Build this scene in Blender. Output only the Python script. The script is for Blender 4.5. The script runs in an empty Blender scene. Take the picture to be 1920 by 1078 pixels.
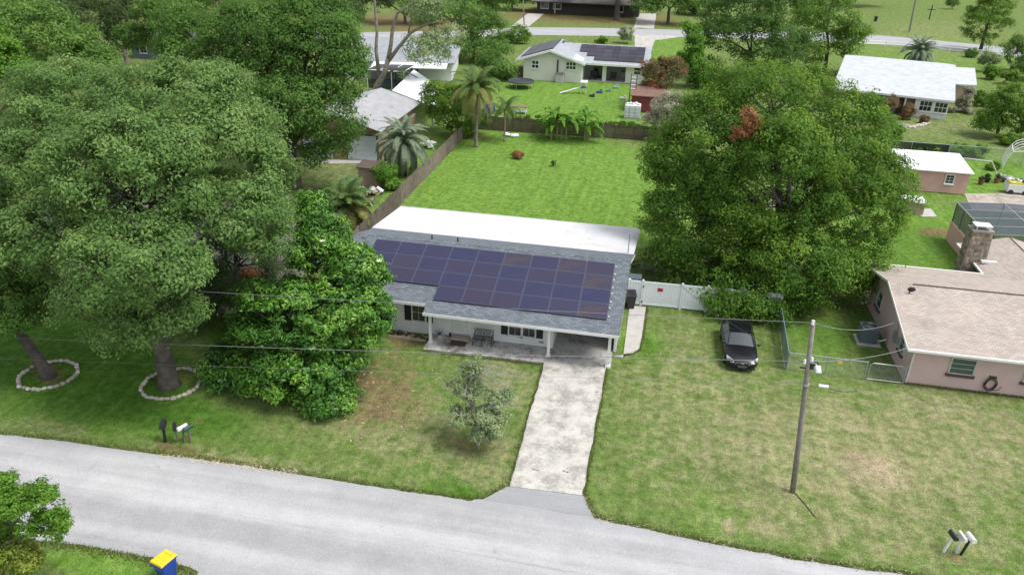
import bpy, math, random
import numpy as np
from mathutils import Vector, Matrix
random.seed(7); RNG = np.random.default_rng(11)
R = math.radians
SC = bpy.context.scene
COL = SC.collection
# ------------------------------------------------------------------ camera
FPX, PITCH, ROLL, YAW, CAMH = 1428.4, 0.4598, 0.02787, -0.18258, 24.0
cF = np.array([math.sin(YAW)*math.cos(PITCH), math.cos(YAW)*math.cos(PITCH), -math.sin(PITCH)])
_r = np.cross(cF, [0, 0, 1]); _r /= np.linalg.norm(_r); _u = np.cross(_r, cF)
cR = math.cos(ROLL)*_r + math.sin(ROLL)*_u
cU = -math.sin(ROLL)*_r + math.cos(ROLL)*_u
CAMP = np.array([0, 0, CAMH])
cam = bpy.data.cameras.new('camera'); camo = bpy.data.objects.new('camera', cam); COL.objects.link(camo)
cam.sensor_fit = 'HORIZONTAL'; cam.sensor_width = 36.0; cam.lens = FPX/1920*36.0
cam.clip_start = 0.5; cam.clip_end = 3000
camo.matrix_world = Matrix(((cR[0], cU[0], -cF[0], 0), (cR[1], cU[1], -cF[1], 0), (cR[2], cU[2], -cF[2], CAMH), (0, 0, 0, 1)))
SC.camera = camo
SC.render.resolution_x = 1024; SC.render.resolution_y = 574
# ------------------------------------------------------------------ light
SUN_EL, SUN_AZ = 62.0, 100.0     # azimuth clockwise from +Y (the back of the picture): the light comes from the right
w = bpy.data.worlds.new('World'); SC.world = w; w.use_nodes = True
nt = w.node_tree; nt.nodes.clear()
sky = nt.nodes.new('ShaderNodeTexSky'); sky.sky_type = 'NISHITA'; sky.sun_disc = False
sky.sun_elevation = R(SUN_EL); sky.sun_rotation = R(SUN_AZ); sky.air_density = 1.0; sky.dust_density = 3.0; sky.ozone_density = 1.0
hs = nt.nodes.new('ShaderNodeHueSaturation'); hs.inputs['Saturation'].default_value = 0.35
bg = nt.nodes.new('ShaderNodeBackground'); bg.inputs['Strength'].default_value = 0.15
ow = nt.nodes.new('ShaderNodeOutputWorld')
nt.links.new(sky.outputs[0], hs.inputs['Color']); nt.links.new(hs.outputs[0], bg.inputs[0]); nt.links.new(bg.outputs[0], ow.inputs[0])
sl = bpy.data.lights.new('sun', 'SUN'); sl.energy = 1.5; sl.angle = R(18); sl.color = (1, 0.97, 0.92)
so = bpy.data.objects.new('sun', sl); COL.objects.link(so)
so.rotation_euler = (R(90-SUN_EL), 0, R(180-SUN_AZ)); so.location = (20, 0, 60)
vs = SC.view_settings; vs.view_transform = 'Standard'; vs.look = 'None'; vs.exposure = 0.7; vs.gamma = 1.0; vs.use_curve_mapping = False
SC.cycles.max_bounces = 8; SC.cycles.transparent_max_bounces = 12; SC.cycles.diffuse_bounces = 4
SC.cycles.use_denoising = True

# ------------------------------------------------------------------ pixel helpers (1920 x 1078 photo pixels)
def ray(x, y): return cF*FPX + cR*(x-960) - cU*(y-539)
def G(x, y, z=0.0):
    d = ray(x, y); return CAMP + d*((z-CAMH)/d[2])
def PY(x, y, Y):
    d = ray(x, y); return CAMP + d*(Y/d[1])
def depth(p): return float((np.asarray(p, float)-CAMP) @ cF)

# ------------------------------------------------------------------ objects
def tag(o, label=None, cat=None, group=None, kind=None):
    if label: o['label'] = label
    if cat: o['category'] = cat
    if group: o['group'] = group
    if kind: o['kind'] = kind
    return o
def thing(name, label, cat, loc=(0, 0, 0), rz=0.0, group=None):
    o = bpy.data.objects.new(name, None); COL.objects.link(o); o.empty_display_size = 0.3
    o.location = tuple(float(v) for v in loc); o.rotation_euler = (0, 0, rz)
    return tag(o, label, cat, group)
def link(name, me, parent=None, loc=None, rot=None):
    o = bpy.data.objects.new(name, me); COL.objects.link(o)
    if parent is not None: o.parent = parent
    if loc is not None: o.location = tuple(float(v) for v in loc)
    if rot is not None: o.rotation_euler = rot
    return o
def copy_tree(o, parent=None):
    c = o.copy(); COL.objects.link(c)
    if parent is not None: c.parent = parent
    for ch in list(o.children): copy_tree(ch, c)
    return c
class MB:
    def __init__(s): s.v = []; s.f = []; s.m = []; s.mi = 0
    def mat(s, i): s.mi = i; return s
    def add(s, vs_, fs):
        b = len(s.v); s.v.extend([tuple(float(c) for c in p) for p in vs_])
        for f in fs: s.f.append(tuple(b+i for i in f)); s.m.append(s.mi)
        return s
    def box(s, x0, x1, y0, y1, z0, z1):
        return s.add([(x0,y0,z0),(x1,y0,z0),(x1,y1,z0),(x0,y1,z0),(x0,y0,z1),(x1,y0,z1),(x1,y1,z1),(x0,y1,z1)],
                     [(3,2,1,0),(4,5,6,7),(0,1,5,4),(1,2,6,5),(2,3,7,6),(3,0,4,7)])
    def obox(s, c, ax, ay, az, hx, hy, hz):
        c, ax, ay, az = [np.asarray(q, float) for q in (c, ax, ay, az)]
        P = [c+ax*hx*i+ay*hy*j+az*hz*k for k in (-1, 1) for (i, j) in ((-1,-1),(1,-1),(1,1),(-1,1))]
        return s.add(P, [(3,2,1,0),(4,5,6,7),(0,1,5,4),(1,2,6,5),(2,3,7,6),(3,0,4,7)])
    def poly(s, pts): return s.add(pts, [tuple(range(len(pts)))])
    def slab(s, pts, t):
        n = len(pts); lo = [(p[0], p[1], p[2]-t) for p in pts]
        return s.add(list(pts)+lo, [tuple(range(n)), tuple(range(2*n-1, n-1, -1))]+[(i, i+n, (i+1) % n+n, (i+1) % n) for i in range(n)])
    def prism(s, pts, d):
        n = len(pts); d = np.asarray(d, float); hi = [np.asarray(p, float)+d for p in pts]
        return s.add(list(pts)+hi, [tuple(range(n-1, -1, -1)), tuple(range(n, 2*n))]+[(i, (i+1) % n, (i+1) % n+n, i+n) for i in range(n)])
    def tube(s, pts, rad, n=6, cap=True):
        pts = [np.asarray(p, float) for p in pts]; k = len(pts)
        if not hasattr(rad, '__len__'): rad = [rad]*k
        vs_ = []; ref = None
        for i in range(k):
            t = pts[min(i+1, k-1)]-pts[max(i-1, 0)]; t = t/(np.linalg.norm(t)+1e-9)
            if ref is None: ref = np.cross(t, [0, 0, 1] if abs(t[2]) < .9 else [1, 0, 0])
            ref = ref-t*(ref@t); ref /= np.linalg.norm(ref)+1e-9; b = np.cross(t, ref)
            for j in range(n):
                a = 2*math.pi*j/n; vs_.append(pts[i]+rad[i]*(math.cos(a)*ref+math.sin(a)*b))
        fs = [(i*n+j, i*n+(j+1) % n, (i+1)*n+(j+1) % n, (i+1)*n+j) for i in range(k-1) for j in range(n)]
        if cap: fs += [tuple(range(n-1, -1, -1)), tuple(range((k-1)*n, k*n))]
        return s.add(vs_, fs)
    def ell(s, c, r, n=10, m=6, jit=0.0):
        vs_ = [(c[0], c[1], c[2]-r[2])]
        for i in range(1, m):
            a = -math.pi/2+math.pi*i/m
            for j in range(n):
                b = 2*math.pi*j/n; q = 1+jit*(random.random()-.5)*2
                vs_.append((c[0]+r[0]*q*math.cos(a)*math.cos(b), c[1]+r[1]*q*math.cos(a)*math.sin(b), c[2]+r[2]*q*math.sin(a)))
        vs_.append((c[0], c[1], c[2]+r[2])); L = len(vs_)-1
        fs = [(0, 1+(j+1) % n, 1+j) for j in range(n)]
        fs += [(1+i*n+j, 1+i*n+(j+1) % n, 1+(i+1)*n+(j+1) % n, 1+(i+1)*n+j) for i in range(m-2) for j in range(n)]
        fs += [(L, 1+(m-2)*n+j, 1+(m-2)*n+(j+1) % n) for j in range(n)]
        return s.add(vs_, fs)
    def mesh(s, name, mats, off=None, smooth=False):
        me = bpy.data.meshes.new(name); v = s.v
        if off is not None: v = [(p[0]-off[0], p[1]-off[1], p[2]-off[2]) for p in v]
        me.from_pydata(v, [], s.f)
        if not isinstance(mats, (list, tuple)): mats = [mats]
        for m_ in mats: me.materials.append(m_)
        if len(mats) > 1: me.polygons.foreach_set('material_index', s.m)
        if smooth: me.polygons.foreach_set('use_smooth', [True]*len(s.f))
        me.update(); return me
    def build(s, name, mats, parent=None, smooth=False, world=True, bevel=0.0):
        """world=True: vertices are world coordinates; they are moved into the (unrotated) parent's space"""
        off = None
        if parent is not None and world:
            off = [0.0, 0.0, 0.0]; q = parent
            while q is not None: off = [off[i]+q.location[i] for i in range(3)]; q = q.parent
        o = link(name, s.mesh(name, mats, off, smooth), parent)
        if bevel > 0:
            md = o.modifiers.new('bevel', 'BEVEL'); md.width = bevel; md.segments = 2; md.limit_method = 'ANGLE'; md.angle_limit = R(40)
        return o
def solo(name, mb, mats, label, cat, group=None, kind=None, smooth=False, bevel=0.0):
    """one-mesh top-level object, origin at its base centre"""
    v = np.array(mb.v); c = ((v[:, 0].min()+v[:, 0].max())/2, (v[:, 1].min()+v[:, 1].max())/2, v[:, 2].min())
    o = link(name, mb.mesh(name, mats, c, smooth)); o.location = c
    if bevel > 0:
        md = o.modifiers.new('bevel', 'BEVEL'); md.width = bevel; md.segments = 2; md.limit_method = 'ANGLE'; md.angle_limit = R(40)
    return tag(o, label, cat, group, kind)

# ------------------------------------------------------------------ materials
MATS = {}
def N(t, kind, **kw):
    n = t.nodes.new(kind)
    for k, v in kw.items():
        if k in n.inputs: n.inputs[k].default_value = v
        else: setattr(n, k, v)
    return n
def mixc(t, f, a, b, mode='MIX'):
    n = t.nodes.new('ShaderNodeMix'); n.data_type = 'RGBA'; n.blend_type = mode
    for sock, val in ((n.inputs[0], f), (n.inputs[6], a), (n.inputs[7], b)):
        if hasattr(val, 'is_output') or hasattr(val, 'links'): t.links.new(val, sock)
        elif isinstance(val, (int, float)): sock.default_value = val
        else: sock.default_value = (*val[:3], 1)
    return n.outputs[2]
def mth(t, op, a, b=None, c=None, clamp=False):
    n = t.nodes.new('ShaderNodeMath'); n.operation = op; n.use_clamp = clamp
    for i, val in enumerate((a, b, c)):
        if val is None: continue
        if hasattr(val, 'links'): t.links.new(val, n.inputs[i])
        else: n.inputs[i].default_value = val
    return n.outputs[0]
def ramp(t, f, lo, hi):
    n = t.nodes.new('ShaderNodeMapRange'); n.interpolation_type = 'SMOOTHSTEP'
    n.inputs['From Min'].default_value = lo; n.inputs['From Max'].default_value = hi
    t.links.new(f, n.inputs['Value']); return n.outputs[0]
def base(name):
    m = bpy.data.materials.new(name); m.use_nodes = True; t = m.node_tree
    b = t.nodes['Principled BSDF']; return m, t, b
def noise(t, co, scale, detail=4, rough=.55):
    n = N(t, 'ShaderNodeTexNoise'); n.inputs['Scale'].default_value = scale; n.inputs['Detail'].default_value = detail; n.inputs['Roughness'].default_value = rough
    if co is not None: t.links.new(co, n.inputs['Vector'])
    return n.outputs[0]
def bump(t, b, h, strength=.3, dist=.02):
    n = N(t, 'ShaderNodeBump'); n.inputs['Strength'].default_value = strength; n.inputs['Distance'].default_value = dist
    t.links.new(h, n.inputs['Height']); t.links.new(n.outputs[0], b.inputs['Normal'])
def wpos(t): return t.nodes.new('ShaderNodeNewGeometry').outputs['Position']
def mat(name, c, rough=.7, c2=None, scale=3.0, metal=0.0, dirt=None, dscale=.8, dth=(.5, .75), bmp=0.0, spec=.5, rnd=0.0, coat=0.0, fine=0.0):
    """plain painted / wooden / mineral surface: two-tone noise, optional dirt blotches, relief, per-object variation"""
    if name in MATS: return MATS[name]
    m, t, b = base(name); P = wpos(t)
    c2 = c2 or tuple(v*.82 for v in c)
    n1 = noise(t, P, scale, 5, .6)
    col = mixc(t, ramp(t, n1, .3, .7), c, c2)
    if fine: col = mixc(t, fine, col, mixc(t, noise(t, P, 45, 2), (.1,.1,.1), (.9,.9,.9)), 'OVERLAY')
    if dirt: col = mixc(t, ramp(t, noise(t, P, dscale, 6, .65), *dth), col, dirt)
    if rnd:
        oi = t.nodes.new('ShaderNodeObjectInfo'); col = mixc(t, rnd, col, mixc(t, oi.outputs['Random'], (0,0,0), (1,1,1)), 'SOFT_LIGHT')
    t.links.new(col, b.inputs['Base Color'])
    b.inputs['Roughness'].default_value = rough; b.inputs['Metallic'].default_value = metal
    b.inputs['Specular IOR Level'].default_value = spec; b.inputs['Coat Weight'].default_value = coat
    if bmp: bump(t, b, noise(t, P, scale*6, 4), bmp, .02)
    MATS[name] = m; return m
def glass(name, c=(.02, .025, .03), rough=.06, rnd=.0):
    m, t, b = base(name); b.inputs['Base Color'].default_value = (*c, 1); b.inputs['Roughness'].default_value = rough
    b.inputs['Specular IOR Level'].default_value = .7; b.inputs['Coat Weight'].default_value = .3
    n = noise(t, wpos(t), 1.3, 2); bump(t, b, n, .04, .05); MATS[name] = m; return m
def shingle(name, c1, c2, c3, along='X', sx=.33, sy=.15, stain=None, sth=(.55, .8)):
    """asphalt shingles in courses: the offset brick pattern gives each tab its own tone; c3 is the shadow line of the butt edge colour"""
    m, t, b = base(name); P = wpos(t)
    mp = N(t, 'ShaderNodeMapping'); t.links.new(P, mp.inputs['Vector'])
    if along == 'Y': mp.inputs['Rotation'].default_value = (0, 0, R(90))
    br = N(t, 'ShaderNodeTexBrick'); t.links.new(mp.outputs[0], br.inputs['Vector'])
    br.offset = .5; br.inputs['Scale'].default_value = 1.0; br.inputs['Brick Width'].default_value = sx; br.inputs['Row Height'].default_value = sy
    br.inputs['Mortar Size'].default_value = .012; br.inputs['Mortar Smooth'].default_value = .2; br.inputs['Bias'].default_value = 0
    br.inputs['Color1'].default_value = (*c1, 1); br.inputs['Color2'].default_value = (*c2, 1); br.inputs['Mortar'].default_value = (*c3, 1)
    col = mixc(t, .35, br.outputs['Color'], mixc(t, noise(t, P, 30, 3), (.15,)*3, (.85,)*3), 'OVERLAY')
    col = mixc(t, .3, col, mixc(t, noise(t, P, .6, 5, .6), (.2,)*3, (.8,)*3), 'OVERLAY')
    if stain: col = mixc(t, ramp(t, noise(t, P, .45, 6, .65), *sth), col, stain)
    t.links.new(col, b.inputs['Base Color']); b.inputs['Roughness'].default_value = .92; b.inputs['Specular IOR Level'].default_value = .25
    bump(t, b, mth(t, 'ADD', mth(t, 'MULTIPLY', br.outputs['Fac'], -.6), mth(t, 'MULTIPLY', noise(t, P, 40, 2), .4)), .6, .02)
    MATS[name] = m; return m
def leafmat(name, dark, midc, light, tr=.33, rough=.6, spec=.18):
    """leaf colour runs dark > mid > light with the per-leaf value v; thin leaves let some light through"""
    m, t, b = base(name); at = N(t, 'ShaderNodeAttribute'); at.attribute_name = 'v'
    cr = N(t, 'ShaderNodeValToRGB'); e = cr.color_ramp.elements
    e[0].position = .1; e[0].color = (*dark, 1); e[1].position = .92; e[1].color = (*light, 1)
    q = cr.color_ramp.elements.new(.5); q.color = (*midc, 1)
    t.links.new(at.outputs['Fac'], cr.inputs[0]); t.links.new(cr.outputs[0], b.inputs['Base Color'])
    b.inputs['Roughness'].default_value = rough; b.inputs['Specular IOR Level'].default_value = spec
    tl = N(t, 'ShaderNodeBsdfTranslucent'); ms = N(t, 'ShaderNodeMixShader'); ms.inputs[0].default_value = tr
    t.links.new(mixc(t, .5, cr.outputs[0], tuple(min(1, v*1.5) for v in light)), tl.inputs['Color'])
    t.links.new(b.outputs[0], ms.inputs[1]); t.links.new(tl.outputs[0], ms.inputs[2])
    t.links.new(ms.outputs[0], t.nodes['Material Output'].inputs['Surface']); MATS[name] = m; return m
def screenmat(name, c, see=.6):
    """insect screen / chain link seen from afar: fine mesh that lets part of the light through"""
    m, t, b = base(name); b.inputs['Base Color'].default_value = (*c, 1); b.inputs['Roughness'].default_value = .6
    tp = N(t, 'ShaderNodeBsdfTransparent'); ms = N(t, 'ShaderNodeMixShader'); ms.inputs[0].default_value = see
    t.links.new(b.outputs[0], ms.inputs[1]); t.links.new(tp.outputs[0], ms.inputs[2]); t.links.new(ms.outputs[0], t.nodes['Material Output'].inputs['Surface'])
    MATS[name] = m; return m
white = mat('white_paint', (.78,.78,.76), .55, (.7,.7,.69), 1.2)
whitem = mat('white_metal', (.75,.76,.77), .4, (.68,.69,.7), 2)
wallwhite = mat('wall_white', (.72,.73,.73), .8, (.66,.67,.67), .9, bmp=.08, dirt=(.42,.41,.38), dth=(.62,.9))
blackm = mat('black_metal', (.012,.012,.014), .45, (.02,.02,.022), 4)
dkplastic = mat('dark_plastic', (.014,.015,.018), .5, (.022,.023,.026), 4)
shut = mat('shutter_black', (.015,.015,.018), .6, (.02,.02,.022), 4)
galv = mat('galvanised', (.42,.44,.46), .45, (.34,.36,.38), 5, metal=.5)
wood = mat('weathered_wood', (.20,.165,.13), .9, (.12,.098,.08), 2.5, rnd=.35, bmp=.2, fine=.4)
woodgrey = mat('grey_pole_wood', (.26,.24,.21), .9, (.16,.15,.13), 3, bmp=.3, fine=.4)
bark = mat('oak_bark', (.115,.10,.085), .95, (.06,.052,.045), 2.2, bmp=.8, fine=.5)
barkpale = mat('pale_bark', (.27,.24,.20), .95, (.15,.13,.11), 2.2, bmp=.6, fine=.4)
twig = mat('dead_twig', (.33,.31,.28), .95, (.24,.22,.2), 3)
winglass = glass('window_glass')
# ================================================================== the setting: ground, roads, slabs
def axis(segs):
    out = []
    for a, b, st in segs: out += list(np.arange(a, b, st))
    return np.array(out+[segs[-1][1]])
gx = axis([(-420, -120, 20), (-120, -42, 3), (-42, 40, .5), (40, 120, 3), (120, 420, 20)])
gy = axis([(-60, 12, 6), (12, 80, .5), (80, 180, 1.5), (180, 700, 20)])
GX, GY = np.meshgrid(gx, gy)
M3 = np.zeros(GX.shape+(4,))       # dry, dirt, lush, deep green turf with tree shade painted in
def blob(ch, px, py, rx, ry, s=1.0, soft=.55):
    c = G(px, py); ex = abs(G(px+rx, py)[0]-c[0]); ey = abs(G(px, py-ry)[1]-G(px, py+ry)[1])/2
    ex = max(ex, .3); ey = max(ey, .3)
    shear = (G(px, py-ry)[0]-G(px, py+ry)[0])/(2*ey)
    dx = (GX-c[0]-shear*(GY-c[1]))/ex; dy = (GY-c[1])/ey; d = np.sqrt(dx*dx+dy*dy)
    wgt = np.clip((1.0+soft-d)/(2*soft), 0, 1); wgt = wgt*wgt*(3-2*wgt)*s
    M3[..., ch] = np.maximum(M3[..., ch], wgt) if s > 0 else np.clip(M3[..., ch]+wgt, 0, 1)
# lush back yard and neighbours' lawns
for a in [(1000,330,290,110,1.0),(1070,180,160,60,.9),(1700,450,180,110,.8),(1830,330,120,50,.9),(1250,90,80,40,.7),(1750,100,200,50,.5),(120,760,190,70,.55),(300,790,120,40,.6),
          (850,920,60,18,.95),(1350,620,50,50,.35),(1190,640,45,30,.8),(1530,640,60,60,.5),(1340,950,90,60,.45),(1560,800,50,60,.4),(1720,560,60,60,.2),(1800,1040,60,40,.4),(200,1060,160,30,.9),(860,690,40,20,.4),(800,880,60,30,.35)]:
    blob(2, *a)
# dry, tan grass
for a in [(1560,850,330,120,.62),(1330,760,200,110,.45),(1780,820,200,120,.6),(1640,880,100,50,.82),(1600,800,40,18,.8),(1560,760,40,20,.7),(1420,990,25,12,.9),(1360,985,16,14,.9),(900,860,110,60,.5),(720,780,140,90,.5),(1620,990,330,60,.5),(480,870,160,25,.5),(90,800,100,20,.45),(1300,700,70,120,.4),
          (1760,70,130,40,.4),(1760,240,120,20,.4),(620,310,90,40,.45),(1240,820,70,100,.4),(1440,980,60,30,.6),(950,720,70,50,.5),(250,860,120,12,.5)]:
    blob(0, *a)
# bare, brown earth and leaf litter
for a in [(680,735,160,75,.7),(820,760,130,70,.42),(760,830,150,40,.38),(560,800,140,40,.4),(740,700,60,50,.6),(880,825,85,35,.6),(760,640,40,22,.7),(1420,640,60,60,.3),(1520,560,160,50,.55),(115,806,14,8,1.0),(330,842,60,14,.75),(390,860,90,10,.5),(1600,580,60,30,.5),
          (1760,436,45,9,.9),(1070,30,170,22,.8),(1240,40,50,22,.7),(780,40,150,22,.9),(400,20,330,60,.6),(300,200,300,60,.4),(380,788,16,5,.8),(1795,1042,40,10,.75),(1620,865,60,30,.45),(880,256,60,9,.7),(1380,705,35,8,.5),(790,340,25,50,.3),(330,700,55,22,.6),(90,700,55,26,.75),(690,360,30,30,.7),(1640,560,30,30,.8),(1370,1000,14,16,.5),(1610,12,60,14,.5)]:
    blob(1, *a)
for a in [(150,680,260,100,1.0),(300,770,210,45,.85),(520,650,170,80,.9),(60,770,140,35,.6),(1560,600,120,70,.6),(1740,470,120,70,.5),(1200,650,50,25,.7),(860,915,70,22,.8),(480,840,120,25,.5)]:  # deep green turf, its darkness partly painted tree shade
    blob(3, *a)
nv = GX.size; ny, nx = GX.shape
me = bpy.data.meshes.new('ground'); me.vertices.add(nv)
co = np.zeros((nv, 3), np.float32); co[:, 0] = GX.ravel(); co[:, 1] = GY.ravel(); me.vertices.foreach_set('co', co.ravel())
ii = (np.arange(ny-1)[:, None]*nx+np.arange(nx-1)[None, :]).ravel()
q = np.stack([ii, ii+1, ii+nx+1, ii+nx], 1).astype(np.int32)
me.loops.add(q.size); me.polygons.add(len(q)); me.loops.foreach_set('vertex_index', q.ravel())
me.polygons.foreach_set('loop_start', np.arange(0, q.size, 4, dtype=np.int32)); me.polygons.foreach_set('loop_total', np.full(len(q), 4, np.int32)); me.update()
at = me.attributes.new('cover_and_shade', 'FLOAT_COLOR', 'POINT'); cc = np.ones((nv, 4), np.float32); cc[:, :] = M3.reshape(-1, 4); at.data.foreach_set('color', cc.ravel())
m, t, b = base('lawn'); P = wpos(t)
an = N(t, 'ShaderNodeAttribute'); an.attribute_name = 'cover_and_shade'; sp = N(t, 'ShaderNodeSeparateColor'); t.links.new(an.outputs['Color'], sp.inputs[0])
dry, drt, lush = sp.outputs[0], sp.outputs[1], sp.outputs[2]
n_big = noise(t, P, .22, 5, .6); n_mid = noise(t, P, 1.1, 6, .65); n_sm = noise(t, P, 5.5, 5, .7); n_fine = noise(t, P, 16, 3, .7)
mp = N(t, 'ShaderNodeMapping'); mp.inputs['Scale'].default_value = (1.6, .12, 1); t.links.new(P, mp.inputs['Vector']); n_mow = noise(t, mp.outputs[0], 1.2, 4, .6)
g0 = mixc(t, ramp(t, n_mid, .3, .7), (.095,.162,.034), (.17,.212,.075))
g1 = mixc(t, ramp(t, n_mid, .3, .7), (.10,.205,.028), (.165,.265,.055))
col = mixc(t, ramp(t, mth(t, 'ADD', lush, mth(t, 'MULTIPLY', mth(t, 'SUBTRACT', n_big, .5), .8)), .2, .8), g0, g1)
deep = mixc(t, ramp(t, n_mid, .3, .7), (.05,.125,.014), (.085,.17,.026))  # darker green, carrying the shade of the trees in its colour
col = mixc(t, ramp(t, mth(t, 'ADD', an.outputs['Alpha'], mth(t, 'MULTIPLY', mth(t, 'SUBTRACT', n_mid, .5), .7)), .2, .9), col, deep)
dcol = mixc(t, ramp(t, n_sm, .3, .7), (.35,.30,.185), (.25,.24,.125))
dm = ramp(t, mth(t, 'ADD', mth(t, 'ADD', mth(t, 'MULTIPLY', dry, .95), mth(t, 'MULTIPLY', mth(t, 'SUBTRACT', n_mid, .5), 1.3)), mth(t, 'MULTIPLY', mth(t, 'SUBTRACT', n_sm, .5), 1.1)), .1, 1.05)
col = mixc(t, dm, col, dcol)
pale = mixc(t, ramp(t, n_sm, .35, .7), (.43,.36,.25), (.32,.25,.155))
pm = ramp(t, mth(t, 'ADD', mth(t, 'MULTIPLY', dry, .78), mth(t, 'ADD', mth(t, 'MULTIPLY', mth(t, 'SUBTRACT', n_big, .5), 1.2), mth(t, 'MULTIPLY', mth(t, 'SUBTRACT', n_sm, .5), 1.0))), .62, .9)
col = mixc(t, pm, col, pale)
ecol = mixc(t, ramp(t, n_sm, .3, .7), (.215,.145,.08), (.135,.10,.05))
em = ramp(t, mth(t, 'ADD', drt, mth(t, 'ADD', mth(t, 'MULTIPLY', mth(t, 'SUBTRACT', n_mid, .5), 1.0), mth(t, 'MULTIPLY', mth(t, 'SUBTRACT', n_sm, .5), .9))), .42, .8)
col = mixc(t, mth(t, 'MULTIPLY', em, .85), col, ecol)
n_tuft = noise(t, P, 2.6, 6, .75)
col = mixc(t, .6, col, mixc(t, ramp(t, n_fine, .28, .72), (.12,)*3, (.88,)*3), 'OVERLAY')
col = mixc(t, .55, col, mixc(t, ramp(t, n_tuft, .3, .7), (.2,)*3, (.8,)*3), 'OVERLAY')
col = mixc(t, .5, col, mixc(t, n_mow, (.12,)*3, (.88,)*3), 'OVERLAY')
t.links.new(col, b.inputs['Base Color']); b.inputs['Roughness'].default_value = .95; b.inputs['Specular IOR Level'].default_value = .05
bump(t, b, mth(t, 'ADD', n_fine, n_sm), .8, .06)
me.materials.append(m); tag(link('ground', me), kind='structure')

def edge(pts, step=.35, amp=.06, seed=0):
    """resample a polyline and roughen it sideways"""
    r = np.random.default_rng(seed); out = []
    pts = [np.asarray(p, float)[:2] for p in pts]; prev = 0
    for a, b_ in zip(pts[:-1], pts[1:]):
        L = np.linalg.norm(b_-a); n = max(1, int(L/step)); d = (b_-a)/max(L, 1e-6); nn = np.array([-d[1], d[0]])
        for i in range(n):
            prev = prev*.6+r.normal(0, amp)*.6
            out.append(a+d*L*i/n+nn*prev)
    out.append(pts[-1]); return out
def sheet(name, outline, z, m, kind='structure', th=.05, parent=None):
    import mathutils
    n = len(outline); pts = [Vector((p[0], p[1], 0)) for p in outline]
    tris = mathutils.geometry.tessellate_polygon([pts])
    mb = MB(); v = [(p[0], p[1], z) for p in outline]; lo = [(p[0], p[1], z-th) for p in outline]
    area = sum(outline[i][0]*outline[(i+1) % n][1]-outline[(i+1) % n][0]*outline[i][1] for i in range(n))
    fs = []
    for tr in tris:
        a, b_, c = [outline[k] for k in tr]
        s_ = (b_[0]-a[0])*(c[1]-a[1])-(c[0]-a[0])*(b_[1]-a[1]); fs.append(tuple(tr) if s_ > 0 else tuple(reversed(tr)))
    side = [((i, (i+1) % n, (i+1) % n+n, i+n) if area < 0 else (i, i+n, (i+1) % n+n, (i+1) % n)) for i in range(n)]
    mb.add(v+lo, fs+side); o = mb.build(name, m, parent, world=False)
    if parent is None: tag(o, kind=kind)
    return o
# asphalt
def asphalt(name, c1, c2):
    m, t, b = base(name); P = wpos(t)
    mp = N(t, 'ShaderNodeMapping'); mp.inputs['Scale'].default_value = (.06, .8, 1); t.links.new(P, mp.inputs['Vector'])
    col = mixc(t, ramp(t, noise(t, mp.outputs[0], 1, 4), .3, .7), c1, c2)
    col = mixc(t, .5, col, mixc(t, noise(t, P, .5, 6, .7), (.25,)*3, (.75,)*3), 'OVERLAY')
    col = mixc(t, .28, col, mixc(t, ramp(t, noise(t, P, 22, 3, .8), .3, .7), (.2,)*3, (.8,)*3), 'OVERLAY')
    mp2 = N(t, 'ShaderNodeMapping'); mp2.inputs['Scale'].default_value = (.03, .9, 1); t.links.new(P, mp2.inputs['Vector'])
    col = mixc(t, .25, col, mixc(t, ramp(t, noise(t, mp2.outputs[0], 1, 3), .35, .65), (.3,)*3, (.7,)*3), 'OVERLAY')
    col = mixc(t, mth(t, 'MULTIPLY', ramp(t, noise(t, P, 1.8, 3, .5), .68, .78), .4), col, (.2,.2,.2))
    sx = N(t, 'ShaderNodeSeparateXYZ'); t.links.new(P, sx.inputs[0])
    yy = mth(t, 'ADD', sx.outputs[1], mth(t, 'ADD', mth(t, 'MULTIPLY', noise(t, mp.outputs[0], 3, 4), .5), mth(t, 'MULTIPLY', noise(t, P, 3, 3), .12)))
    seam = mth(t, 'MULTIPLY', ramp(t, mth(t, 'ABSOLUTE', mth(t, 'SUBTRACT', yy, 23.1)), .05, .01), ramp(t, noise(t, mp.outputs[0], 2.3, 2), .42, .55))
    col = mixc(t, mth(t, 'MULTIPLY', seam, .35), col, (.2,.2,.205))
    col = mixc(t, mth(t, 'MULTIPLY', ramp(t, mth(t, 'ADD', yy, mth(t, 'MULTIPLY', noise(t, P, .35, 5, .6), 1.4)), 25.6, 26.8), .45), col, (.27,.275,.285))
    t.links.new(col, b.inputs['Base Color']); b.inputs['Roughness'].default_value = .85; b.inputs['Specular IOR Level'].default_value = .3
    bump(t, b, noise(t, P, 30, 2), .3, .01); MATS[name] = m; return m
asph = asphalt('old_asphalt', (.34,.34,.346), (.41,.41,.415))
north = [G(*p) for p in [(0,815),(120,827),(250,846),(380,862),(500,880),(600,896),(700,912),(800,926),(880,938)]]
flareL = [G(*p) for p in [(905,936),(930,924),(950,914)]]
flareR = [G(*p) for p in [(1093,928),(1101,948),(1115,972),(1150,981),(1200,990),(1300,1012),(1400,1032),(1500,1050),(1600,1066),(1690,1076)]]
top = [np.array([-90, north[0][1]-.4]), np.array([-45, north[0][1]-.1])]+[p[:2] for p in north]+[p[:2] for p in flareL]
topR = [p[:2] for p in flareR]+[np.array([14, flareR[-1][1]-.15]), np.array([40, flareR[-1][1]-.3]), np.array([110, flareR[-1][1]-.5])]
south = [G(*p) for p in [(80,1013),(160,1022),(230,1035),(290,1046),(345,1060),(372,1072)]]
bot = [np.array([-90, south[0][1]-.2]), np.array([-40, south[0][1]])]+[p[:2] for p in south]
botR = [np.array([south[-1][0]+.8, 17.0]), np.array([south[-1][0]+.9, 12.0]), np.array([110., 12.0])]
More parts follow.
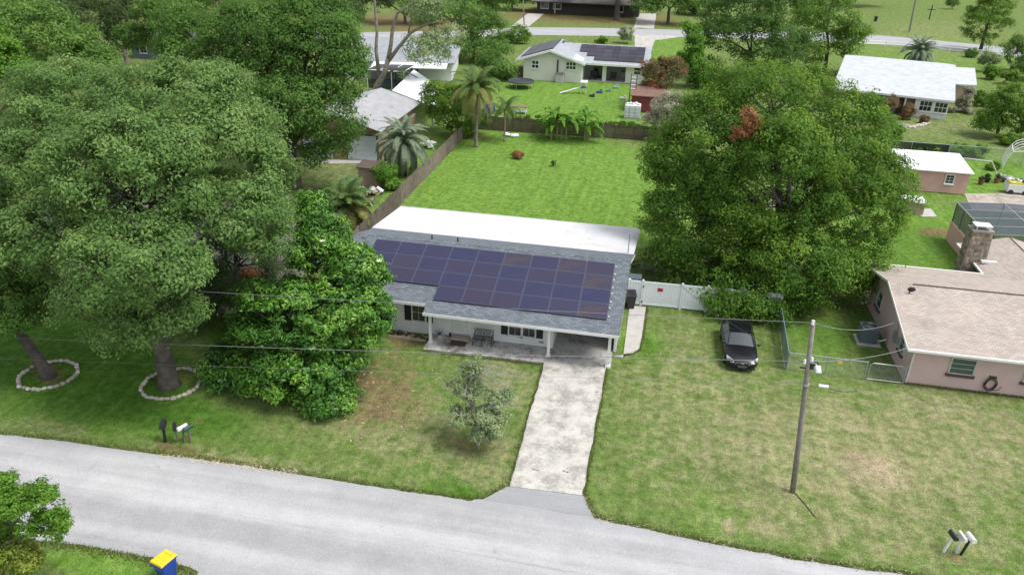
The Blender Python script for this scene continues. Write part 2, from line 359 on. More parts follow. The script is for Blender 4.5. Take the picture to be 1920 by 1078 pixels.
ol = edge(top, .3, .05, 1)+edge(topR, .3, .05, 2)+list(reversed(edge(bot, .3, .05, 3)+botR))
sheet('road', ol, .02, asph)
sheet('driveway_apron', [p[:2] for p in (G(944,916),G(958,909),G(1094,926),G(1101,946),G(1112,968),G(1060,962),G(990,948),G(905,937))][::-1], .03, asphalt('apron_asphalt', (.26,.265,.275), (.34,.345,.355)), th=.03)
# driveway, slabs
def concrete(name, c1, c2, stain, sth=(.5, .72), amt=.8):
    m, t, b = base(name); P = wpos(t)
    col = mixc(t, ramp(t, noise(t, P, 1.4, 6, .7), .3, .7), c1, c2)
    col = mixc(t, mth(t, 'MULTIPLY', ramp(t, mth(t, 'MULTIPLY_ADD', noise(t, P, 6, 5, .75), .45, mth(t, 'MULTIPLY', noise(t, P, .7, 6, .7), .65)), *sth), amt), col, stain)
    col = mixc(t, .7, col, mixc(t, noise(t, P, 14, 4, .8), (.1,)*3, (.9,)*3), 'OVERLAY')
    t.links.new(col, b.inputs['Base Color']); b.inputs['Roughness'].default_value = .9; bump(t, b, noise(t, P, 20, 3), .3, .01); MATS[name] = m; return m
conc = concrete('pale_concrete', (.53,.51,.465), (.41,.395,.36), (.22,.21,.19), (.49, .70))
concdark = concrete('stained_concrete', (.56,.545,.52), (.38,.37,.35), (.13,.125,.115), (.5, .66), .9)
padc = concrete('pad_concrete', (.46,.44,.41), (.38,.365,.34), (.27,.26,.24), (.55, .8))
dl = [G(1022,678), G(1010,722), G(994,775), G(978,835), G(966,880), G(956,913)]
dr = [G(1092,930), G(1098,900), G(1107,850), G(1118,790), G(1128,735), G(1136,692)]
ol = edge(dl, .3, .035, 5)+edge(dr, .3, .035, 6)
drv = sheet('driveway', ol, .07, conc, th=.09)
cx0, cx1 = G(1022,678)[0], G(1136,692)[0]
sheet('carport_floor', [(cx0-.05,46.6),(cx0-.05,G(1022,678)[1]+.02),(cx1+.25,G(1136,692)[1]+.02),(cx1+.25,46.6)], .075, concrete('carport_concrete', (.45,.44,.42), (.36,.35,.33), (.10,.1,.095), (.52,.7)), th=.09)
sheet('porch_slab', edge([(-12.35,37.93),(-4.98,38.12)], .4, .015, 7)+[(-4.98,40.2),(-12.35,40.2)], .13, concdark, th=.15)
pd = [G(1146,668), G(1185,663), G(1198,655), G(1204,632), G(1211,577), G(1184,573)]
sheet('side_pad', edge([pd[0], pd[1], pd[2], pd[3], pd[4]], .3, .02, 8)+[(pd[5][0], pd[4][1]), (-.45, pd[4][1]), (-.45, pd[0][1])], .06, padc, th=.08)
# far roads and drives
asph2 = asphalt('far_asphalt', (.36,.36,.37), (.45,.45,.455))
r0 = [G(*p) for p in [(560,100),(700,62),(1000,54),(1120,60),(1290,66)]]; 
farN = [G(*p)[:2] for p in [(300,62),(640,62),(880,58),(990,52),(1120,53),(1300,57),(1420,60),(1560,62),(1650,67),(1750,76),(1830,84),(1920,92),(2100,112)]]
farS = [G(*p)[:2] for p in [(2100,134),(1920,108),(1830,98),(1750,91),(1650,84),(1560,78),(1420,74),(1300,70),(1120,68),(990,66),(880,70),(640,74),(300,74)]]
sheet('far_road', edge(farN, 2, .1, 9)+edge(farS, 2, .1, 10), .02, asph2)
sheet('far_driveway', [G(*p)[:2] for p in [(1190,66),(1280,68),(1262,72),(1228,76),(1222,92),(1190,92)]], .028, conc)
sheet('far_path', [G(*p)[:2] for p in [(1198,52.5),(1188,54),(1196,26),(1231,26),(1226,55)]], .026, padc)
sheet('far_path', [G(*p)[:2] for p in [(958,50),(990,26),(1020,27),(992,50)]], .026, padc)
sheet('patio_slab', [G(*p)[:2] for p in [(1808,364),(1925,362),(1925,402),(1822,396)]], .04, concrete('sandy_concrete', (.44,.40,.34), (.33,.29,.24), (.17,.13,.10), (.5,.7)))
sheet('stepping_pad', [G(*p)[:2] for p in [(1712,394),(1745,392),(1757,407),(1728,407)]], .05, padc)
sheet('garage_apron', [G(*p)[:2] for p in [(570,308),(714,306),(716,302),(570,300)]], .04, padc)
# ================================================================== buildings
UP = np.array([0, 0, 1.0])
def opening(parent, o, u, n, w_, h, nx=2, nz=2, fr=.055, name='window', fmat=None, gmat=None, sill=True, muntin=.016):
    """window standing in wall plane: frame part with sill, sash bars and one pane per light"""
    o = np.asarray(o, float); u = np.asarray(u, float); n = np.asarray(n, float); fmat = fmat or white; gmat = gmat or winglass
    mb = MB(); C = lambda a, z_, d: o+u*a+UP*z_+n*d
    mb.obox(C(fr/2, h/2, .03), u, n, UP, fr/2, .05, h/2); mb.obox(C(w_-fr/2, h/2, .03), u, n, UP, fr/2, .05, h/2)
    mb.obox(C(w_/2, h-fr/2, .03), u, n, UP, w_/2-fr-.001, .05, fr/2); mb.obox(C(w_/2, fr/2, .03), u, n, UP, w_/2-fr-.001, .05, fr/2)
    for i in range(1, nx): mb.obox(C(fr+(w_-2*fr)*i/nx, h/2, .035), u, n, UP, muntin/2, .02, h/2-fr-.001)
    fw = mb.build(name, fmat, parent)
    b2 = MB()
    for j in range(1, nz): b2.obox(C(w_/2, fr+(h-2*fr)*j/nz, .04), u, n, UP, w_/2-fr-.002, .028, muntin*.7)
    if nz > 1: b2.build('sash_rail', fmat, fw)
    for i in range(nx):
        for j in range(nz):
            p = MB(); cw = (w_-2*fr)/nx; ch = (h-2*fr)/nz
            p.obox(C(fr+cw*(i+.5), fr+ch*(j+.5), .012), u, n, UP, cw/2-.004, .006, ch/2-.004); p.build('pane', gmat, fw)
    if sill:
        s_ = MB(); s_.obox(C(w_/2, -.04, .07), u, n, UP, w_/2+.06, .09, .038); s_.build('sill', fmat, fw)
    return fw
XU, YU = np.array([1., 0, 0]), np.array([0, 1., 0])
# ---------------- main house
HZ0, HY0, TN = 2.5, 38.08, .30
rz = lambda y: HZ0+(y-HY0)*TN
RY = 44.39; RZ = rz(RY)
house = thing('house', 'white ranch house with solar panels on a grey shingle roof and a carport', 'house', (-9.5, 43, 0))
roofgrey = shingle('grey_shingles', (.115,.135,.155), (.185,.21,.235), (.06,.068,.078))
mb = MB()
mb.box(-18.35,-4.75,39.9,48.0,0,2.6)                       # house block
mb.prism([(-18.35,39.9,2.6),(-18.35,48.0,2.6),(-18.35,48.0,rz(RY)-(48.0-RY)*TN-.14),(-18.35,RY,RZ-.14),(-18.35,39.9,rz(39.9)-.14)], (13.6,0,0))
mb.build('wall', wallwhite, house)
mb = MB(); mb.box(-1.08,-.92,40.35,48.0,.076,2.55)
mb.prism([(-1.08,40.35,2.55),(-1.08,48,2.55),(-1.08,48,RZ-(48-RY)*TN-.14),(-1.08,RY,RZ-.14),(-1.08,40.35,rz(40.35)-.14)], (.16,0,0)); mb.build('carport_wall', wallwhite, house)
mb = MB(); mb.box(-4.75,-1.08,46.5,46.64,.076,3.4); mb.build('carport_back_wall', wallwhite, house)
mb = MB(); mb.box(-18.5,-1.0,48.001,53.7,0,2.5); mb.build('rear_room_wall', wallwhite, house)
mb = MB(); mb.slab([(-12.35,HY0,HZ0),(-.78,HY0,HZ0),(-.64,RY,RZ),(-18.95,RY,RZ),(-18.95,38.8,rz(38.8)),(-12.35,38.8,rz(38.8))], .12)
roof = mb.build('roof', roofgrey, house)
wf = [G(697,428,3.26), G(1188,478,3.26), G(1201.5,430,2.62), G(751,388,2.62)]
RB = 48.3; RBZ = RZ-(RB-RY)*TN
mb = MB(); mb.slab([(-18.95,RY+.002,RZ),(-.64,RY+.002,RZ),(-.48,RB,RBZ),(-19.1,RB,RBZ)], .12); mb.build('rear_roof', roofgrey, house)
mb = MB()
for (a, bx_) in ((-18.9,-.7),): mb.add([(a,RY-.16,RZ-.03),(bx_,RY-.16,RZ-.03),(bx_,RY,RZ+.035),(a,RY,RZ+.035),(bx_,RY+.16,RZ-.03),(a,RY+.16,RZ-.03)], [(0,1,2,3),(3,2,4,5)])
mb.build('ridge_cap', shingle('ridge_shingles', (.10,.115,.13), (.2,.22,.24), (.05,.055,.06), 'Y', .15, .3), house)
roofwhite = mat('white_roof_coating', (.64,.64,.64), .6, (.55,.55,.56), .5, dirt=(.38,.37,.385), dscale=.7, dth=(.55, .8), bmp=.05)
mb = MB(); z0 = 3.30
mb.slab([(wf[0][0],wf[0][1],z0),(wf[1][0],wf[1][1],z0),(wf[2][0],wf[2][1],2.66),(wf[3][0],wf[3][1],2.66)], .14); fr_ = mb.build('flat_roof', roofwhite, house)
mb = MB(); mb.box(wf[3][0]-.02,wf[2][0]+.02,wf[2][1]+.002,wf[2][1]+.04,2.46,2.67); mb.build('rear_fascia', white, house)
for k in range(1, 5):                                                                   # seams of the roof sheets
    f = k/5.; a = wf[0]+(wf[1]-wf[0])*f; c = wf[3]+(wf[2]-wf[3])*f
    mb = MB(); mb.tube([(a[0],a[1]+.05,z0+.004),(c[0],c[1]-.05,2.664)], .022, 4); mb.build('roof_seam', roofwhite, house)
mb = MB(); mb.box(-12.37,-.76,HY0-.035,HY0-.002,HZ0-.17,HZ0+.012); mb.build('fascia', white, house)
mb = MB(); mb.box(-18.97,-12.40,38.765,38.798,rz(38.8)-.17,rz(38.8)+.012); mb.build('fascia', white, house)
mb = MB(); mb.add([(-.77,HY0,HZ0-.15),(-.77,HY0,HZ0+.012),(-.632,RY,RZ+.012),(-.632,RY,RZ-.15),(-.47,RB,RBZ+.012),(-.47,RB,RBZ-.15)], [(0,3,2,1),(3,5,4,2)])
mb.add([(-.74,HY0,HZ0-.15),(-.74,HY0,HZ0+.012),(-.60,RY,RZ+.012),(-.60,RY,RZ-.15),(-.44,RB,RBZ+.012),(-.44,RB,RBZ-.15)], [(0,1,2,3),(3,2,4,5)]); mb.build('barge_board', white, house)
for x_, y_, h0 in ((-12.13,38.75,.13),(-4.86,38.86,.13),(-1.28,38.6,.075)):
    mb = MB(); mb.box(x_-.085,x_+.085,y_-.085,y_+.085,h0,rz(y_)-.13); p = mb.build('post', white, house, bevel=.01)
    b2 = MB(); b2.box(x_-.14,x_+.14,y_-.14,y_+.14,h0,h0+.12); b2.build('post_base', white, p)
mb = MB(); mb.box(-12.25,-1.2,38.66,38.80,rz(38.7)-.30,rz(38.7)-.135); mb.build('beam', white, house)
# front door, windows, shutters
mb = MB(); mb.box(-11.02,-9.92,39.84,39.898,.36,2.45); d = mb.build('door_frame', white, house)
mb = MB(); mb.box(-10.93,-10.01,39.80,39.838,.38,2.36); dd = mb.build('door', mat('door_white', (.72,.76,.76), .4), house)
for zz in (.5, 1.45):
    for xx in (-10.84, -10.42):
        mb = MB(); mb.box(xx,xx+.3,39.785,39.799,zz,zz+.75); mb.build('door_panel', MATS['door_white'], dd)
mb = MB(); mb.ell((-10.09,39.77,1.35), (.035,.035,.035), 8, 5); mb.build('door_knob', blackm, dd)
def shutter(x0, x1, z0_, z1_):
    mb = MB(); y1 = 39.898; mb.box(x0,x1,y1-.03,y1,z0_,z1_); s_ = mb.build('shutter', shut, house)
    b2 = MB(); k = 11
    for i in range(k): zz = z0_+.06+(z1_-z0_-.12)*i/(k-1); b2.box(x0+.04,x1-.04,y1-.042,y1-.031,zz-.03,zz+.03)
    b2.build('louvres', shut, s_)
wy = 39.898
opening(house, (-13.66,wy,.85), XU, -YU, .92, 1.3, 2, 2, muntin=.012); shutter(-14.13,-13.7,.85,2.15); shutter(-12.70,-12.3,.85,2.15)
opening(house, (-7.52,wy,.66), XU, -YU, .84, 1.2, 2, 2, muntin=.012); opening(house, (-6.66,wy,.66), XU, -YU, .84, 1.2, 2, 2, muntin=.012)
shutter(-7.97,-7.56,.66,1.86); shutter(-5.78,-5.37,.66,1.86)
mb = MB(); mb.box(-5.6,-5.3,39.87,39.897,.35,.5); mb.build('vent_grille', galv, house)
mb = MB(); mb.box(-9.7,-9.6,39.8,39.897,1.75,2.0); mb.build('wall_lamp', blackm, house)
mb = MB(); mb.box(-11.05,-9.9,39.35,39.83,.131,.30); mb.build('door_step', mat('tan_step', (.42,.36,.29), .9), house)
# solar panels: every panel a part of its own
def panelmat():
    m, t, b = base('solar_glass'); P = t.nodes.new('ShaderNodeTexCoord').outputs['Object']
    oi = t.nodes.new('ShaderNodeObjectInfo')
    br = N(t, 'ShaderNodeTexBrick'); t.links.new(P, br.inputs['Vector']); br.offset = 0
    br.inputs['Scale'].default_value = 1; br.inputs['Brick Width'].default_value = .158; br.inputs['Row Height'].default_value = .158; br.inputs['Mortar Size'].default_value = .004
    for k in ('Color1', 'Color2'): br.inputs[k].default_value = (0, 0, 0, 1)
    br.inputs['Mortar'].default_value = (1, 1, 1, 1)
    c = mixc(t, oi.outputs['Random'], (.020,.026,.075), (.040,.030,.050))
    rr = N(t, 'ShaderNodeMath'); rr.operation = 'FRACT'; t.links.new(mth(t, 'MULTIPLY', oi.outputs['Random'], 7.31), rr.inputs[0])
    c = mixc(t, ramp(t, rr.outputs[0], .78, .95), c, (.055,.042,.05))
    c = mixc(t, ramp(t, noise(t, P, 1.6, 3), .35, .75), c, (.03,.03,.066))
    c = mixc(t, mth(t, 'MULTIPLY', br.outputs['Color'], .35), c, (.14,.12,.2))
    t.links.new(c, b.inputs['Base Color']); b.inputs['Roughness'].default_value = .22; b.inputs['Specular IOR Level'].default_value = .45
    MATS['solar_glass'] = m; return m
sg = panelmat(); sfr = mat('panel_frame', (.10,.115,.17), .4, (.08,.09,.14), 3, metal=.3)
PW, PH = 1.742, 1.245
mb = MB(); mb.mat(0).box(-PW/2+.012,PW/2-.012,-PH/2+.012,PH/2-.012,.085,.118)
fw_ = .028
mb.mat(1)
for a in ((-PW/2+.006,PW/2-.006,-PH/2+.006,-PH/2+.006+fw_),(-PW/2+.006,PW/2-.006,PH/2-.006-fw_,PH/2-.006)): mb.box(*a,.08,.122)
for a in ((-PW/2+.006,-PW/2+.006+fw_),(PW/2-.006-fw_,PW/2-.006)): mb.box(*a,-PH/2+.006+fw_,PH/2-.006-fw_,.08,.122)
pme = mb.mesh('solar_panel', [sg, sfr])
tilt = math.atan(TN); xr = -1.58; s_dir = np.array([0, math.cos(tilt), math.sin(tilt)])
bot0 = np.array([0, 39.15, rz(39.15)])
for row, cnt in enumerate((6, 8, 9, 9)):
    for k in range(cnt):
        c = bot0+s_dir*((row+.5)*PH); c[0] = xr-(k+.5)*PW
        o = link('solar_panel', pme, house, loc=c-np.array([-9.5, 43, 0]), rot=(tilt, 0, 0))
mb = MB()
for row, cnt in enumerate((6, 8, 9, 9)):
    for fz in (.22, .78):
        p0 = bot0+s_dir*((row+fz)*PH)+np.array([0, -math.sin(tilt), math.cos(tilt)])*.045
        mb.tube([(xr+.1,p0[1],p0[2]),(xr-cnt*PW,p0[1],p0[2])], .03, 4)
mb.build('panel_rails', galv, house)
for row in range(4):
    for fz in (.22, .78):
        p0 = bot0+s_dir*((row+fz)*PH)+np.array([0, -math.sin(tilt), math.cos(tilt)])*.06
        mb = MB(); mb.box(xr+.03,xr+.12,p0[1]-.035,p0[1]+.035,p0[2]-.04,p0[2]+.05); mb.build('rail_clip', whitem, house)
# vents, mast
for px, py, z_ in ((809,448,4.2),(864,446,4.1)):
    g = G(px, py, z_); mb = MB(); y_ = 45.3; zz = RZ-(y_-RY)*TN; mb.tube([(g[0],y_,zz-.05),(g[0],y_,zz+.3)], .05, 8); mb.build('vent_pipe', blackm, house)
mx = G(1177,478,3.3)[0]
mb = MB(); mb.tube([(mx,48.15,3.2),(mx,48.15,4.75)], .035, 6); mb.tube([(mx-.02,48.15,4.7),(mx+.22,48.1,4.62)], .03, 5); mast = mb.build('service_mast', galv, house)
# ---------------- pink house (right)
pinkw = mat('pink_stucco', (.60,.44,.43), .9, (.54,.395,.385), .8, bmp=.12, dirt=(.40,.29,.28), dscale=.7, dth=(.62,.95))
tanroof = shingle('tan_shingles', (.48,.42,.37), (.38,.325,.285), (.26,.225,.195), stain=(.20,.175,.16), sth=(.56,.86))
tanroofY = shingle('tan_shingles_wing', (.48,.42,.37), (.38,.325,.285), (.26,.225,.195), 'Y', stain=(.19,.165,.155), sth=(.62,.9))
ph = thing('pink_house', 'pink stucco house with tan shingle roof and a stone chimney', 'house', (24, 46, 0))
X0 = 15.72; YF, YR = 41.0, 50.9; PZ = 2.45
ef = G(1700,653,PZ+.05); er = G(1657,495.5,PZ+.05); PRY = (ef[1]+er[1])/2; PT = .235; PRZ = PZ+.05+PT*(PRY-ef[1])
pz = lambda y: PZ+.05+PT*(min(y, 2*PRY-y)-ef[1])
XR = 42.0; XO = X0-.5
mb = MB(); mb.box(X0,XR-.4,YF,YR,0,PZ)
mb.prism([(X0,YF,PZ),(X0,YR,PZ),(X0,YR,pz(YR)-.13),(X0,PRY,PRZ-.13),(X0,YF,pz(YF)-.13)], (XR-.4-X0,0,0)); mb.build('wall', pinkw, ph)
mb = MB(); mb.slab([(XO,ef[1],pz(ef[1])),(XR,ef[1],pz(ef[1])),(XR,PRY,PRZ),(XO,PRY,PRZ)], .11); proof = mb.build('roof', tanroof, ph)
mb = MB(); mb.slab([(XO,PRY+.002,PRZ),(XR,PRY+.002,PRZ),(XR,er[1],pz(er[1])),(XO,er[1],pz(er[1]))], .11); mb.build('rear_roof', tanroof, ph)
mb = MB(); mb.add([(XO,PRY-.14,PRZ-.02),(XR,PRY-.14,PRZ-.02),(XR,PRY,PRZ+.035),(XO,PRY,PRZ+.035),(XR,PRY+.14,PRZ-.02),(XO,PRY+.14,PRZ-.02)], [(0,1,2,3),(3,2,4,5)]); mb.build('ridge_cap', tanroofY, ph)
mb = MB(); mb.tube([(XO+1.4,PRY-.2,PRZ+.01),(XR,PRY-.2,PRZ+.01)], .035, 4); mb.build('ridge_vent', mat('vent_brown', (.12,.09,.08), .8), ph)
mb = MB(); mb.box(XO-.02,XR,ef[1]-.13,ef[1]-.003,pz(ef[1])-.13,pz(ef[1])+.005); mb.build('gutter', white, ph)
mb = MB(); mb.box(XO-.02,XR-16,er[1]+.003,er[1]+.12,pz(er[1])-.13,pz(er[1])+.005); mb.build('gutter', white, ph)
for ya, yb in ((ef[1], PRY), (er[1], PRY)):
    mb = MB(); mb.add([(XO-.03,ya,pz(ya)-.14),(XO-.03,ya,pz(ya)+.01),(XO-.03,yb,PRZ+.01),(XO-.03,yb,PRZ-.14),(XO-.002,ya,pz(ya)-.14),(XO-.002,ya,pz(ya)+.01),(XO-.002,yb,PRZ+.01),(XO-.002,yb,PRZ-.14)],
           [(0,1,2,3),(7,6,5,4),(1,5,6,2),(0,3,7,4),(0,4,5,1)]); mb.build('barge_board', white, ph)
mb = MB(); mb.tube([(X0-.45,er[1]+.06,PZ-.1),(X0-.08,YR+.08,PZ-.45),(X0-.08,YR+.08,.15),(X0-.4,YR+.1,.06)], .045, 6); mb.build('downspout', white, ph)
mb = MB(); mb.tube([(X0+.05,ef[1]-.05,PZ-.1),(X0+.06,YF-.06,PZ-.4),(X0+.06,YF-.06,.1)], .04, 6); mb.build('downspout', white, ph)
gg = glass('green_glass', (.05,.09,.085), .1)
alum = mat('aluminium_frame', (.6,.62,.62), .4, metal=.3)
sillb = mat('brick_sill', (.10,.06,.055), .9)
def pinkwin(x0, w_):
    fw = opening(ph, (x0,YF,1.0), XU, -YU, w_, 1.05, 1, 3, .06, fmat=alum, gmat=gg, sill=False)
    s_ = MB(); s_.box(x0-.08,x0+w_+.08,YF-.14,YF-.001,.84,.995); s_.build('sill', sillb, fw)
pinkwin(G(1768,690,0.95)[0]+.05, 1.35); pinkwin(G(1905,705,.95)[0]+.05, 1.35)
for yy, w_ in ((48.0, 1.1), (42.3, .9)):
    fw = opening(ph, (X0,yy+w_,1.05), -YU, -XU, w_, 1.1, 1, 2, .06, fmat=alum, gmat=gg, sill=False)
    s_ = MB(); s_.box(X0-.14,X0-.001,yy-.06,yy+w_+.06,.9,1.045); s_.build('sill', sillb, fw)
mb = MB(); mb.box(X0-.16,X0-.002,43.9,44.3,1.0,1.7); mb.tube([(X0-.08,44.1,1.7),(X0-.08,44.1,2.4)], .03, 6); mb.build('electric_meter', galv, ph)
mb = MB(); mb.box(X0-.14,X0-.002,43.3,43.6,1.2,1.6); mb.build('meter_box', galv, ph)
g = G(1702,560,3.3); mb = MB(); mb.tube([(g[0],g[1],pz(g[1])-.02),(g[0],g[1],pz(g[1])+.22)], .035, 6); mb.ell((g[0]+.05,g[1]-.05,pz(g[1])+.3), (.24,.07,.17), 10, 6); mb.build('satellite_dish', blackm, ph)
# hose reel on the front wall
g = G(1866,722,.9); hx = g[0]
mb = MB()
for r_ in (.24,.29,.34): mb.tube([(hx+r_*math.cos(a),YF-.1-.03*math.sin(3*a),.62+r_*1.25*math.sin(a)) for a in np.linspace(0,2*math.pi,22)], .022, 5)
mb.tube([(hx-.25,YF-.09,.35),(hx+.1,YF-.08,.2),(hx+.5,YF-.1,.3),(hx+.6,YF-.09,.55)], .02, 5)
hose = solo('garden_hose', mb, mat('hose_brown', (.05,.035,.035), .5), 'coiled dark garden hose hanging on the front wall of the pink house', 'hose')
mb = MB(); mb.box(hx-.15,hx+.2,YF-.14,YF-.003,1.02,1.12); mb.build('hose_hanger', MATS['hose_brown'], ph)
# rear wing with chimney
WXr, WYb, WRZ, WT = 26.4, 58.1, 3.34, .25
wz = lambda x: WRZ-WT*abs(x-WXr)
WXe = 23.1; WYm = PRY+(PRZ-WRZ)/PT-.3
mb = MB(); mb.box(WXe+.5,2*WXr-WXe-.5,YR+.001,WYb-.4,0,PZ-.02); mb.build('wing_wall', pinkw, ph)
mb = MB(); mb.prism([(WXe+.5,WYb-.6,PZ-.02),(2*WXr-WXe-.5,WYb-.6,PZ-.02),(WXr,WYb-.6,WRZ-.2)], (0,.2,0)); mb.build('wing_gable', pinkw, ph)
mb = MB(); mb.slab([(WXr,WYm,WRZ),(WXr,WYb,WRZ),(WXe,WYb,wz(WXe)),(WXe,er[1]-.1,wz(WXe))][::-1], .1); mb.build('wing_roof', tanroofY, ph)
mb = MB(); mb.slab([(WXr+.002,WYm,WRZ),(2*WXr-WXe,er[1]-.1,wz(WXe)),(2*WXr-WXe,WYb,wz(WXe)),(WXr+.002,WYb,WRZ)], .1); mb.build('wing_roof', tanroofY, ph)
mb = MB(); mb.box(WXe-.12,WXe-.003,er[1]+.1,WYb,wz(WXe)-.12,wz(WXe)+.0); mb.build('gutter', white, ph)
mb = MB(); mb.tube([(WXr,WYm+.3,WRZ+.0),(WXr,WYb,WRZ+.0)], .05, 5); mb.build('ridge_cap', MATS['vent_brown'], ph)
# chimney: random stones set in mortar, every stone a part
chx, chy, chz = 23.2, 55.0, 4.75
mort = mat('mortar', (.30,.27,.23), .95, (.22,.2,.17), 4, bmp=.3)
mb = MB(); hwx, hwy = .66, .5
chx += -.15
mb.add([(chx-hwx*1.25,chy-hwy*1.15,0),(chx+hwx*1.25,chy-hwy*1.15,0),(chx+hwx*1.25,chy+hwy*1.15,0),(chx-hwx*1.25,chy+hwy*1.15,0),
        (chx-hwx,chy-hwy,chz),(chx+hwx,chy-hwy,chz),(chx+hwx,chy+hwy,chz),(chx-hwx,chy+hwy,chz)], [(3,2,1,0),(4,5,6,7),(0,1,5,4),(1,2,6,5),(2,3,7,6),(3,0,4,7)])
chim = mb.build('chimney', mort, ph)
stonem = mat('field_stone', (.36,.29,.21), .9, (.20,.155,.115), 3.5, rnd=.6, bmp=.4, fine=.3)
rs = random.Random(4)
sm = []
for k in range(5):
    mb = MB(); nn = 7; pts = [((1+rs.uniform(-.28,.2))*math.cos(2*math.pi*i/nn), (1+rs.uniform(-.28,.2))*math.sin(2*math.pi*i/nn)) for i in range(nn)]
    v = [(p[0],0,p[1]) for p in pts]+[(p[0]*.78,-1,p[1]*.78) for p in pts]
    mb.add(v, [tuple(range(nn,2*nn))]+[(i,(i+1)%nn,(i+1)%nn+nn,i+nn) for i in range(nn)]); sm.append(mb.mesh('stone', stonem))
def stones(face, lo, hi):
    k = 0
    z = lo
    while z < hi:
        f = 1.25-.25*z/chz; half = (hwx if face in 'FB' else hwy)*(f if face in 'FB' else 1.15-.15*z/chz)
        x = -half+.05
        while x < half-.1:
            wd = rs.uniform(.22,.46); wd = min(wd, half-x)
            if wd > .1:
                cx = x+wd/2; cz = z+rs.uniform(-.05,.05)
                if face == 'F': loc = (chx+cx, chy-hwy*(1.15-.15*z/chz)+.01, cz); rot = (0,0,0)
                elif face == 'L': loc = (chx-hwx*f+.01, chy+cx, cz); rot = (0,0,R(-90))
                else: loc = (chx+hwx*f-.01, chy+cx, cz); rot = (0,0,R(90))
                o = link('stone', sm[rs.randrange(5)], chim, loc=(loc[0]-24,loc[1]-46,loc[2]), rot=(rot[0], rs.uniform(-.3,.3), rot[2])); o.scale = (wd/2*.98, .045, rs.uniform(.14,.19))
            x += wd
        z += .3
stones('F', 2.2, chz-.1); stones('L', .5, chz-.1); stones('R', 2.8, chz-.1)
mb = MB(); mb.box(chx-hwx-.06,chx+hwx+.06,chy-hwy-.06,chy+hwy+.06,chz+.002,chz+.14); mb.build('chimney_crown', mort, ph)
mb = MB()
for sx in (-.4,.4):
    for sy in (-.3,.3): mb.box(chx+sx-.03,chx+sx+.03,chy+sy-.03,chy+sy+.03,chz+.14,chz+.4)
mb.box(chx-.55,chx+.55,chy-.42,chy+.42,chz+.4,chz+.46); mb.build('chimney_cap', whitem, ph)
mb = MB(); mb.box(chx+.3,chx+1.3,chy-.95,chy-.65,wz(chx+.8)+.0,wz(chx+.8)+.14); mb.build('flashing', whitem, ph)
# ---------------- pool cage beside the wing
c0 = G(1775,449,0); cbk = c0[1]; CX0 = c0[0]; CX1 = CX0+14; CY0 = WYb+.3; CY1 = cbk
topz = PY(1793,380,CY1)[2]; KW = 1.6; RS = .25
cage = thing('pool_cage', 'dark screened pool enclosure on a pink knee wall beside the stone chimney', 'enclosure', (CX0+6, (CY0+CY1)/2, 0))
bronze = mat('bronze_aluminium', (.10,.10,.105), .5, (.14,.14,.15), 3)
scr = screenmat('pool_screen', (.055,.075,.11), .42)
mb = MB(); mb.box(CX0-.1,CX0+.1,CY0,CY1,0,KW); mb.build('knee_wall', mat('pink_knee_wall', (.62,.38,.31), .9, (.55,.34,.28), 1), cage)
mb = MB(); mb.box(CX0-.14,CX0+.14,CY0,CY0+2.4,KW+.002,KW+.07); mb.build('wall_cap', whitem, cage)
bars = []
nb = 4
for i in range(nb+1):
    y = CY0+(CY1-CY0)*i/nb
    bars.append(((CX0,y,KW),(CX0,y,topz))); bars.append(((CX0,y,topz),(CX0+3.5,y,topz+RS))); bars.append(((CX0+3.5,y,topz+RS),(CX1-3.5,y,topz+RS))); bars.append(((CX1-3.5,y,topz+RS),(CX1,y,topz)))
for i in range(5):
    x = CX0+(CX1-CX0)*i/4; bars.append(((x,CY1,0),(x,CY1,topz if i in (0,4) else topz+RS)))
for x, z_ in ((CX0,topz),(CX0+3.5,topz+RS),(CX1-3.5,topz+RS),(CX1,topz)): bars.append(((x,CY0,z_),(x,CY1,z_)))
bars.append(((CX0+3.5,CY0,topz+RS),(CX0+7,CY0+(CY1-CY0)*.5,topz+RS))); bars.append(((CX0+7,CY0+(CY1-CY0)*.5,topz+RS),(CX0+10.5,CY0,topz+RS)))
for i, (a, b_) in enumerate(bars):
    mb = MB(); mb.tube([a, b_], .045 if i != len(bars)-1 else .06, 4); mb.build('frame_bar', bronze if i < len(bars)-6 else mat('pale_bar', (.45,.46,.48), .5), cage)
def scpan(*p):
    mb = MB(); mb.poly(p); mb.build('screen_panel', scr, cage)
for i in range(nb):
    y0, y1 = CY0+(CY1-CY0)*i/nb, CY0+(CY1-CY0)*(i+1)/nb
    scpan((CX0,y0,KW),(CX0,y1,KW),(CX0,y1,topz),(CX0,y0,topz)); scpan((CX0,y0,topz),(CX0,y1,topz),(CX0+3.5,y1,topz+RS),(CX0+3.5,y0,topz+RS))
    scpan((CX0+3.5,y0,topz+RS),(CX0+3.5,y1,topz+RS),(CX1-3.5,y1,topz+RS),(CX1-3.5,y0,topz+RS)); scpan((CX1-3.5,y0,topz+RS),(CX1-3.5,y1,topz+RS),(CX1,y1,topz),(CX1,y0,topz))
scpan((CX0,CY1,0),(CX1,CY1,0),(CX1,CY1,topz),(CX1-3.5,CY1,topz+RS),(CX0+3.5,CY1,topz+RS),(CX0,CY1,topz))
sheet('pool_deck', [(CX0+.15,CY0),(CX1,CY0),(CX1,CY1-.1),(CX0+.15,CY1-.1)], .05, mat('red_deck', (.26,.13,.11), .8, (.2,.1,.09), 1))
mb = MB(); mb.tube([(CX0+1.6,CY0+3.8,.05),(CX0+1.6,CY0+3.8,.65)], [.28,.34], 12); solo('storage_tub', mb, mat('tub_blue', (.2,.3,.38), .5), 'pale blue round tub standing inside the pool enclosure', 'tub')
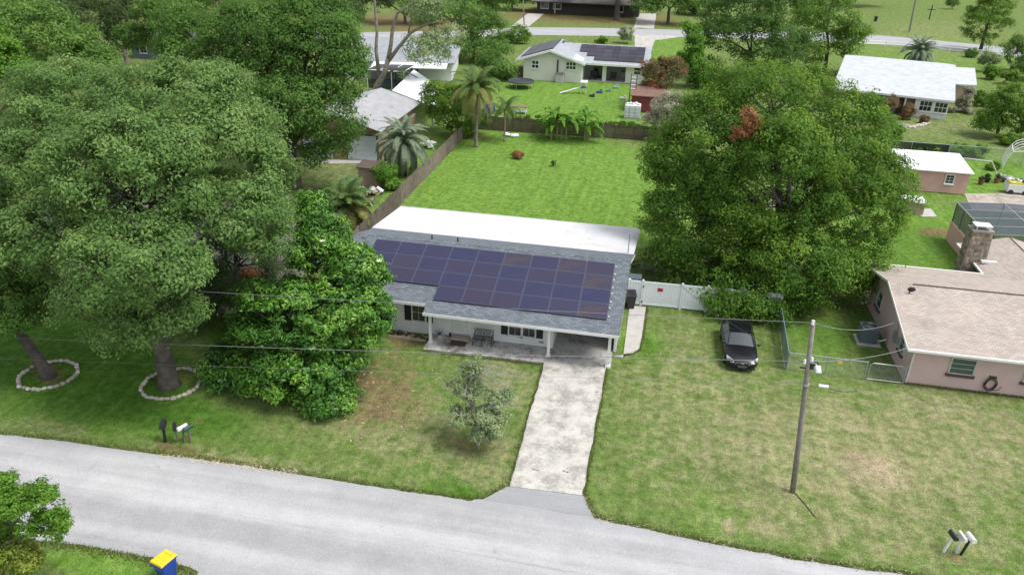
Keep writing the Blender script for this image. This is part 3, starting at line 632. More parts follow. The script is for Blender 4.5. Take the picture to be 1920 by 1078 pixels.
# ---------------- pink shed
sA = G(1700,357,0); sB = G(1808,366,0); shed = thing('garden_shed', 'pink lap-sided shed with a white metal roof', 'shed', ((sA[0]+sB[0])/2, sA[1]+1.5, 0))
sx0, sx1, sy0 = sA[0]-1.0, sB[0], (sA[1]+sB[1])/2; sy1 = sy0+4.6; fz, bz = 2.15, 2.75
lap = mat('pink_siding', (.60,.37,.33), .8, (.52,.32,.29), 1.2)
mb = MB(); mb.box(sx0+.05,sx1-.05,sy0+.05,sy1-.05,.05,fz-.02); mb.build('wall', lap, shed)
for k in range(9):
    z_ = .08+k*.23; mb = MB(); mb.add([(sx0,sy0-.005,z_),(sx1,sy0-.005,z_),(sx1,sy0+.045,z_+.228),(sx0,sy0+.045,z_+.228),(sx0,sy0+.048,z_),(sx1,sy0+.048,z_)], [(0,1,2,3),(4,5,1,0)]); mb.build('siding_board', lap, shed)
    mb = MB(); mb.add([(sx1+.005,sy0,z_),(sx1+.005,sy1,z_),(sx1-.045,sy1,z_+.228),(sx1-.045,sy0,z_+.228)], [(0,1,2,3)]); mb.build('siding_board', lap, shed)
whr = mat('white_sheet_roof', (.82,.83,.84), .45, (.74,.75,.77), .5, dirt=(.6,.6,.6), dth=(.6,.9))
mb = MB(); mb.slab([(sx0-.2,sy0-.25,fz+.12),(sx1+.25,sy0-.25,fz+.12),(sx1+.25,sy1+.2,bz+.1),(sx0-.2,sy1+.2,bz+.1)], .09); mb.build('roof', whr, shed)
mb = MB(); mb.prism([(sx1-.06,sy0+.05,fz-.02),(sx1-.06,sy1-.05,fz-.02),(sx1-.06,sy1-.05,bz-.02)], (.02,0,0)); mb.build('gable', lap, shed)
mb = MB(); a = sx0+(sx1-sx0)*.68; mb.box(a,a+.05,sy0-.24,sy1+.2,fz+.1,fz+.101); 
opening(shed, (sx0+(sx1-sx0)*.66,sy0,1.0), XU, -YU, .85, .95, 2, 3, .07, gmat=winglass)
# pump house
pA = G(1700,402,0); pump = thing('pump_house', 'low tan pump house with a flat white lid near the pink shed', 'shed', (pA[0]+.6, pA[1]+.8, 0))
mb = MB(); mb.box(pA[0]-.4,pA[0]+1.35,pA[1],pA[1]+1.6,0,1.15); mb.build('wall', mat('tan_block', (.45,.33,.24), .9), pump)
mb = MB(); mb.box(pA[0]-.55,pA[0]+1.5,pA[1]-.15,pA[1]+1.75,1.152,1.25); mb.build('lid', whr, pump)
# ---------------- far white house with solar panels
YF2 = G(980,149)[1]
fh = thing('far_house', 'cream house with two banks of dark solar panels on pale grey roof', 'house', (G(1090,149)[0], YF2+5, 0))
P2 = lambda x, y: PY(x, y, YF2)
roofpale = shingle('pale_shingles', (.40,.42,.44), (.31,.33,.36), (.24,.25,.27), sx=.5, sy=.25)
wl, wr_ = P2(981,149), P2(1090,150); ez = P2(981,109)[2]; pk = P2(1033,93)
creamw = mat('cream_wall', (.70,.69,.62), .8, (.64,.63,.57), .5)
mb = MB(); D2 = 11.0
mb.box(wl[0],wr_[0],YF2,YF2+D2,0,ez); mb.prism([(wl[0],YF2,ez),(wr_[0],YF2,ez),(pk[0],YF2,pk[2]-.3)], (0,D2,0)); mb.build('wall', creamw, fh)
el, er2 = P2(972,107), P2(1095,115)
ridgeb = (pk[0], YF2+D2+.6, pk[2]+.3)
mb = MB(); mb.slab([(el[0]-.3,YF2-.7,ez-.15),(pk[0],YF2-.7,pk[2]),(pk[0],YF2+D2+.6,pk[2]),(el[0]-.3,YF2+D2+.6,ez-.15)][::-1], .2); lroof = mb.build('roof', roofpale, fh)
mb = MB(); mb.slab([(pk[0]+.003,YF2-.7,pk[2]),(er2[0]+.3,YF2-.7,ez-.3),(er2[0]+.3,YF2+D2+.6,ez-.3),(pk[0]+.003,YF2+D2+.6,pk[2])][::-1], .2); mb.build('roof', roofpale, fh)
for A_, B_ in (((el[0]-.3,ez-.15),(pk[0],pk[2])), ((pk[0]+.01,pk[2]),(er2[0]+.3,ez-.3))):
    mb = MB(); mb.prism([(A_[0],YF2-.72,A_[1]-.28),(B_[0],YF2-.72,B_[1]-.28),(B_[0],YF2-.72,B_[1]+.03),(A_[0],YF2-.72,A_[1]+.03)], (0,-.06,0)); mb.build('barge_board', white, fh)
# right block
YB = YF2+2.2; PB = lambda x, y: PY(x, y, YB)
rwx = PB(1206,150)[0]; e2 = ez-.4; rz2 = pk[2]-.1; ry2 = YB+6.2
mb = MB(); mb.box(wr_[0]+.002,rwx,YB+2.5,YB+10,0,e2+.2); mb.build('patio_wall', mat('grey_patio_wall', (.36,.38,.36), .8), fh)
wx1 = PB(1172,150)[0]; mb = MB(); mb.box(wx1,rwx,YB,YB+2.498,0,e2); mb.build('wall', creamw, fh)
for px in (1131, 1136): pass
mb = MB(); pxx = PB(1132,150)[0]; mb.box(pxx-.3,pxx+.3,YB,YB+.5,0,e2); mb.build('pillar', creamw, fh)
mb = MB(); mb.box(wr_[0],wx1,YB,YB+.3,e2-.45,e2); mb.build('lintel', creamw, fh)
mb = MB(); mb.slab([(pk[0]+1.0,YB-.8,e2+.0),(rwx+.8,YB-.8,e2+.0),(rwx+.8,ry2,rz2),(pk[0]+1.0,ry2,rz2)], .2); mb.build('roof', roofpale, fh)
mb = MB(); mb.slab([(pk[0]+1,ry2+.003,rz2),(rwx+.8,ry2+.003,rz2),(rwx+.8,ry2+6.5,e2),(pk[0]+1,ry2+6.5,e2)], .2); mb.build('roof', roofpale, fh)
mb = MB(); mb.box(er2[0]+.3,rwx+.82,YB-.9,YB-.803,e2-.3,e2+.02); mb.build('fascia', white, fh)
dksol = mat('dark_solar', (.032,.026,.04), .35, (.022,.018,.03), 1.5, rnd=.5)
slope2 = (rz2-e2)/(ry2-YB+.8); t2 = math.atan(slope2)
def bank(parent, c, ux, uy, n_, cols, rows, w_, h, skip=()):
    me_ = MB().box(-w_/2+.03,w_/2-.03,-h/2+.03,h/2-.03,.05,.13).mesh('solar_panel', dksol)
    for i in range(cols):
        for j in range(rows):
            if (i, j) in skip: continue
            p = np.asarray(c, float)+np.asarray(ux)*((i+.5)*w_)+np.asarray(uy)*((j+.5)*h)
            o = link('solar_panel', me_, parent); mw = Matrix((( ux[0], uy[0], n_[0], p[0]-parent.location[0]), (ux[1], uy[1], n_[1], p[1]-parent.location[1]), (ux[2], uy[2], n_[2], p[2]), (0,0,0,1)))
            o.matrix_local = mw
ux = np.array([1.,0,0]); uy = np.array([0, math.cos(t2), math.sin(t2)]); nn_ = np.cross(ux, uy)
bl = G(1107,110,e2+1.0); wB = PB(1208,112)[0]-bl[0]-1.2
bank(fh, (PB(1082,112)[0], YB+.1, e2+.9*slope2), ux, uy, nn_, 8, 4, (PB(1207,116)[0]-PB(1082,112)[0])/8, 1.45, skip=((0,0),(0,1),(1,0)))
lt = math.atan2(pk[2]-ez+.15, pk[0]-el[0]+.3)
ux2 = np.array([math.cos(lt),0,math.sin(lt)]); uy2 = np.array([0,1.,0]); n2 = np.cross(ux2, uy2)
bank(fh, (el[0]+.4, YF2+.2, ez-.15+.7*math.tan(lt)), ux2, uy2, n2, 3, 6, 1.75, 1.75)
rt = math.atan2(-(pk[2]-ez+.3), er2[0]+.3-pk[0]); ux3 = np.array([math.cos(rt),0,math.sin(rt)]); n3 = np.cross(ux3, uy2)
bank(fh, (pk[0]+.5, YF2+D2-2.5, pk[2]-.5*math.tan(-rt)), ux3, uy2, n3, 1, 2, 1.6, 1.1)
wz0 = P2(1000,129)[2]; 
opening(fh, (P2(996,129)[0],YF2,wz0), XU, -YU, 1.25, 1.3, 2, 2, .12, muntin=.08); opening(fh, (P2(1060,131)[0],YF2,P2(1060,131)[2]), XU, -YU, 1.7, 1.25, 3, 2, .12, muntin=.08)
opening(fh, (PB(1187,141)[0],YB,1.3), XU, -YU, 1.2, 1.3, 1, 2, .12, muntin=.08)
mb = MB(); a = P2(1046,120)[0]; mb.box(a-.12,a+.12,YF2-.12,YF2-.002,.6,3.3); mb.build('downspout', sillb, fh)
mb = MB(); a = PB(1110,150)[0]; mb.box(a,a+2.0,YB+2.4,YB+2.498,.05,2.3); mb.build('sliding_door', winglass, fh)
mb = MB(); a = PB(1162,150)[0]; mb.box(a,a+.9,YB+2.42,YB+2.498,1.2,2.2); mb.build('patio_window', winglass, fh)
sheet('patio', [(wr_[0],YB-.5),(wx1,YB-.5),(wx1,YB+2.49),(wr_[0],YB+2.49)], .06, padc)
# ---------------- cream house on the right with pale roof
EZ = 2.7; rL, rR = G(1560,165,EZ), G(1791,190,EZ); RZ3 = 4.9; gR, gL = G(1783,122,RZ3), G(1555,104,RZ3)
ch = thing('ranch_house', 'cream ranch house with a wide pale grey roof and twin front windows', 'house', ((rL[0]+rR[0])/2, rR[1]+4, 0))
paleroof = shingle('silver_shingles', (.53,.56,.58), (.45,.47,.49), (.36,.375,.39), sx=.6, sy=.3)
ax = (rR-rL); ax[2] = 0; ax /= np.linalg.norm(ax); ay = np.array([-ax[1], ax[0], 0]); Lr = (rR-rL)@ax; Dr = (gR-rR)@ay
Q = lambda a, d, z_: rL+ax*a+ay*d+np.array([0, 0, z_-EZ])
mb = MB(); mb.slab([Q(0,0,EZ),Q(Lr,0,EZ),Q(Lr,Dr,RZ3),Q(0,Dr,RZ3)], .2); mb.build('roof', paleroof, ch)
mb = MB(); mb.slab([Q(0,Dr+.003,RZ3),Q(Lr,Dr+.003,RZ3),Q(Lr,2*Dr,EZ),Q(0,2*Dr,EZ)], .2); mb.build('rear_roof', paleroof, ch)
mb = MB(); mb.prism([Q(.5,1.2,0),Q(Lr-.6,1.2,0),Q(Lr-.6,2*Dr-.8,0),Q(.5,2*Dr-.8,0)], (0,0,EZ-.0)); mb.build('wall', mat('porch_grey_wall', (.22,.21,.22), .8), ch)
mb = MB(); mb.prism([Q(Lr*.70,.35,0),Q(Lr-.55,.35,0),Q(Lr-.55,1.19,0),Q(Lr*.70,1.19,0)], (0,0,EZ-.17)); mb.build('front_bay', whitem, ch)
mb = MB(); mb.prism([Q(Lr-.6,1.2,EZ),Q(Lr-.6,2*Dr-.8,EZ),Q(Lr-.6,Dr,RZ3-.3)], ax*.02); mb.build('gable', whitem, ch)
mb = MB(); mb.prism([Q(0,-.05,EZ-.25),Q(Lr,-.05,EZ-.25),Q(Lr,-.05,EZ+.01),Q(0,-.05,EZ+.01)], ay*.045); mb.build('fascia', white, ch)
for k in (.735, .855):
    opening(ch, Q(Lr*k,.35,.85), ax, -ay, Lr*.105, 1.45, 3, 2, .1, muntin=.05)
for k in (.36, .50, .62):
    mb = MB(); c = Q(Lr*k,.3,0); mb.box(c[0]-.09,c[0]+.09,c[1]-.09,c[1]+.09,0,EZ-.17); mb.build('porch_post', white, ch)
opening(ch, Q(Lr*.44,1.2,.9), ax, -ay, 2.0, 1.2, 2, 1, .08); 
mb = MB(); mb.prism([Q(Lr*.56,1.15,.05),Q(Lr*.56+1,1.15,.05),Q(Lr*.56+1,1.15,2.1),Q(Lr*.56,1.15,2.1)], ay*.04); mb.build('door', mat('dark_red_door', (.06,.02,.02), .5), ch)
a0, a1 = G(1785,126,4.0), G(1828,128,4.0); b1, b0 = G(1832,160,2.9), G(1792,158,2.9)
mb = MB(); mb.slab([b0,b1,a1,a0], .2); mb.build('annexe_roof', paleroof, ch)
mb = MB(); mb.prism([(b0[0]-.6,b0[1]+.3,0),(b1[0]-.3,b1[1]+.3,0),(a1[0]-.3,a1[1]-.3,0),(a0[0],a0[1]-.3,0)], (0,0,2.7)); mb.build('annexe_wall', mat('tan_wall', (.43,.33,.24), .9), ch)
# ---------------- brown garage (left)
gb = G(708,303,0); GYf = gb[1]; GQ = lambda x, y: PY(x, y, GYf)
gar = thing('garage', 'brown lap-sided double garage with two white roll doors', 'garage', (GQ(640,303)[0], GYf+5, 0))
gxr, gxl = GQ(712,303)[0], GQ(566,303)[0]; gez = GQ(715,243)[2]; pkx = (gxr+gxl)/2; gpz = GQ(640,214)[2]
brw = mat('brown_siding', (.36,.255,.16), .85, (.29,.2,.125), 1.2, rnd=.2)
bkY = G(701,164,gpz)[1]
mb = MB(); mb.box(gxl,gxr,GYf,bkY-.5,0,gez); mb.prism([(gxl,GYf,gez),(gxr,GYf,gez),(pkx,GYf,gpz-.15)], (0,bkY-.5-GYf,0)); mb.build('wall', brw, gar)
k = 0; z_ = .05
while z_ < gpz-.4:
    hw = (gxr-gxl)/2*min(1, max(.02, (gpz-.2-z_-.24)/(gpz-.2-gez))) if z_+.24 > gez else (gxr-gxl)/2
    mb = MB(); mb.add([(pkx-hw,GYf-.05,z_),(pkx+hw,GYf-.05,z_),(pkx+hw,GYf-.005,z_+.238),(pkx-hw,GYf-.005,z_+.238),(pkx-hw,GYf-.002,z_),(pkx+hw,GYf-.002,z_)], [(0,1,2,3),(4,5,1,0)]); mb.build('siding_board', brw, gar)
    z_ += .24
garroof = mat('weathered_tin_roof', (.37,.37,.385), .7, (.30,.30,.31), 1.0, dirt=(.19,.175,.18), dscale=1.2, dth=(.55,.75), bmp=.1)
ov = .45
for sgn, xe in ((1, gxr), (-1, gxl)):
    xo = xe+sgn*ov; zo = gez-ov*(gpz-gez)/((gxr-gxl)/2)
    pts = [(pkx+sgn*.002,GYf-.5,gpz),(xo,GYf-.5,zo),(xo,bkY,zo),(pkx+sgn*.002,bkY,gpz)]
    if sgn > 0: pts = pts[::-1]
    mb = MB(); mb.slab(pts[::-1] if False else pts, .1); mb.build('roof', garroof, gar)
    mb = MB(); mb.prism([(pkx,GYf-.52,gpz-.2),(xo,GYf-.52,zo-.2),(xo,GYf-.52,zo+.02),(pkx,GYf-.52,gpz+.02)], (0,-.05,0)); mb.build('barge_board', mat('brown_trim', (.13,.09,.065), .8), gar)
doorm = mat('roll_door', (.62,.68,.74), .5, (.56,.62,.68), 1)
for xa, xb in ((654, 708), (572, 626)):
    x0_, x1_ = GQ(xa,303)[0], GQ(xb,303)[0]; dz = GQ(xa,252)[2]
    mb = MB(); mb.box(x0_-.12,x1_+.12,GYf-.07,GYf-.052,0,dz+.14); mb.build('door_frame', MATS['brown_trim'], gar)
    n_ = 5
    first = None
    for k in range(n_):
        mb = MB(); mb.box(x0_,x1_,GYf-.10,GYf-.072,.02+k*(dz-.02)/n_,.0+(k+1)*(dz-.02)/n_); o = mb.build('door_panel', doorm, gar)
# ---------------- white canopy, grey house and screened pool behind the garage
cn = thing('carport_canopy', 'white flat sheet canopy standing behind the brown garage', 'canopy', G(780,200,0))
pts = [G(735,170,2.7), G(812,200,2.7), G(827,166,2.8), G(776,131,2.8)]
mb = MB(); mb.slab(pts, .12); mb.build('sheet_roof', whr, cn)
for p in pts:
    c = sum(pts)/4; q_ = p+(c-p)*.06; mb = MB(); mb.box(q_[0]-.06,q_[0]+.06,q_[1]-.06,q_[1]+.06,0,p[2]-.13); mb.build('post', whitem, cn)
gh = thing('grey_roof_house', 'house with a low grey roof and bright white eave behind the twisted tree', 'house', G(760,140,0))
e0, e1 = G(640,113,2.8), G(852,119,2.8); D4 = 13.0
dirr = e1-e0; dirr[2] = 0; Lh = np.linalg.norm(dirr); dirr /= Lh; nrm = np.array([-dirr[1], dirr[0], 0])
HQ = lambda a, d, z: e0+dirr*a+nrm*d+np.array([0, 0, z-2.8])
greyr = shingle('slate_grey_shingles', (.33,.35,.37), (.27,.29,.31), (.2,.21,.23), sx=.5, sy=.25)
mb = MB(); mb.slab([HQ(0,0,2.8),HQ(Lh,0,2.8),HQ(Lh-4,D4*.6,5.2),HQ(0,D4*.6,5.2)], .2); mb.build('roof', greyr, gh)
mb = MB(); mb.slab([HQ(0,D4*.6+.003,5.2),HQ(Lh-4,D4*.6+.003,5.2),HQ(Lh,D4*1.2,2.8),HQ(0,D4*1.2,2.8)], .2); mb.build('rear_roof', greyr, gh)
mb = MB(); mb.slab([HQ(Lh,0.003,2.8),HQ(Lh,D4*1.2,2.8),HQ(Lh-4,D4*.6,5.19)], .2); mb.build('hip_roof', greyr, gh)
mb = MB(); mb.prism([HQ(.5,.6,0),HQ(Lh-.5,.6,0),HQ(Lh-.5,D4*1.1,0),HQ(.5,D4*1.1,0)], (0,0,2.6)); mb.build('wall', wallwhite, gh)
mb = MB(); mb.slab([HQ(5,-3.0,2.5),HQ(Lh-1,-3.0,2.5),HQ(Lh-1,-.02,2.75),HQ(5,-.02,2.75)], .12); mb.build('porch_roof', whr, gh)
pc = thing('screen_room', 'black screened pool room between grey-roofed house and white canopy', 'enclosure', G(735,160,0))
p4 = [G(690,165,0), G(765,165,0)]; x0_, x1_, y0_ = p4[0][0], p4[1][0], p4[0][1]; y1_ = y0_+7
dsc = screenmat('black_screen', (.015,.016,.02), .25)
for x in np.linspace(x0_, x1_, 4):
    for y in (y0_, y1_): mb = MB(); mb.box(x-.05,x+.05,y-.05,y+.05,0,2.6); mb.build('post', whitem if y == y0_ else bronze, pc)
    mb = MB(); mb.tube([(x,y0_,2.62),(x,y1_,2.62)], .06, 4); mb.build('roof_bar', whitem, pc)
for y in (y0_, y1_): mb = MB(); mb.tube([(x0_,y,2.62),(x1_,y,2.62)], .07, 4); mb.build('roof_bar', whitem, pc)
for a in (((x0_,y0_,0),(x1_,y0_,0),(x1_,y0_,2.6),(x0_,y0_,2.6)), ((x1_,y0_,0),(x1_,y1_,0),(x1_,y1_,2.6),(x1_,y0_,2.6)), ((x0_,y0_,2.63),(x1_,y0_,2.63),(x1_,y1_,2.63),(x0_,y1_,2.63))):
    mb = MB(); mb.poly(a); mb.build('screen_panel', dsc, pc)
sheet('pool', [(x0_+.5,y0_+1),(x1_-.5,y0_+1),(x1_-.5,y1_-1),(x0_+.5,y1_-1)], .04, mat('pool_water', (.03,.25,.24), .05, (.03,.2,.2), 1))
# ---------------- brown house behind the big left oak
lh = thing('brown_roof_house', 'low house with dull brown roof half hidden behind the big left oak', 'house', (-33, 45, 0))
brr = shingle('brown_shingles', (.17,.155,.15), (.12,.11,.108), (.07,.065,.065))
mb = MB(); mb.box(-43,-23.6,41.2,51,0,2.5); mb.build('wall', mat('dull_wall', (.30,.27,.24), .9), lh)
mb = MB(); mb.slab([(-43.6,40.5,2.55),(-23,40.5,2.55),(-23,46.1,4.4),(-43.6,46.1,4.4)], .14); mb.build('roof', brr, lh)
mb = MB(); mb.slab([(-43.6,46.103,4.4),(-23,46.103,4.4),(-23,51.8,2.55),(-43.6,51.8,2.55)], .14); mb.build('rear_roof', brr, lh)
mb = MB(); mb.prism([(-23.65,41.2,2.5),(-23.65,51,2.5),(-23.65,46.1,4.2)], (.04,0,0)); mb.build('gable', MATS['dull_wall'], lh)
mb = MB(); mb.box(-43.62,-22.98,40.46,40.498,2.4,2.57); mb.build('fascia', mat('brown_fascia', (.2,.17,.15), .8), lh)
for x_ in (-41,-37,-33,-29,-26.2): opening(lh, (x_,41.2,.95), XU, -YU, 1.3, 1.2, 2, 2, .07, fmat=MATS['brown_fascia'])
sheet('front_path', [(-40,39.6),(-24,39.4),(-24,40.3),(-40,40.5)], .04, padc)
# ---------------- dark house across the far road, small blue house at upper left
fd = thing('shaded_house', 'dark house with thin white porch posts under trees across the far road', 'house', G(1090,22,0))
a0, a1 = G(1003,26,0), G(1200,26,0)
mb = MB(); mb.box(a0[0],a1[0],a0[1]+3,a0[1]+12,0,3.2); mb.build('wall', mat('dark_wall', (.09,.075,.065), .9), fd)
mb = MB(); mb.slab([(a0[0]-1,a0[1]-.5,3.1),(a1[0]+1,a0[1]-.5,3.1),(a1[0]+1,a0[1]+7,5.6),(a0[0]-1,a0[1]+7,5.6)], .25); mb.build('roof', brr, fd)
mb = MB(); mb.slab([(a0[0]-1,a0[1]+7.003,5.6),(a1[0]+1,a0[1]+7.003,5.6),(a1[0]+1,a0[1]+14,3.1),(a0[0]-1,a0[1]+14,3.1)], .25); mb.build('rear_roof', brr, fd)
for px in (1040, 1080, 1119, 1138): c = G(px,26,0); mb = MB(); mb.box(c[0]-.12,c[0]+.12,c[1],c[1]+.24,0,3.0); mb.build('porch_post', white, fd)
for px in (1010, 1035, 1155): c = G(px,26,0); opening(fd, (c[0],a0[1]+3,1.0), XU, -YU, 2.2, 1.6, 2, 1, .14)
bhp = G(290,112,0); bh = thing('blue_cottage', 'small blue-grey cottage glimpsed between trees at a pale leaning trunk', 'house', bhp)
mb = MB(); mb.box(bhp[0]-4,bhp[0]+3,bhp[1],bhp[1]+6,0,2.8); mb.build('wall', mat('blue_wall', (.16,.2,.24), .8), bh)
mb = MB(); mb.slab([(bhp[0]-4.5,bhp[1]-.6,2.9),(bhp[0]+3.5,bhp[1]-.6,2.9),(bhp[0]+3.5,bhp[1]+3,4.2),(bhp[0]-4.5,bhp[1]+3,4.2)], .2); mb.build('roof', greyr, bh)
mb = MB(); mb.slab([(bhp[0]-4.5,bhp[1]+3.003,4.2),(bhp[0]+3.5,bhp[1]+3.003,4.2),(bhp[0]+3.5,bhp[1]+6.6,2.9),(bhp[0]-4.5,bhp[1]+6.6,2.9)], .2); mb.build('rear_roof', greyr, bh)
opening(bh, (bhp[0]-2.5,bhp[1],.9), XU, -YU, 1.4, 1.3, 2, 2, .1)
# ================================================================== vegetation
def leaves_mesh(name, pos, nrm, size, val, m, aspect=.5, fold=0.0):
    """one mesh of diamond leaves; val = per-leaf tone 0..1"""
    n = len(pos); rnd = RNG.normal(size=(n, 3)); nrm = nrm/(np.linalg.norm(nrm, axis=1, keepdims=True)+1e-9)
    t = np.cross(nrm, rnd); t /= np.linalg.norm(t, axis=1, keepdims=True)+1e-9; b_ = np.cross(nrm, t)
    s = (size*RNG.uniform(.55, 1.45, n))[:, None] if np.ndim(size) == 0 else size[:, None]
    droop = np.array([0, 0, -.15])*s
    V = np.stack([pos-t*s*.5, pos-b_*s*aspect*.5+t*s*.05+nrm*s*.1, pos+t*s*.5+droop, pos+b_*s*aspect*.5+t*s*.05+nrm*s*.1], 1).astype(np.float32)
    me = bpy.data.meshes.new(name); me.vertices.add(4*n); me.vertices.foreach_set('co', V.ravel())
    me.loops.add(4*n); me.loops.foreach_set('vertex_index', np.arange(4*n, dtype=np.int32)); me.polygons.add(n)
    me.polygons.foreach_set('loop_start', np.arange(0, 4*n, 4, dtype=np.int32)); me.polygons.foreach_set('loop_total', np.full(n, 4, np.int32)); me.update()
    a = me.attributes.new('v', 'FLOAT', 'POINT'); a.data.foreach_set('value', np.repeat(np.clip(val, 0, 1), 4).astype(np.float32))
    me.materials.append(m); return me
def unit(n):
    v = RNG.normal(size=(n, 3)); return v/np.linalg.norm(v, axis=1, keepdims=True)
def clumps(lobes, nC, under=.35, inner=.15, bough=None, shell=.32):
    """clump centres, outward directions and bough tone: boughs sit on the lobes' skins, clumps mound over each bough"""
    L = [(np.asarray(c, float), np.asarray(r, float)) for c, r in lobes]
    w_ = np.array([(r[0]*r[1]*r[2])**(2/3) for c, r in L]); w_ /= w_.sum(); out = []; tries = 0
    per = 9; nB = max(4, int(nC/per)); bs = []
    area = sum(4*math.pi*((r[0]*r[1]*r[2])**(2/3)) for c, r in L)*.5
    R_ = bough or min(1.15*math.sqrt(area/nB/math.pi), .6*max(r.max() for c, r in L))
    while len(bs) < nB and tries < 60:
        tries += 1; k = RNG.choice(len(L), size=nB, p=w_); d = unit(nB)
        for kk, dd in zip(k, d):
            if dd[2] < -.25 and RNG.random() > under: continue
            c, r = L[kk]; f = RNG.uniform(.72, 1.0) if RNG.random() > inner else RNG.uniform(.35, .7)
            p = c+np.maximum(r*.62, r-.55*R_)*dd*f; ins = False
            for j, (c2, r2) in enumerate(L):
                if j != kk and np.linalg.norm((p-c2)/r2) < .72: ins = True; break
            if ins and RNG.random() > .1: continue
            if p[2] < .25: continue
            bs.append((p, dd, kk, RNG.random()))
            if len(bs) >= nB: break
    for p, dd, kk, tone in bs:
        n = max(3, int(per*RNG.uniform(.6, 1.4))); rb_ = R_*RNG.uniform(.7, 1.25); o = unit(n)
        o += dd*.45+np.array([0, 0, .35]); o /= np.linalg.norm(o, axis=1, keepdims=True); o *= rb_*RNG.uniform(.55, 1.0, (n, 1)); o[:, 2] *= .75
        for q_ in o: out.append((p+q_, dd*.5+q_/rb_*.5, kk, tone))
    nU = int(len(out)*shell); U = []; tries = 0          # leaves of the shell between the boughs, darker toned for the shaded gaps
    while len(U) < nU and tries < 30:
        tries += 1; k = RNG.choice(len(L), size=nU, p=w_); d = unit(nU)
        for kk, dd in zip(k, d):
            if dd[2] < -.3 and RNG.random() > under: continue
            c, r = L[kk]; p = c+np.maximum(r*.6, r-.45*R_)*dd*RNG.uniform(.74, .96); ins = False
            for j, (c2, r2) in enumerate(L):
                if j != kk and np.linalg.norm((p-c2)/r2) < .78: ins = True; break
            if ins: continue
            U.append((p, dd, kk, .5*RNG.random()))
            if len(U) >= nU: break
    if len(out) > 40:
        keep = RNG.permutation(len(out))[:int(len(out)*.84)]; out = [out[i] for i in keep]+U
    return [c for c in out if c[0][2] > .2]
def crown(name, lobes, nC, per, leaf, cr, m, parent, aspect=.5, under=.35, inner=.15, tone=(.2, .8), flat=.75, lit=.25, off=None, bough=None, shell=.32):
    cl = clumps(lobes, nC, under, inner, bough, shell); P, Nn, Vv = [], [], []
    for p, d, k, bt in cl:
        n = max(4, int(per*RNG.uniform(.5, 1.5))); rr = cr*RNG.uniform(.6, 1.35)
        o = unit(n)*(RNG.random((n, 1))**.45)*rr; o[:, 2] *= flat
        P.append(p+o); Nn.append(d*.55+o/rr*.75+np.array([0, 0, .4])+RNG.normal(size=(n, 3))*.3)
        tv = tone[0]+(tone[1]-tone[0])*(.75*bt+.25*RNG.random()); Vv.append(tv*.72+RNG.random(n)*.18+.06+.22*np.clip((o/rr)@(d*.6+np.array([0, 0, .4])), -.6, 1)*lit*2)  # leaves on a clump's upper, outer side toned lighter, as if lit
    P = np.concatenate(P); Nn = np.concatenate(Nn); Vv = np.concatenate(Vv); q_ = P[:, 2] > .05; P, Nn, Vv = P[q_], Nn[q_], Vv[q_]
    if off is not None: P = P-np.asarray(off)
    o_ = link(name, leaves_mesh(name, P, Nn, leaf, Vv, m, aspect), parent); return o_, cl
def limbs(basep, lobes, cl, r0, fork=.35, ntw=60, lean=(0, 0), seed=1, twr=.03):
    """trunk with limbs reaching into every lobe and twigs to some clumps"""
    r = np.random.default_rng(seed); mb = MB(); bp = np.asarray(basep, float)
    top = np.mean([np.asarray(c, float) for c, _ in lobes], 0); H_ = max(c[2] for c, _ in lobes)-bp[2]
    fz = bp[2]+H_*fork; fp = np.array([bp[0]+lean[0], bp[1]+lean[1], fz])
    tr_ = [bp+np.array([0, 0, -.15]), bp+np.array([0, 0, .25])+(fp-bp)*[.08, .08, 0], bp+(fp-bp)*.35+r.normal(0, .05, 3)*[1, 1, 0], bp+(fp-bp)*.7+r.normal(0, .06, 3)*[1, 1, 0], fp]
    mb.tube(tr_, [r0*1.55, r0*1.12, r0*.95, r0*.86, r0*.8], 12)
    ends = []
    for c, rad in lobes:
        c = np.asarray(c, float); a = fp-np.array([0, 0, r0*.6]); mid = a+(c-a)*.5+np.array([0, 0, .08*np.linalg.norm(c-a)])+r.normal(0, .25, 3); rr = r0*.5
        mb.tube([a, a+(mid-a)*.5+r.normal(0, .1, 3), mid, c], [rr*1.1, rr*.85, rr*.62, rr*.25], 7); ends.append((mid, c, rr))
    if cl:
        for i in r.choice(len(cl), size=min(ntw, len(cl)), replace=False):
            p, d, k, _t = cl[i]; mid, c, rr = ends[k] if k < len(ends) else ends[0]; s0 = mid+(c-mid)*r.uniform(.2, 1); m_ = s0+(p-s0)*.55+r.normal(0, .2, 3)
            mb.tube([s0, m_, p], [twr*2, twr*1.3, twr*.5], 4)
    return mb
def lobe(px, py, rx, ry, Y, fy=1.0):
    c = PY(px, py, Y); s_ = depth(c)/FPX
    return (c, np.array([rx*s_, (rx+ry)*.5*s_*fy, ry*s_]))
def tree(name, label, basexy, lobespx, nC, per, leaf, cr, lm, r0=.3, bm=None, group=None, fork=.35, lean=(0, 0), ntw=60, aspect=.5, under=.35, inner=.15, tone=(.2, .8), cat='tree', trunkname='trunk', crownname='crown', seed=1, flat=.75, bough=None, shell=.32):
    bx_, by_ = basexy[0], basexy[1]
    t_ = thing(name, label, cat, (bx_, by_, 0), 0, group)
    L = [lobe(px, py, rx, ry, by_+dy) for px, py, rx, ry, dy in lobespx]
    off = (bx_, by_, 0)
    cr_, cl = crown(crownname, L, nC, per, leaf, cr, lm, t_, aspect, under, inner, tone, flat, off=off, bough=bough, shell=shell)
    limbs((bx_, by_, 0), L, cl, r0, fork, ntw, lean, seed).build(trunkname, bm or bark, t_, smooth=True)
    return t_, L, cl
oak = leafmat('oak_leaf', (.028,.070,.015), (.09,.19,.036), (.235,.355,.08))
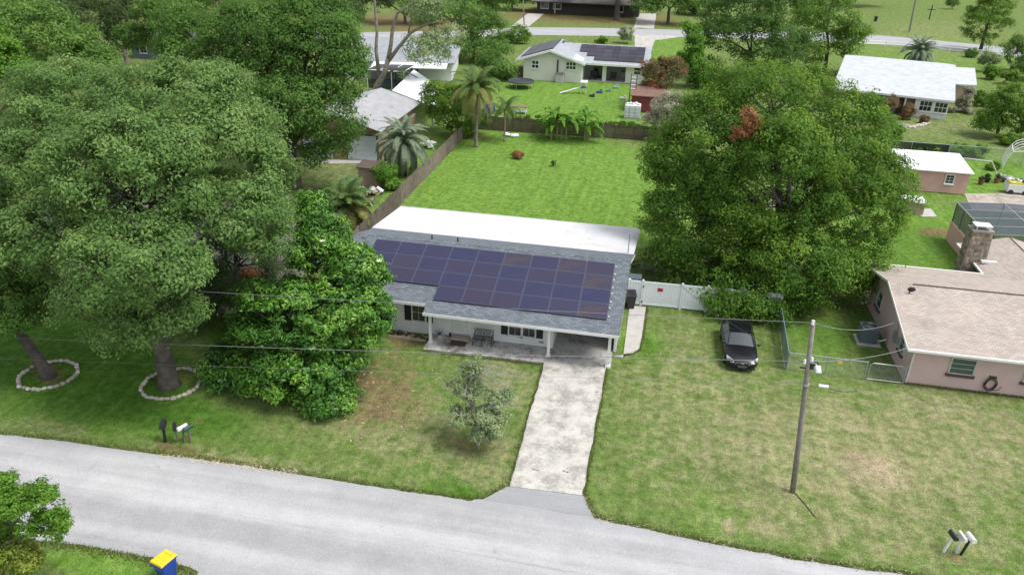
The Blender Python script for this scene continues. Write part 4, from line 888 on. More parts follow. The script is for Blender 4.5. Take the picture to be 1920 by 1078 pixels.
oakgrey = leafmat('grey_oak_leaf', (.042,.092,.023), (.13,.24,.064), (.31,.42,.14))
laurel = leafmat('laurel_leaf', (.025,.068,.011), (.085,.19,.025), (.28,.41,.056))
magn = leafmat('magnolia_leaf', (.018,.062,.010), (.062,.18,.02), (.22,.41,.056), tr=.15, rough=.42, spec=.3)
darkleaf = leafmat('dark_leaf', (.02,.044,.014), (.055,.10,.03), (.12,.17,.055))
bright = leafmat('bright_leaf', (.04,.115,.012), (.10,.23,.025), (.22,.36,.055))
yellowg = leafmat('yellow_green_leaf', (.08,.13,.02), (.18,.25,.04), (.36,.40,.08))
citrusl = leafmat('citrus_leaf', (.12,.19,.065), (.23,.32,.135), (.38,.44,.25))
deadl = leafmat('dead_leaf', (.15,.06,.025), (.29,.125,.055), (.42,.21,.10), tr=.2)
redfl = leafmat('red_blossom', (.05,.10,.03), (.14,.15,.055), (.52,.14,.13))
palefl = leafmat('pale_blossom', (.09,.14,.05), (.27,.29,.18), (.66,.58,.52))
varieg = leafmat('variegated_leaf', (.09,.14,.05), (.28,.34,.18), (.62,.65,.5))
# --- two front oaks on the left
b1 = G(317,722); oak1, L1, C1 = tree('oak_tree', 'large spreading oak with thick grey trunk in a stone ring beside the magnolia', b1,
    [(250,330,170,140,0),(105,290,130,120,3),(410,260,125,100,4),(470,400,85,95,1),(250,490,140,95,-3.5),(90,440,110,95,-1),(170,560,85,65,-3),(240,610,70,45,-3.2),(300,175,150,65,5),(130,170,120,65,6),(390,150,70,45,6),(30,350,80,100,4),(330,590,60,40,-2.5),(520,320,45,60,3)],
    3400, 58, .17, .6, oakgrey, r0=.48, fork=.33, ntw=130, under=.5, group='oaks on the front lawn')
b2 = G(92,706); tree('oak_tree', 'smaller oak with leaning trunk in a stone ring farthest from the magnolia', b2,
    [(40,540,85,65,0),(-30,470,90,95,1),(80,480,55,60,1),(-60,580,80,50,-1),(20,600,60,30,-1.5)], 800, 60, .15, .5, oak, r0=.31, fork=.42, lean=(-1.6,.3), ntw=60, under=.6, group='oaks on the front lawn')
# --- magnolia
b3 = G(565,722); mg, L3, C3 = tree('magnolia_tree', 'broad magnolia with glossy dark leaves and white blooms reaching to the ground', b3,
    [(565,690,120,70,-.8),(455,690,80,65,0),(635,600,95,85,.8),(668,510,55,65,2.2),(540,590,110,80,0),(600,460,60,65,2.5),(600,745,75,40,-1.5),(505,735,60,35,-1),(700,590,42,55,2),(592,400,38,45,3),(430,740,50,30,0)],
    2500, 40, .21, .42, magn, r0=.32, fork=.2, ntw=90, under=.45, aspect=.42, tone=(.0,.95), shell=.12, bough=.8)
blm = mat('magnolia_bloom', (.75,.72,.6), .6)
rb = random.Random(3)
for px, py in ((588,653),(456,640),(447,707),(536,704),(718,490),(604,455)):
    best = None
    for p, d, k, _t in C3:
        dd = p-CAMP; x_ = 960+FPX*(dd@cR)/(dd@cF); y_ = 539-FPX*(dd@cU)/(dd@cF); e = (x_-px)**2+(y_-py)**2+(dd@cF)*14
        if best is None or e < best[0]: best = (e, p)
    p = best[1]+(CAMP-best[1])/np.linalg.norm(CAMP-best[1])*.5; mb = MB()
    for a in range(7):
        an_ = a*2*math.pi/7; mb.add([p, p+np.array([math.cos(an_)*.12-.04*math.sin(an_), math.sin(an_)*.12+.04*math.cos(an_), .05]), p+np.array([math.cos(an_)*.17, math.sin(an_)*.17, .09]), p+np.array([math.cos(an_)*.12+.04*math.sin(an_), math.sin(an_)*.12-.04*math.cos(an_), .05])], [(0,1,2,3)])
    mb.build('bloom', blm, mg)
# --- dark cedar between oak and magnolia
b4 = G(455,610); cdr, L4, C4 = tree('cedar_tree', 'dark cedar with rust-brown dead sprays behind the magnolia', b4,
    [(450,480,85,85,0),(400,545,70,65,-.5),(500,540,60,70,0),(490,410,60,70,1),(400,450,55,70,.5),(360,560,55,50,0)], 900, 55, .15, .55, darkleaf, r0=.25, fork=.3, aspect=.3, under=.6)
for px, py in ((467,512),(358,487)):
    c = PY(px, py, b4[1]-3.2); Ld = [(c, np.array([.5,.45,.35]))]; crown('dead_foliage', Ld, 12, 34, .15, .28, deadl, cdr, .3, 1, .3, off=(b4[0], b4[1], 0))
# --- big laurel oak right
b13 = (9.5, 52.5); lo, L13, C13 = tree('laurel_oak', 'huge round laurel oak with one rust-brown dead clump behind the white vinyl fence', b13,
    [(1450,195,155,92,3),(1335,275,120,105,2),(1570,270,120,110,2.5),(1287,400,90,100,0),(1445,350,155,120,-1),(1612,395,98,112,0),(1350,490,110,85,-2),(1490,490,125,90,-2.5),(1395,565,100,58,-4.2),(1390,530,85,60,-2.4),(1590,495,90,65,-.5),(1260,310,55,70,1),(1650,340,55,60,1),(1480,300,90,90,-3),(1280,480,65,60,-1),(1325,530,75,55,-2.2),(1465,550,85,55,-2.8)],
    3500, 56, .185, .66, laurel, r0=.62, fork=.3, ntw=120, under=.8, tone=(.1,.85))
crown('low_bough', [lobe(1395,562,88,44,b13[1]-4.4),lobe(1345,545,60,38,b13[1]-3.4),lobe(1445,550,60,42,b13[1]-3.6),lobe(1395,520,80,40,b13[1]-3)], 330, 52, .185, .55, laurel, lo, under=.9, off=(*b13, 0), tone=(.1,.7), bough=.9)
c = PY(1404,232,b13[1]-2.6); crown('dead_foliage', [(c, np.array([1.0,.9,1.1])), (c+np.array([-.6,0,-.6]), np.array([.6,.6,.5]))], 60, 42, .19, .38, deadl, lo, .35, .7, .4, off=(*b13, 0))
# --- oak behind the garage
b5 = G(556,352); tree('oak_tree', 'dark heavy oak hanging over the brown garage doors', b5,
    [(480,75,110,80,3),(600,100,95,80,2),(560,190,105,70,0),(630,225,60,65,-.5),(380,80,90,70,4),(460,160,110,75,1),(330,45,50,50,6),(590,30,90,50,5),(500,225,80,50,-2),(590,285,40,25,-1),(650,150,50,55,1)],
    2300, 50, .24, .8, oak, r0=.5, fork=.3, ntw=70, under=.5, tone=(.1,.75))
# --- background trees: base by pixel, crown lobes by pixel
def bgtree(name, label, bpx, lobes_, nC, lm, leaf=.34, cr=1.1, per=42, r0=.35, group='trees around the far houses', **kw):
    bp = G(*bpx); return tree(name, label, bp, lobes_, nC, per, leaf, cr, lm, r0=r0, group=group, ntw=kw.pop('ntw', 25), **kw)
bgtree('shade_tree', 'tall grey-green tree at the wooded corner beyond the big left oak', (60,215), [(60,60,110,75,0),(150,110,80,50,-2),(10,30,80,60,3)], 620, oak)
bgtree('shade_tree', 'yellow-green tree peeking out behind the left shoulder of the big oak', (10,275), [(0,130,60,60,0),(60,160,50,40,0),(-40,90,50,60,2)], 380, bright, leaf=.3, cr=.9)
bgtree('shade_tree', 'dark bare-limbed tree next to the blue cottage', (240,128), [(240,25,60,40,0),(200,60,40,40,0),(285,40,40,40,1),(150,20,60,40,2)], 240, darkleaf, r0=.4, ntw=70, bm=barkpale)
bgtree('shade_tree', 'bushy tree filling the gap in front of the blue cottage', (190,160), [(180,130,55,35,0),(130,120,50,30,1)], 240, laurel, leaf=.3)
bgtree('shade_tree', 'deep green tree left of the blue cottage along the wood', (110,100), [(100,5,90,45,0),(20,-20,80,40,2)], 300, oak, leaf=.45, cr=1.5)
bgtree('shade_tree', 'tree with drooping top far behind the garage oak', (420,75), [(420,-10,100,50,0),(330,0,80,40,2)], 320, oak, leaf=.45, cr=1.5)
bgtree('shade_tree', 'dark tree shading the verge by the far road', (640,75), [(620,-10,50,35,0),(660,20,30,25,-2)], 170, darkleaf, leaf=.45, cr=1.4)
bgtree('shade_tree', 'broad dark tree behind the grey-roofed house', (890,112), [(850,30,70,45,0),(910,60,45,45,-1),(800,10,60,40,2),(880,95,50,35,-3),(930,95,30,30,-3)], 520, oak, leaf=.34, cr=1.2)
bgtree('shade_tree', 'tree standing by the driveway across the far road', (930,45), [(930,-5,45,28,0),(895,5,40,30,1)], 170, oak, leaf=.5, cr=1.5)
bgtree('shade_tree', 'tree with thick trunk on the shaded lawn before the dark house', (1156,38), [(1120,-25,90,28,0),(1190,-20,60,28,0)], 240, oak, leaf=.5, cr=1.5, r0=.7, fork=.72, bm=bark)
bgtree('shade_tree', 'tree with slim trunk beside the path of the dark house', (1252,46), [(1240,5,55,26,0),(1290,-5,45,30,0)], 200, oak, leaf=.5, cr=1.4, r0=.4, fork=.6)
bgtree('shade_tree', 'dark spreading tree behind the huge laurel oak', (1400,150), [(1390,50,85,75,0),(1450,85,75,60,-1),(1340,70,45,65,1),(1430,0,90,45,2)], 680, oak, tone=(0,.5))
bgtree('shade_tree', 'tree with light-tipped leaves on the lot beyond the laurel oak', (1545,135), [(1545,40,65,55,0),(1590,70,40,40,-1),(1510,90,50,45,-1),(1560,0,50,30,1)], 480, laurel)
bgtree('shade_tree', 'slim light green tree at the bend of the far road', (1838,95), [(1850,35,42,42,0),(1838,62,35,22,0),(1868,8,30,28,0)], 330, laurel, leaf=.3, cr=.8, fork=.45)
bgtree('shade_tree', 'round dark tree near the hedge of the ranch house', (1868,258), [(1885,200,40,40,0),(1860,228,30,26,-.5),(1905,225,30,30,0)], 420, laurel, leaf=.22, cr=.6, r0=.2)
bgtree('shade_tree', 'leafy tree at the roadside right of the ranch house', (1910,135), [(1905,95,28,32,0),(1925,120,30,30,0)], 230, oak, leaf=.26, cr=.7, r0=.2)
bgtree('shade_tree', 'grey-trunked tree in the shade past the far road crossing', (1010,-6), [(1000,-40,120,25,0)], 150, oak, leaf=.6, cr=2)
bgtree('shade_tree', 'tall dark tree rising beyond the far lawn', (1690,-25), [(1660,-50,60,30,0),(1570,-40,60,30,0)], 150, oak, leaf=.6, cr=2)
bgtree('shade_tree', 'tall pale-limbed tree with thin crown above the blue cottage', (330,150), [(300,25,50,40,0),(330,90,40,40,0),(250,70,40,35,0)], 300, oak, r0=.4, ntw=60, bm=barkpale)
bgtree('shade_tree', 'dark tree filling the wood edge behind the yellow-green tree', (20,160), [(40,20,80,40,0),(-30,60,70,50,0),(110,50,60,45,0)], 420, darkleaf, leaf=.4, cr=1.3)
bgtree('shade_tree', 'dense dark tree at the far road verge left of the twisted tree', (520,60), [(500,-5,80,35,0),(580,0,60,35,0)], 260, oak, leaf=.5, cr=1.6)
bgtree('shade_tree', 'shadowy tree by the verge right of the twisted limbs', (760,45), [(740,-5,60,26,0),(800,-5,50,24,0),(690,-8,40,22,0)], 230, darkleaf, leaf=.5, cr=1.5)
bgtree('shade_tree', 'dark tree over the lawn at the top edge behind the sedan', (1560,10), [(1580,-25,70,30,0),(1640,-30,50,25,0)], 180, oak, leaf=.6, cr=2)
bgtree('shade_tree', 'small round tree on the far lawn past the wooden cross', (1785,18), [(1785,5,10,12,0)], 60, oak, leaf=.3, cr=.6, r0=.12)
bgtree('shade_tree', 'tree with low crown shading the roof of the dark house', (1075,8), [(1060,-22,70,26,0),(1000,-25,60,24,0)], 220, darkleaf, leaf=.55, cr=1.6)
bgtree('shade_tree', 'dark crown overhanging the drive across the far road', (960,20), [(965,-12,50,24,0)], 150, darkleaf, leaf=.55, cr=1.6)
bgtree('shade_tree', 'shady tree right of the slim trunk by the dark house path', (1330,30), [(1320,0,50,30,0),(1290,20,30,20,0)], 220, darkleaf, leaf=.5, cr=1.4)
bgtree('shade_tree', 'spreading tree at the top of the far lawn behind the utility pole', (1700,-20), [(1690,-45,60,26,0)], 120, oak, leaf=.6, cr=2)
# far wood reads as one mass
FL = []
for px in range(-250, 1050, 55): FL.append(lobe(px, -26+10*math.sin(px), 60, 34, G(px, 12)[1]+18))
wd, _ = crown('far_wood', FL, 900, 26, .8, 2.2, darkleaf, None, under=.8); tag(wd, 'dark wood closing the view beyond the far road', 'wood', kind='stuff')
# --- twisted half-bare tree
tp = G(700,178); tw = thing('twisted_tree', 'half-bare tree with forked twisting pale limbs behind the garage', 'tree', tp)
W_ = lambda x, y, d=0: PY(x, y, tp[1]+d)
mb = MB()
mb.tube([(tp[0],tp[1],-.2),W_(708,160),W_(722,135),W_(728,110)], [.55,.48,.4,.34], 8)
mb.tube([W_(728,112),W_(733,85),W_(736,55),W_(745,25),W_(772,8),W_(795,-4)], [.32,.27,.24,.2,.14,.08], 7)
mb.tube([W_(726,118),W_(745,92),W_(770,62),W_(800,45),W_(830,40)], [.3,.26,.22,.15,.06], 7)
mb.tube([W_(712,150),W_(705,95),W_(707,60),W_(702,0),W_(701,-30)], [.3,.24,.2,.16,.1], 7)
mb.tube([W_(765,65),W_(772,30),W_(790,20)], [.12,.08,.04], 5); mb.tube([W_(770,8),W_(800,20),W_(815,50)], [.1,.07,.03], 5)
mb.tube([W_(722,140),W_(745,128),W_(762,135),W_(800,155),W_(818,182)], [.14,.12,.1,.08,.04], 5)
mb.build('trunk', barkpale, tw, smooth=True)
crown('crown', [lobe(800,95,55,38,tp[1]),lobe(840,75,35,25,tp[1]+1),lobe(800,20,40,25,tp[1]),lobe(790,170,26,18,tp[1]-1.5),lobe(750,140,20,10,tp[1]-1)], 210, 34, .3, .9, citrusl, tw, under=.8, off=(tp[0],tp[1],0))
# --- shrubs
def shrub(name, label, bpx, lobes_, nC, lm, leaf=.16, cr=.4, per=36, group=None, cat='shrub', **kw):
    bp = G(*bpx); return tree(name, label, bp, lobes_, nC, per, leaf, cr, lm, r0=kw.pop('r0', .06), ntw=kw.pop('ntw', 12), cat=cat, trunkname='stems', crownname='foliage', group=group, fork=kw.pop('fork', .2), under=.7, **kw)
shrub('bush', 'dense dark green bush in the corner behind the left wooden fence', (848,252), [(850,200,45,50,0),(880,225,35,35,0),(815,190,30,35,1)], 420, laurel, leaf=.24, cr=.6)
shrub('bush', 'rounded green bush by the far wooden fence end beside the far road', (970,82), [(972,66,22,18,0),(955,75,18,18,0)], 150, laurel, leaf=.3, cr=.7)
shrub('bush', 'overgrown bush on the fence line left of the trampoline', (925,150), [(925,120,35,32,0),(950,140,22,20,0)], 230, oak, leaf=.28, cr=.7)
shrub('crape_myrtle', 'crape myrtle covered in red blossom beside the far patio', (1232,200), [(1235,140,36,32,0),(1262,130,25,25,0),(1222,165,26,24,0)], 330, redfl, leaf=.22, cr=.55, cat='tree', tone=(.0,1.0))
shrub('crape_myrtle', 'pale pink flowering crape myrtle leaning on the laurel oak', (1245,262), [(1250,205,32,34,0),(1232,225,22,26,0),(1270,190,20,20,0)], 330, palefl, leaf=.2, cr=.5, cat='tree', tone=(.1,1.0))
shrub('vine_shrub', 'bright green vine-clad shrub between red crape myrtle and dark tree', (1300,165), [(1300,80,20,30,0),(1295,120,28,35,0),(1320,140,35,30,0),(1290,60,14,22,0)], 380, bright, leaf=.3, cr=.7)
shrub('bush', 'small variegated shrub at the front of the far cream house', (1176,82), [(1175,64,17,13,0)], 90, varieg, leaf=.3, cr=.5)
shrub('bush', 'tiny low green shrub next to the variegated one', (1127,82), [(1127,74,12,6,0)], 40, bright, leaf=.3, cr=.5)
shrub('bush', 'round shrub at the foot of the slim tree by the far road', (1822,108), [(1822,100,13,9,0)], 90, oak, leaf=.25, cr=.4)
shrub('bush', 'airy grey-green shrub behind the annexe of the ranch house', (1857,136), [(1855,112,18,16,0)], 130, citrusl, leaf=.24, cr=.5)
shrub('bush', 'leafy banana-like shrub in the bed behind the annexe', (1862,150), [(1862,135,14,12,0)], 80, bright, leaf=.35, cr=.5)
shrub('bush', 'low shrub beside the shaded bed right of the annexe', (1905,160), [(1905,145,28,12,0)], 120, laurel, leaf=.22, cr=.4)
shrub('flower_bush', 'reddish flowering bush by the porch of the ranch house', (1665,222), [(1668,196,14,20,0)], 120, redfl, leaf=.16, cr=.35)
shrub('flower_bush', 'bronze-leaved bush in the bed under the porch', (1705,225), [(1702,210,14,16,0)], 110, redfl, leaf=.15, cr=.32)
shrub('flower_bush', 'thin red cordyline at the end of the porch bed', (1732,232), [(1732,226,8,10,0)], 50, redfl, leaf=.2, cr=.25)
shrub('bush', 'dry brown bush beside the tan annexe wall', (1815,210), [(1818,180,12,18,0),(1808,195,14,12,0)], 110, palefl, leaf=.2, cr=.35)
shrub('bush', 'dark shrub between annexe and round dark tree', (1842,200), [(1838,182,14,14,0),(1848,196,16,14,0)], 130, laurel, leaf=.18, cr=.35)
shrub('bush', 'low flowering border shrub under the twin front windows', (1795,212), [(1800,208,26,7,0)], 90, palefl, leaf=.15, cr=.25)
shrub('bush', 'green shrub beside the dark porch of the ranch house', (1640,215), [(1632,190,16,14,0),(1655,222,14,10,0)], 110, laurel, leaf=.18, cr=.35)
shrub('bush', 'tangle of green under the laurel oak near the black mesh fence', (1690,272), [(1670,245,25,22,0),(1645,225,25,22,1)], 220, bright, leaf=.2, cr=.45)
shrub('bush', 'leafy shrub leaning on the small garden shed by the left fence', (724,352), [(722,325,26,20,0),(735,345,16,14,-.4)], 260, bright, leaf=.17, cr=.35)
shrub('bush', 'red-leaved mound shrub alone on the back lawn', (968,298), [(968,291,12,6,0)], 90, deadl, leaf=.12, cr=.2)
shrub('sapling', 'single thin green sapling on the back lawn', (1038,312), [(1038,305,3,6,0)], 14, laurel, leaf=.12, cr=.12, per=14)
shrub('bush', 'low dark shrub under the rear garden window of the pool lawn', (1858,318), [(1862,310,16,7,0)], 60, laurel, leaf=.2, cr=.3)
shrub('bush', 'round dark shrub under the far wire fence', (1890,272), [(1895,262,25,12,0)], 100, laurel, leaf=.2, cr=.4)
# clipped hedge
hA, hB = G(1722,293), G(1836,296); hl = [( (hA+(hB-hA)*f)+np.array([0,0,.75]), np.array([1.1,.75,.75])) for f in np.linspace(0,1,8)]
hg = thing('hedge', 'clipped bright hedge behind the black mesh fence', 'hedge', tuple((hA+hB)/2)); crown('foliage', hl, 420, 34, .17, .32, bright, hg, under=.5, off=tuple((hA+hB)/2))
# front corner shrub by the road
sb, _, _ = shrub('tree_shrub', 'leafy young tree at the near road edge left of the blue bin', (15,1100), [(30,940,42,26,0),(-5,915,34,34,.3),(75,928,32,16,.2),(85,985,44,18,-.2),(5,985,40,22,.3),(-30,960,45,36,.6),(112,962,18,10,-.2)], 640, bright, leaf=.12, cr=.24, r0=.1, bough=.4)
shrub('bush', 'yellow-green bush at the foot of the young roadside tree', (25,1095), [(20,1040,48,36,-.6),(55,1058,30,24,-.8),(-20,1030,40,35,-.3)], 330, yellowg, leaf=.11, cr=.25, per=40)
# citrus on the front lawn: half dead
bc = G(897,832); ct, LC, CC = tree('citrus_tree', 'small half-dead citrus with bare grey twigs beside the driveway', bc,
    [(880,690,30,28,.5),(865,725,26,22,.3),(915,785,38,34,-.4),(935,750,22,26,0),(855,780,30,14,-.4),(890,735,26,22,.2),(905,815,30,14,-.6),(845,720,14,14,.3)], 300, 36, .12, .25, citrusl, r0=.07, fork=.22, bm=twig, ntw=120, tone=(.35,.95))
rr_ = np.random.default_rng(5); mb = MB()
for k in range(130):
    c, rad = LC[rr_.integers(len(LC))]; d = unit(1)[0]; d[2] = abs(d[2])*.6; p = c+rad*d*rr_.uniform(.3, 1.1); e = p+d*rr_.uniform(.3,.9)+rr_.normal(0,.12,3)
    mb.tube([p, (p+e)/2+rr_.normal(0,.06,3), e], [.013,.009,.004], 3)
for px, py in ((950,690),(960,720),(980,715),(940,700),(820,790),(825,800),(965,735)):
    e = PY(px, py, bc[1]); s0 = LC[0][0] if py < 760 else LC[3][0]
    for q_ in range(5):
        e2_ = e+rr_.normal(0,.25,3); mb.tube([s0, (s0+e2_)/2+rr_.normal(0,.15,3), e2_], [.016,.011,.004], 3)
mb.build('bare_twigs', twig, ct)['kind'] = 'stuff'
# --- palms
def frond_mesh(name, L, droop, m, nl=30, w_=.34, ar=.35, thick=.045):
    """arching rachis along +X, leaflets both sides"""
    mb = MB(); pts = []
    for i in range(11):
        s = i/10; a = ar-droop*s*s; pts.append((s, a))
    P = [np.array([0., 0, 0])]
    for i in range(1, 11):
        a = ar+.5-(droop+.5)*(i/10)**1.3; P.append(P[-1]+np.array([math.cos(a), 0, math.sin(a)])*L/10)
    mb.tube(P, [.03*(1-i/11)+.004 for i in range(11)], 4)
    rr2 = random.Random(len(name)*7+int(L*10))
    for i in range(nl):
        s = .14+.86*i/(nl-1); k = min(int(s*10), 9); f = s*10-k; p = P[k]*(1-f)+P[min(k+1,10)]*f; tx = P[min(k+1,10)]-P[k]; tx /= np.linalg.norm(tx)
        ll = w_*L*.55*math.sin(math.pi*min(.97, .18+s*.78))**.7
        for sg in (-1, 1):
            d = tx*.55+np.array([0, sg*1.0, -.28-.2*rr2.random()]); d /= np.linalg.norm(d); q2 = p+d*ll*rr2.uniform(.85,1.15)
            mid = p+d*ll*.5+np.array([0,0,.05]); q2[2] -= .1*ll; u_ = tx*thick
            mb.add([p-u_*.4, p+u_*.4, mid+u_*.6, mid-u_*.6, q2], [(0,1,2,3),(3,2,4)])
    me = mb.mesh(name, m); a = me.attributes.new('v', 'FLOAT', 'POINT'); a.data.foreach_set('value', [rr2.uniform(.1,.9) for _ in me.vertices]); return me
palmg = leafmat('palm_leaf', (.05,.10,.025), (.10,.17,.045), (.18,.25,.08)); palmb = leafmat('blue_palm_leaf', (.11,.15,.10), (.21,.27,.18), (.34,.40,.28))
palmy = leafmat('yellowing_palm_leaf', (.10,.13,.03), (.22,.23,.07), (.34,.31,.12)); palmd = leafmat('dead_palm_leaf', (.16,.11,.065), (.30,.22,.14), (.42,.33,.22))
def palm(name, label, bpx, hgt, L, nf, lm, trunk_r=.18, dead=0, spread=(1.15, -.9), droop=1.3, group=None, mixm=None, wl=.34, th=.045, tm=None):
    bp = G(*bpx); t_ = thing(name, label, 'palm tree', bp, 0, group); rp_ = random.Random(int(bpx[0]))
    mb = MB(); mb.tube([(0,0,-.1),(.02,0,.3),(.06,.03,hgt*.5),(0,0,hgt)], [trunk_r*1.35,trunk_r*1.05,trunk_r*.95,trunk_r*1.15], 10); mb.build('trunk', tm or barkpale, t_, world=False, smooth=True)
    ms_ = [frond_mesh('frond', L*f, droop*g_, lm, w_=wl, thick=th) for f, g_ in ((1,.8),(.95,1.1),(1.05,1.35))]; mm = [frond_mesh('frond', L*f, droop*g_, mixm or lm, w_=wl, thick=th) for f, g_ in ((1,1.0),(.95,1.3))]
    for i in range(nf):
        f = i/max(1, nf-1); el = spread[0]+(spread[1]-spread[0])*f+rp_.uniform(-.12,.12); az = i*2.39996+rp_.uniform(-.2,.2)
        me_ = mm[i % 2] if (mixm and f > .6) else ms_[i % 3]
        o = link('frond', me_, t_, loc=(.08*math.cos(az),.08*math.sin(az),hgt), rot=(rp_.uniform(-.25,.25), -(el-.35), az)); o.scale = (1, 1, 1)
    if dead:
        md_ = frond_mesh('dead_frond', L*.95, .5, palmd, w_=wl*.6, ar=-.6)
        for i in range(dead):
            az = i*2.4+.5; o = link('dead_frond', md_, t_, loc=(.12*math.cos(az),.12*math.sin(az),hgt-.1), rot=(0, R(28)+rp_.uniform(-.1,.25), az))
    return t_
palm('queen_palm', 'tall queen palm with hanging brown dead fronds in the back lawn corner', (892,276), 6.3, 3.9, 30, palmg, .2, dead=9, spread=(1.3,-.45), droop=1.5, mixm=palmy, th=.10)
palm('queen_palm', 'slender young palm with drooping fronds next to the tall queen palm', (945,266), 3.6, 2.7, 13, palmg, .09, spread=(1.2,-.2), droop=1.7, th=.08)
palm('pindo_palm', 'silvery pindo palm with dense arching fronds beside the left fence', (757,328), 3.1, 3.5, 84, palmb, .3, spread=(1.45,-1.0), droop=1.35, wl=.26, th=.10, dead=3, tm=bark)
palm('cabbage_palm', 'short palm with yellowing fronds between magnolia and white flat roof', (655,432), 2.0, 2.9, 44, palmg, .26, spread=(1.4,-.8), droop=1.2, mixm=palmy, wl=.42, th=.09)
palm('pindo_palm', 'silvery palm standing behind the pale roof of the ranch house', (1716,128), 2.8, 3.8, 54, palmb, .35, spread=(1.4,-1.1), droop=1.25, wl=.28, th=.14, dead=8)
# --- banana clump: every leaf a part
bp = G(1062,262); bn = thing('banana_clump', 'clump of banana plants with broad torn leaves at the rear fence', 'banana plant', bp)
def banleaf(L):
    mb = MB(); n = 8; v = []
    for i in range(n+1):
        s = i/n; a = .9-1.9*s; wd_ = .26*math.sin(math.pi*min(.98, .06+s*.93))**.6
        v.append((s, wd_))
    P = [np.array([0., 0, 0])]
    for i in range(1, n+1): a = .95-1.7*(i/n); P.append(P[-1]+np.array([math.cos(a), 0, math.sin(a)])*L/n)
    vs_ = []
    for i in range(n+1): wd_ = v[i][1]; vs_ += [tuple(P[i]+np.array([0,-wd_,.07*wd_/.26])), tuple(P[i]), tuple(P[i]+np.array([0,wd_,.07*wd_/.26]))]
    fs = []
    for i in range(n): fs += [(3*i,3*i+3,3*i+4,3*i+1),(3*i+1,3*i+4,3*i+5,3*i+2)]
    mb.add(vs_, fs); me = mb.mesh('leaf', bright); a = me.attributes.new('v', 'FLOAT', 'POINT'); a.data.foreach_set('value', [random.uniform(.25,.8) for _ in me.vertices]); return me
bm_ = [banleaf(2.8), banleaf(2.2), banleaf(3.2)]
for k in range(11):
    x_, y_ = random.uniform(-2.4,2.6), random.uniform(-.7,.6); h = random.uniform(1.0,2.9)
    mb = MB(); mb.tube([(x_,y_,-.05),(x_,y_,h)], [.12,.07], 6); mb.build('stem', mat('banana_stem', (.22,.24,.09), .7), bn, world=False)
    for j in range(6): link('leaf', bm_[(k+j) % 3], bn, loc=(x_,y_,h), rot=(random.uniform(-.3,.3), random.uniform(-.35,.45), j*1.05+random.uniform(-.3,.3)+k))
# --- rough grass along road, drive and foundations: too many blades to count
def grass(name, label, strips, n, h, seed, cols):
    r = np.random.default_rng(seed); pos = []
    for (a, b_, w_, wt) in strips:
        k = int(n*wt); f = r.random(k); p = np.asarray(a)[None, :2]*(1-f[:, None])+np.asarray(b_)[None, :2]*f[:, None]; d = np.asarray(b_)[:2]-np.asarray(a)[:2]; L = np.linalg.norm(d); nn2 = np.array([-d[1], d[0]])/max(L, 1e-6)
        p = p+nn2[None, :]*(np.abs(r.normal(0, w_, k))*1.0)[:, None]; pos.append(p)
    p = np.concatenate(pos); k = len(p); az = r.uniform(0, 2*math.pi, k); hh = h*r.uniform(.4, 1.3, k); ln = r.uniform(.2, .8, k)*hh; wd_ = .016+.02*r.random(k)
    V = np.zeros((k, 3, 3), np.float32); dx = np.cos(az); dy = np.sin(az)
    V[:, 0, 0] = p[:, 0]-dy*wd_; V[:, 0, 1] = p[:, 1]+dx*wd_; V[:, 1, 0] = p[:, 0]+dy*wd_; V[:, 1, 1] = p[:, 1]-dx*wd_
    V[:, 2, 0] = p[:, 0]+dx*ln; V[:, 2, 1] = p[:, 1]+dy*ln; V[:, 2, 2] = hh
    me = bpy.data.meshes.new(name); me.vertices.add(3*k); me.vertices.foreach_set('co', V.ravel()); me.loops.add(3*k); me.loops.foreach_set('vertex_index', np.arange(3*k, dtype=np.int32)); me.polygons.add(k)
    me.polygons.foreach_set('loop_start', np.arange(0, 3*k, 3, dtype=np.int32)); me.polygons.foreach_set('loop_total', np.full(k, 3, np.int32)); me.update()
    a_ = me.attributes.new('v', 'FLOAT', 'POINT'); a_.data.foreach_set('value', np.repeat(r.random(k), 3).astype(np.float32)); me.materials.append(cols)
    return tag(link(name, me), label, 'grass', kind='stuff')
gl = leafmat('grass_blade', (.10,.14,.035), (.15,.20,.05), (.24,.27,.10), tr=.25, rough=.7, spec=.2)
st = []
def addstrip(pts, w_, dens):
    for a, b_ in zip(pts[:-1], pts[1:]): st.append((a, b_, w_, dens*np.linalg.norm(np.asarray(b_)[:2]-np.asarray(a)[:2])))
addstrip(top, .16, 1); addstrip(topR, .16, 1); addstrip([q_ for q_ in reversed(bot)], .2, 1.4); addstrip([p for p in reversed(dl)], .08, 1.0); addstrip([p for p in reversed(dr)], .08, 1.0)
addstrip([(-12.35,37.9,0),(-5,38.05,0)][::-1], .08, 1); addstrip([(X0,YF-.02,0),(XR,YF-.02,0)][::-1], .12, 1)
addstrip([pd[0],pd[1],pd[2],pd[3],pd[4]][::-1], .08, 1)
addstrip([(-12.35,39.6,0),(-18.4,39.6,0)], .12, .6)
grass('edge_grass', 'ragged grass blades fringing the road, driveway and walls', st, 170, .11, 3, gl)
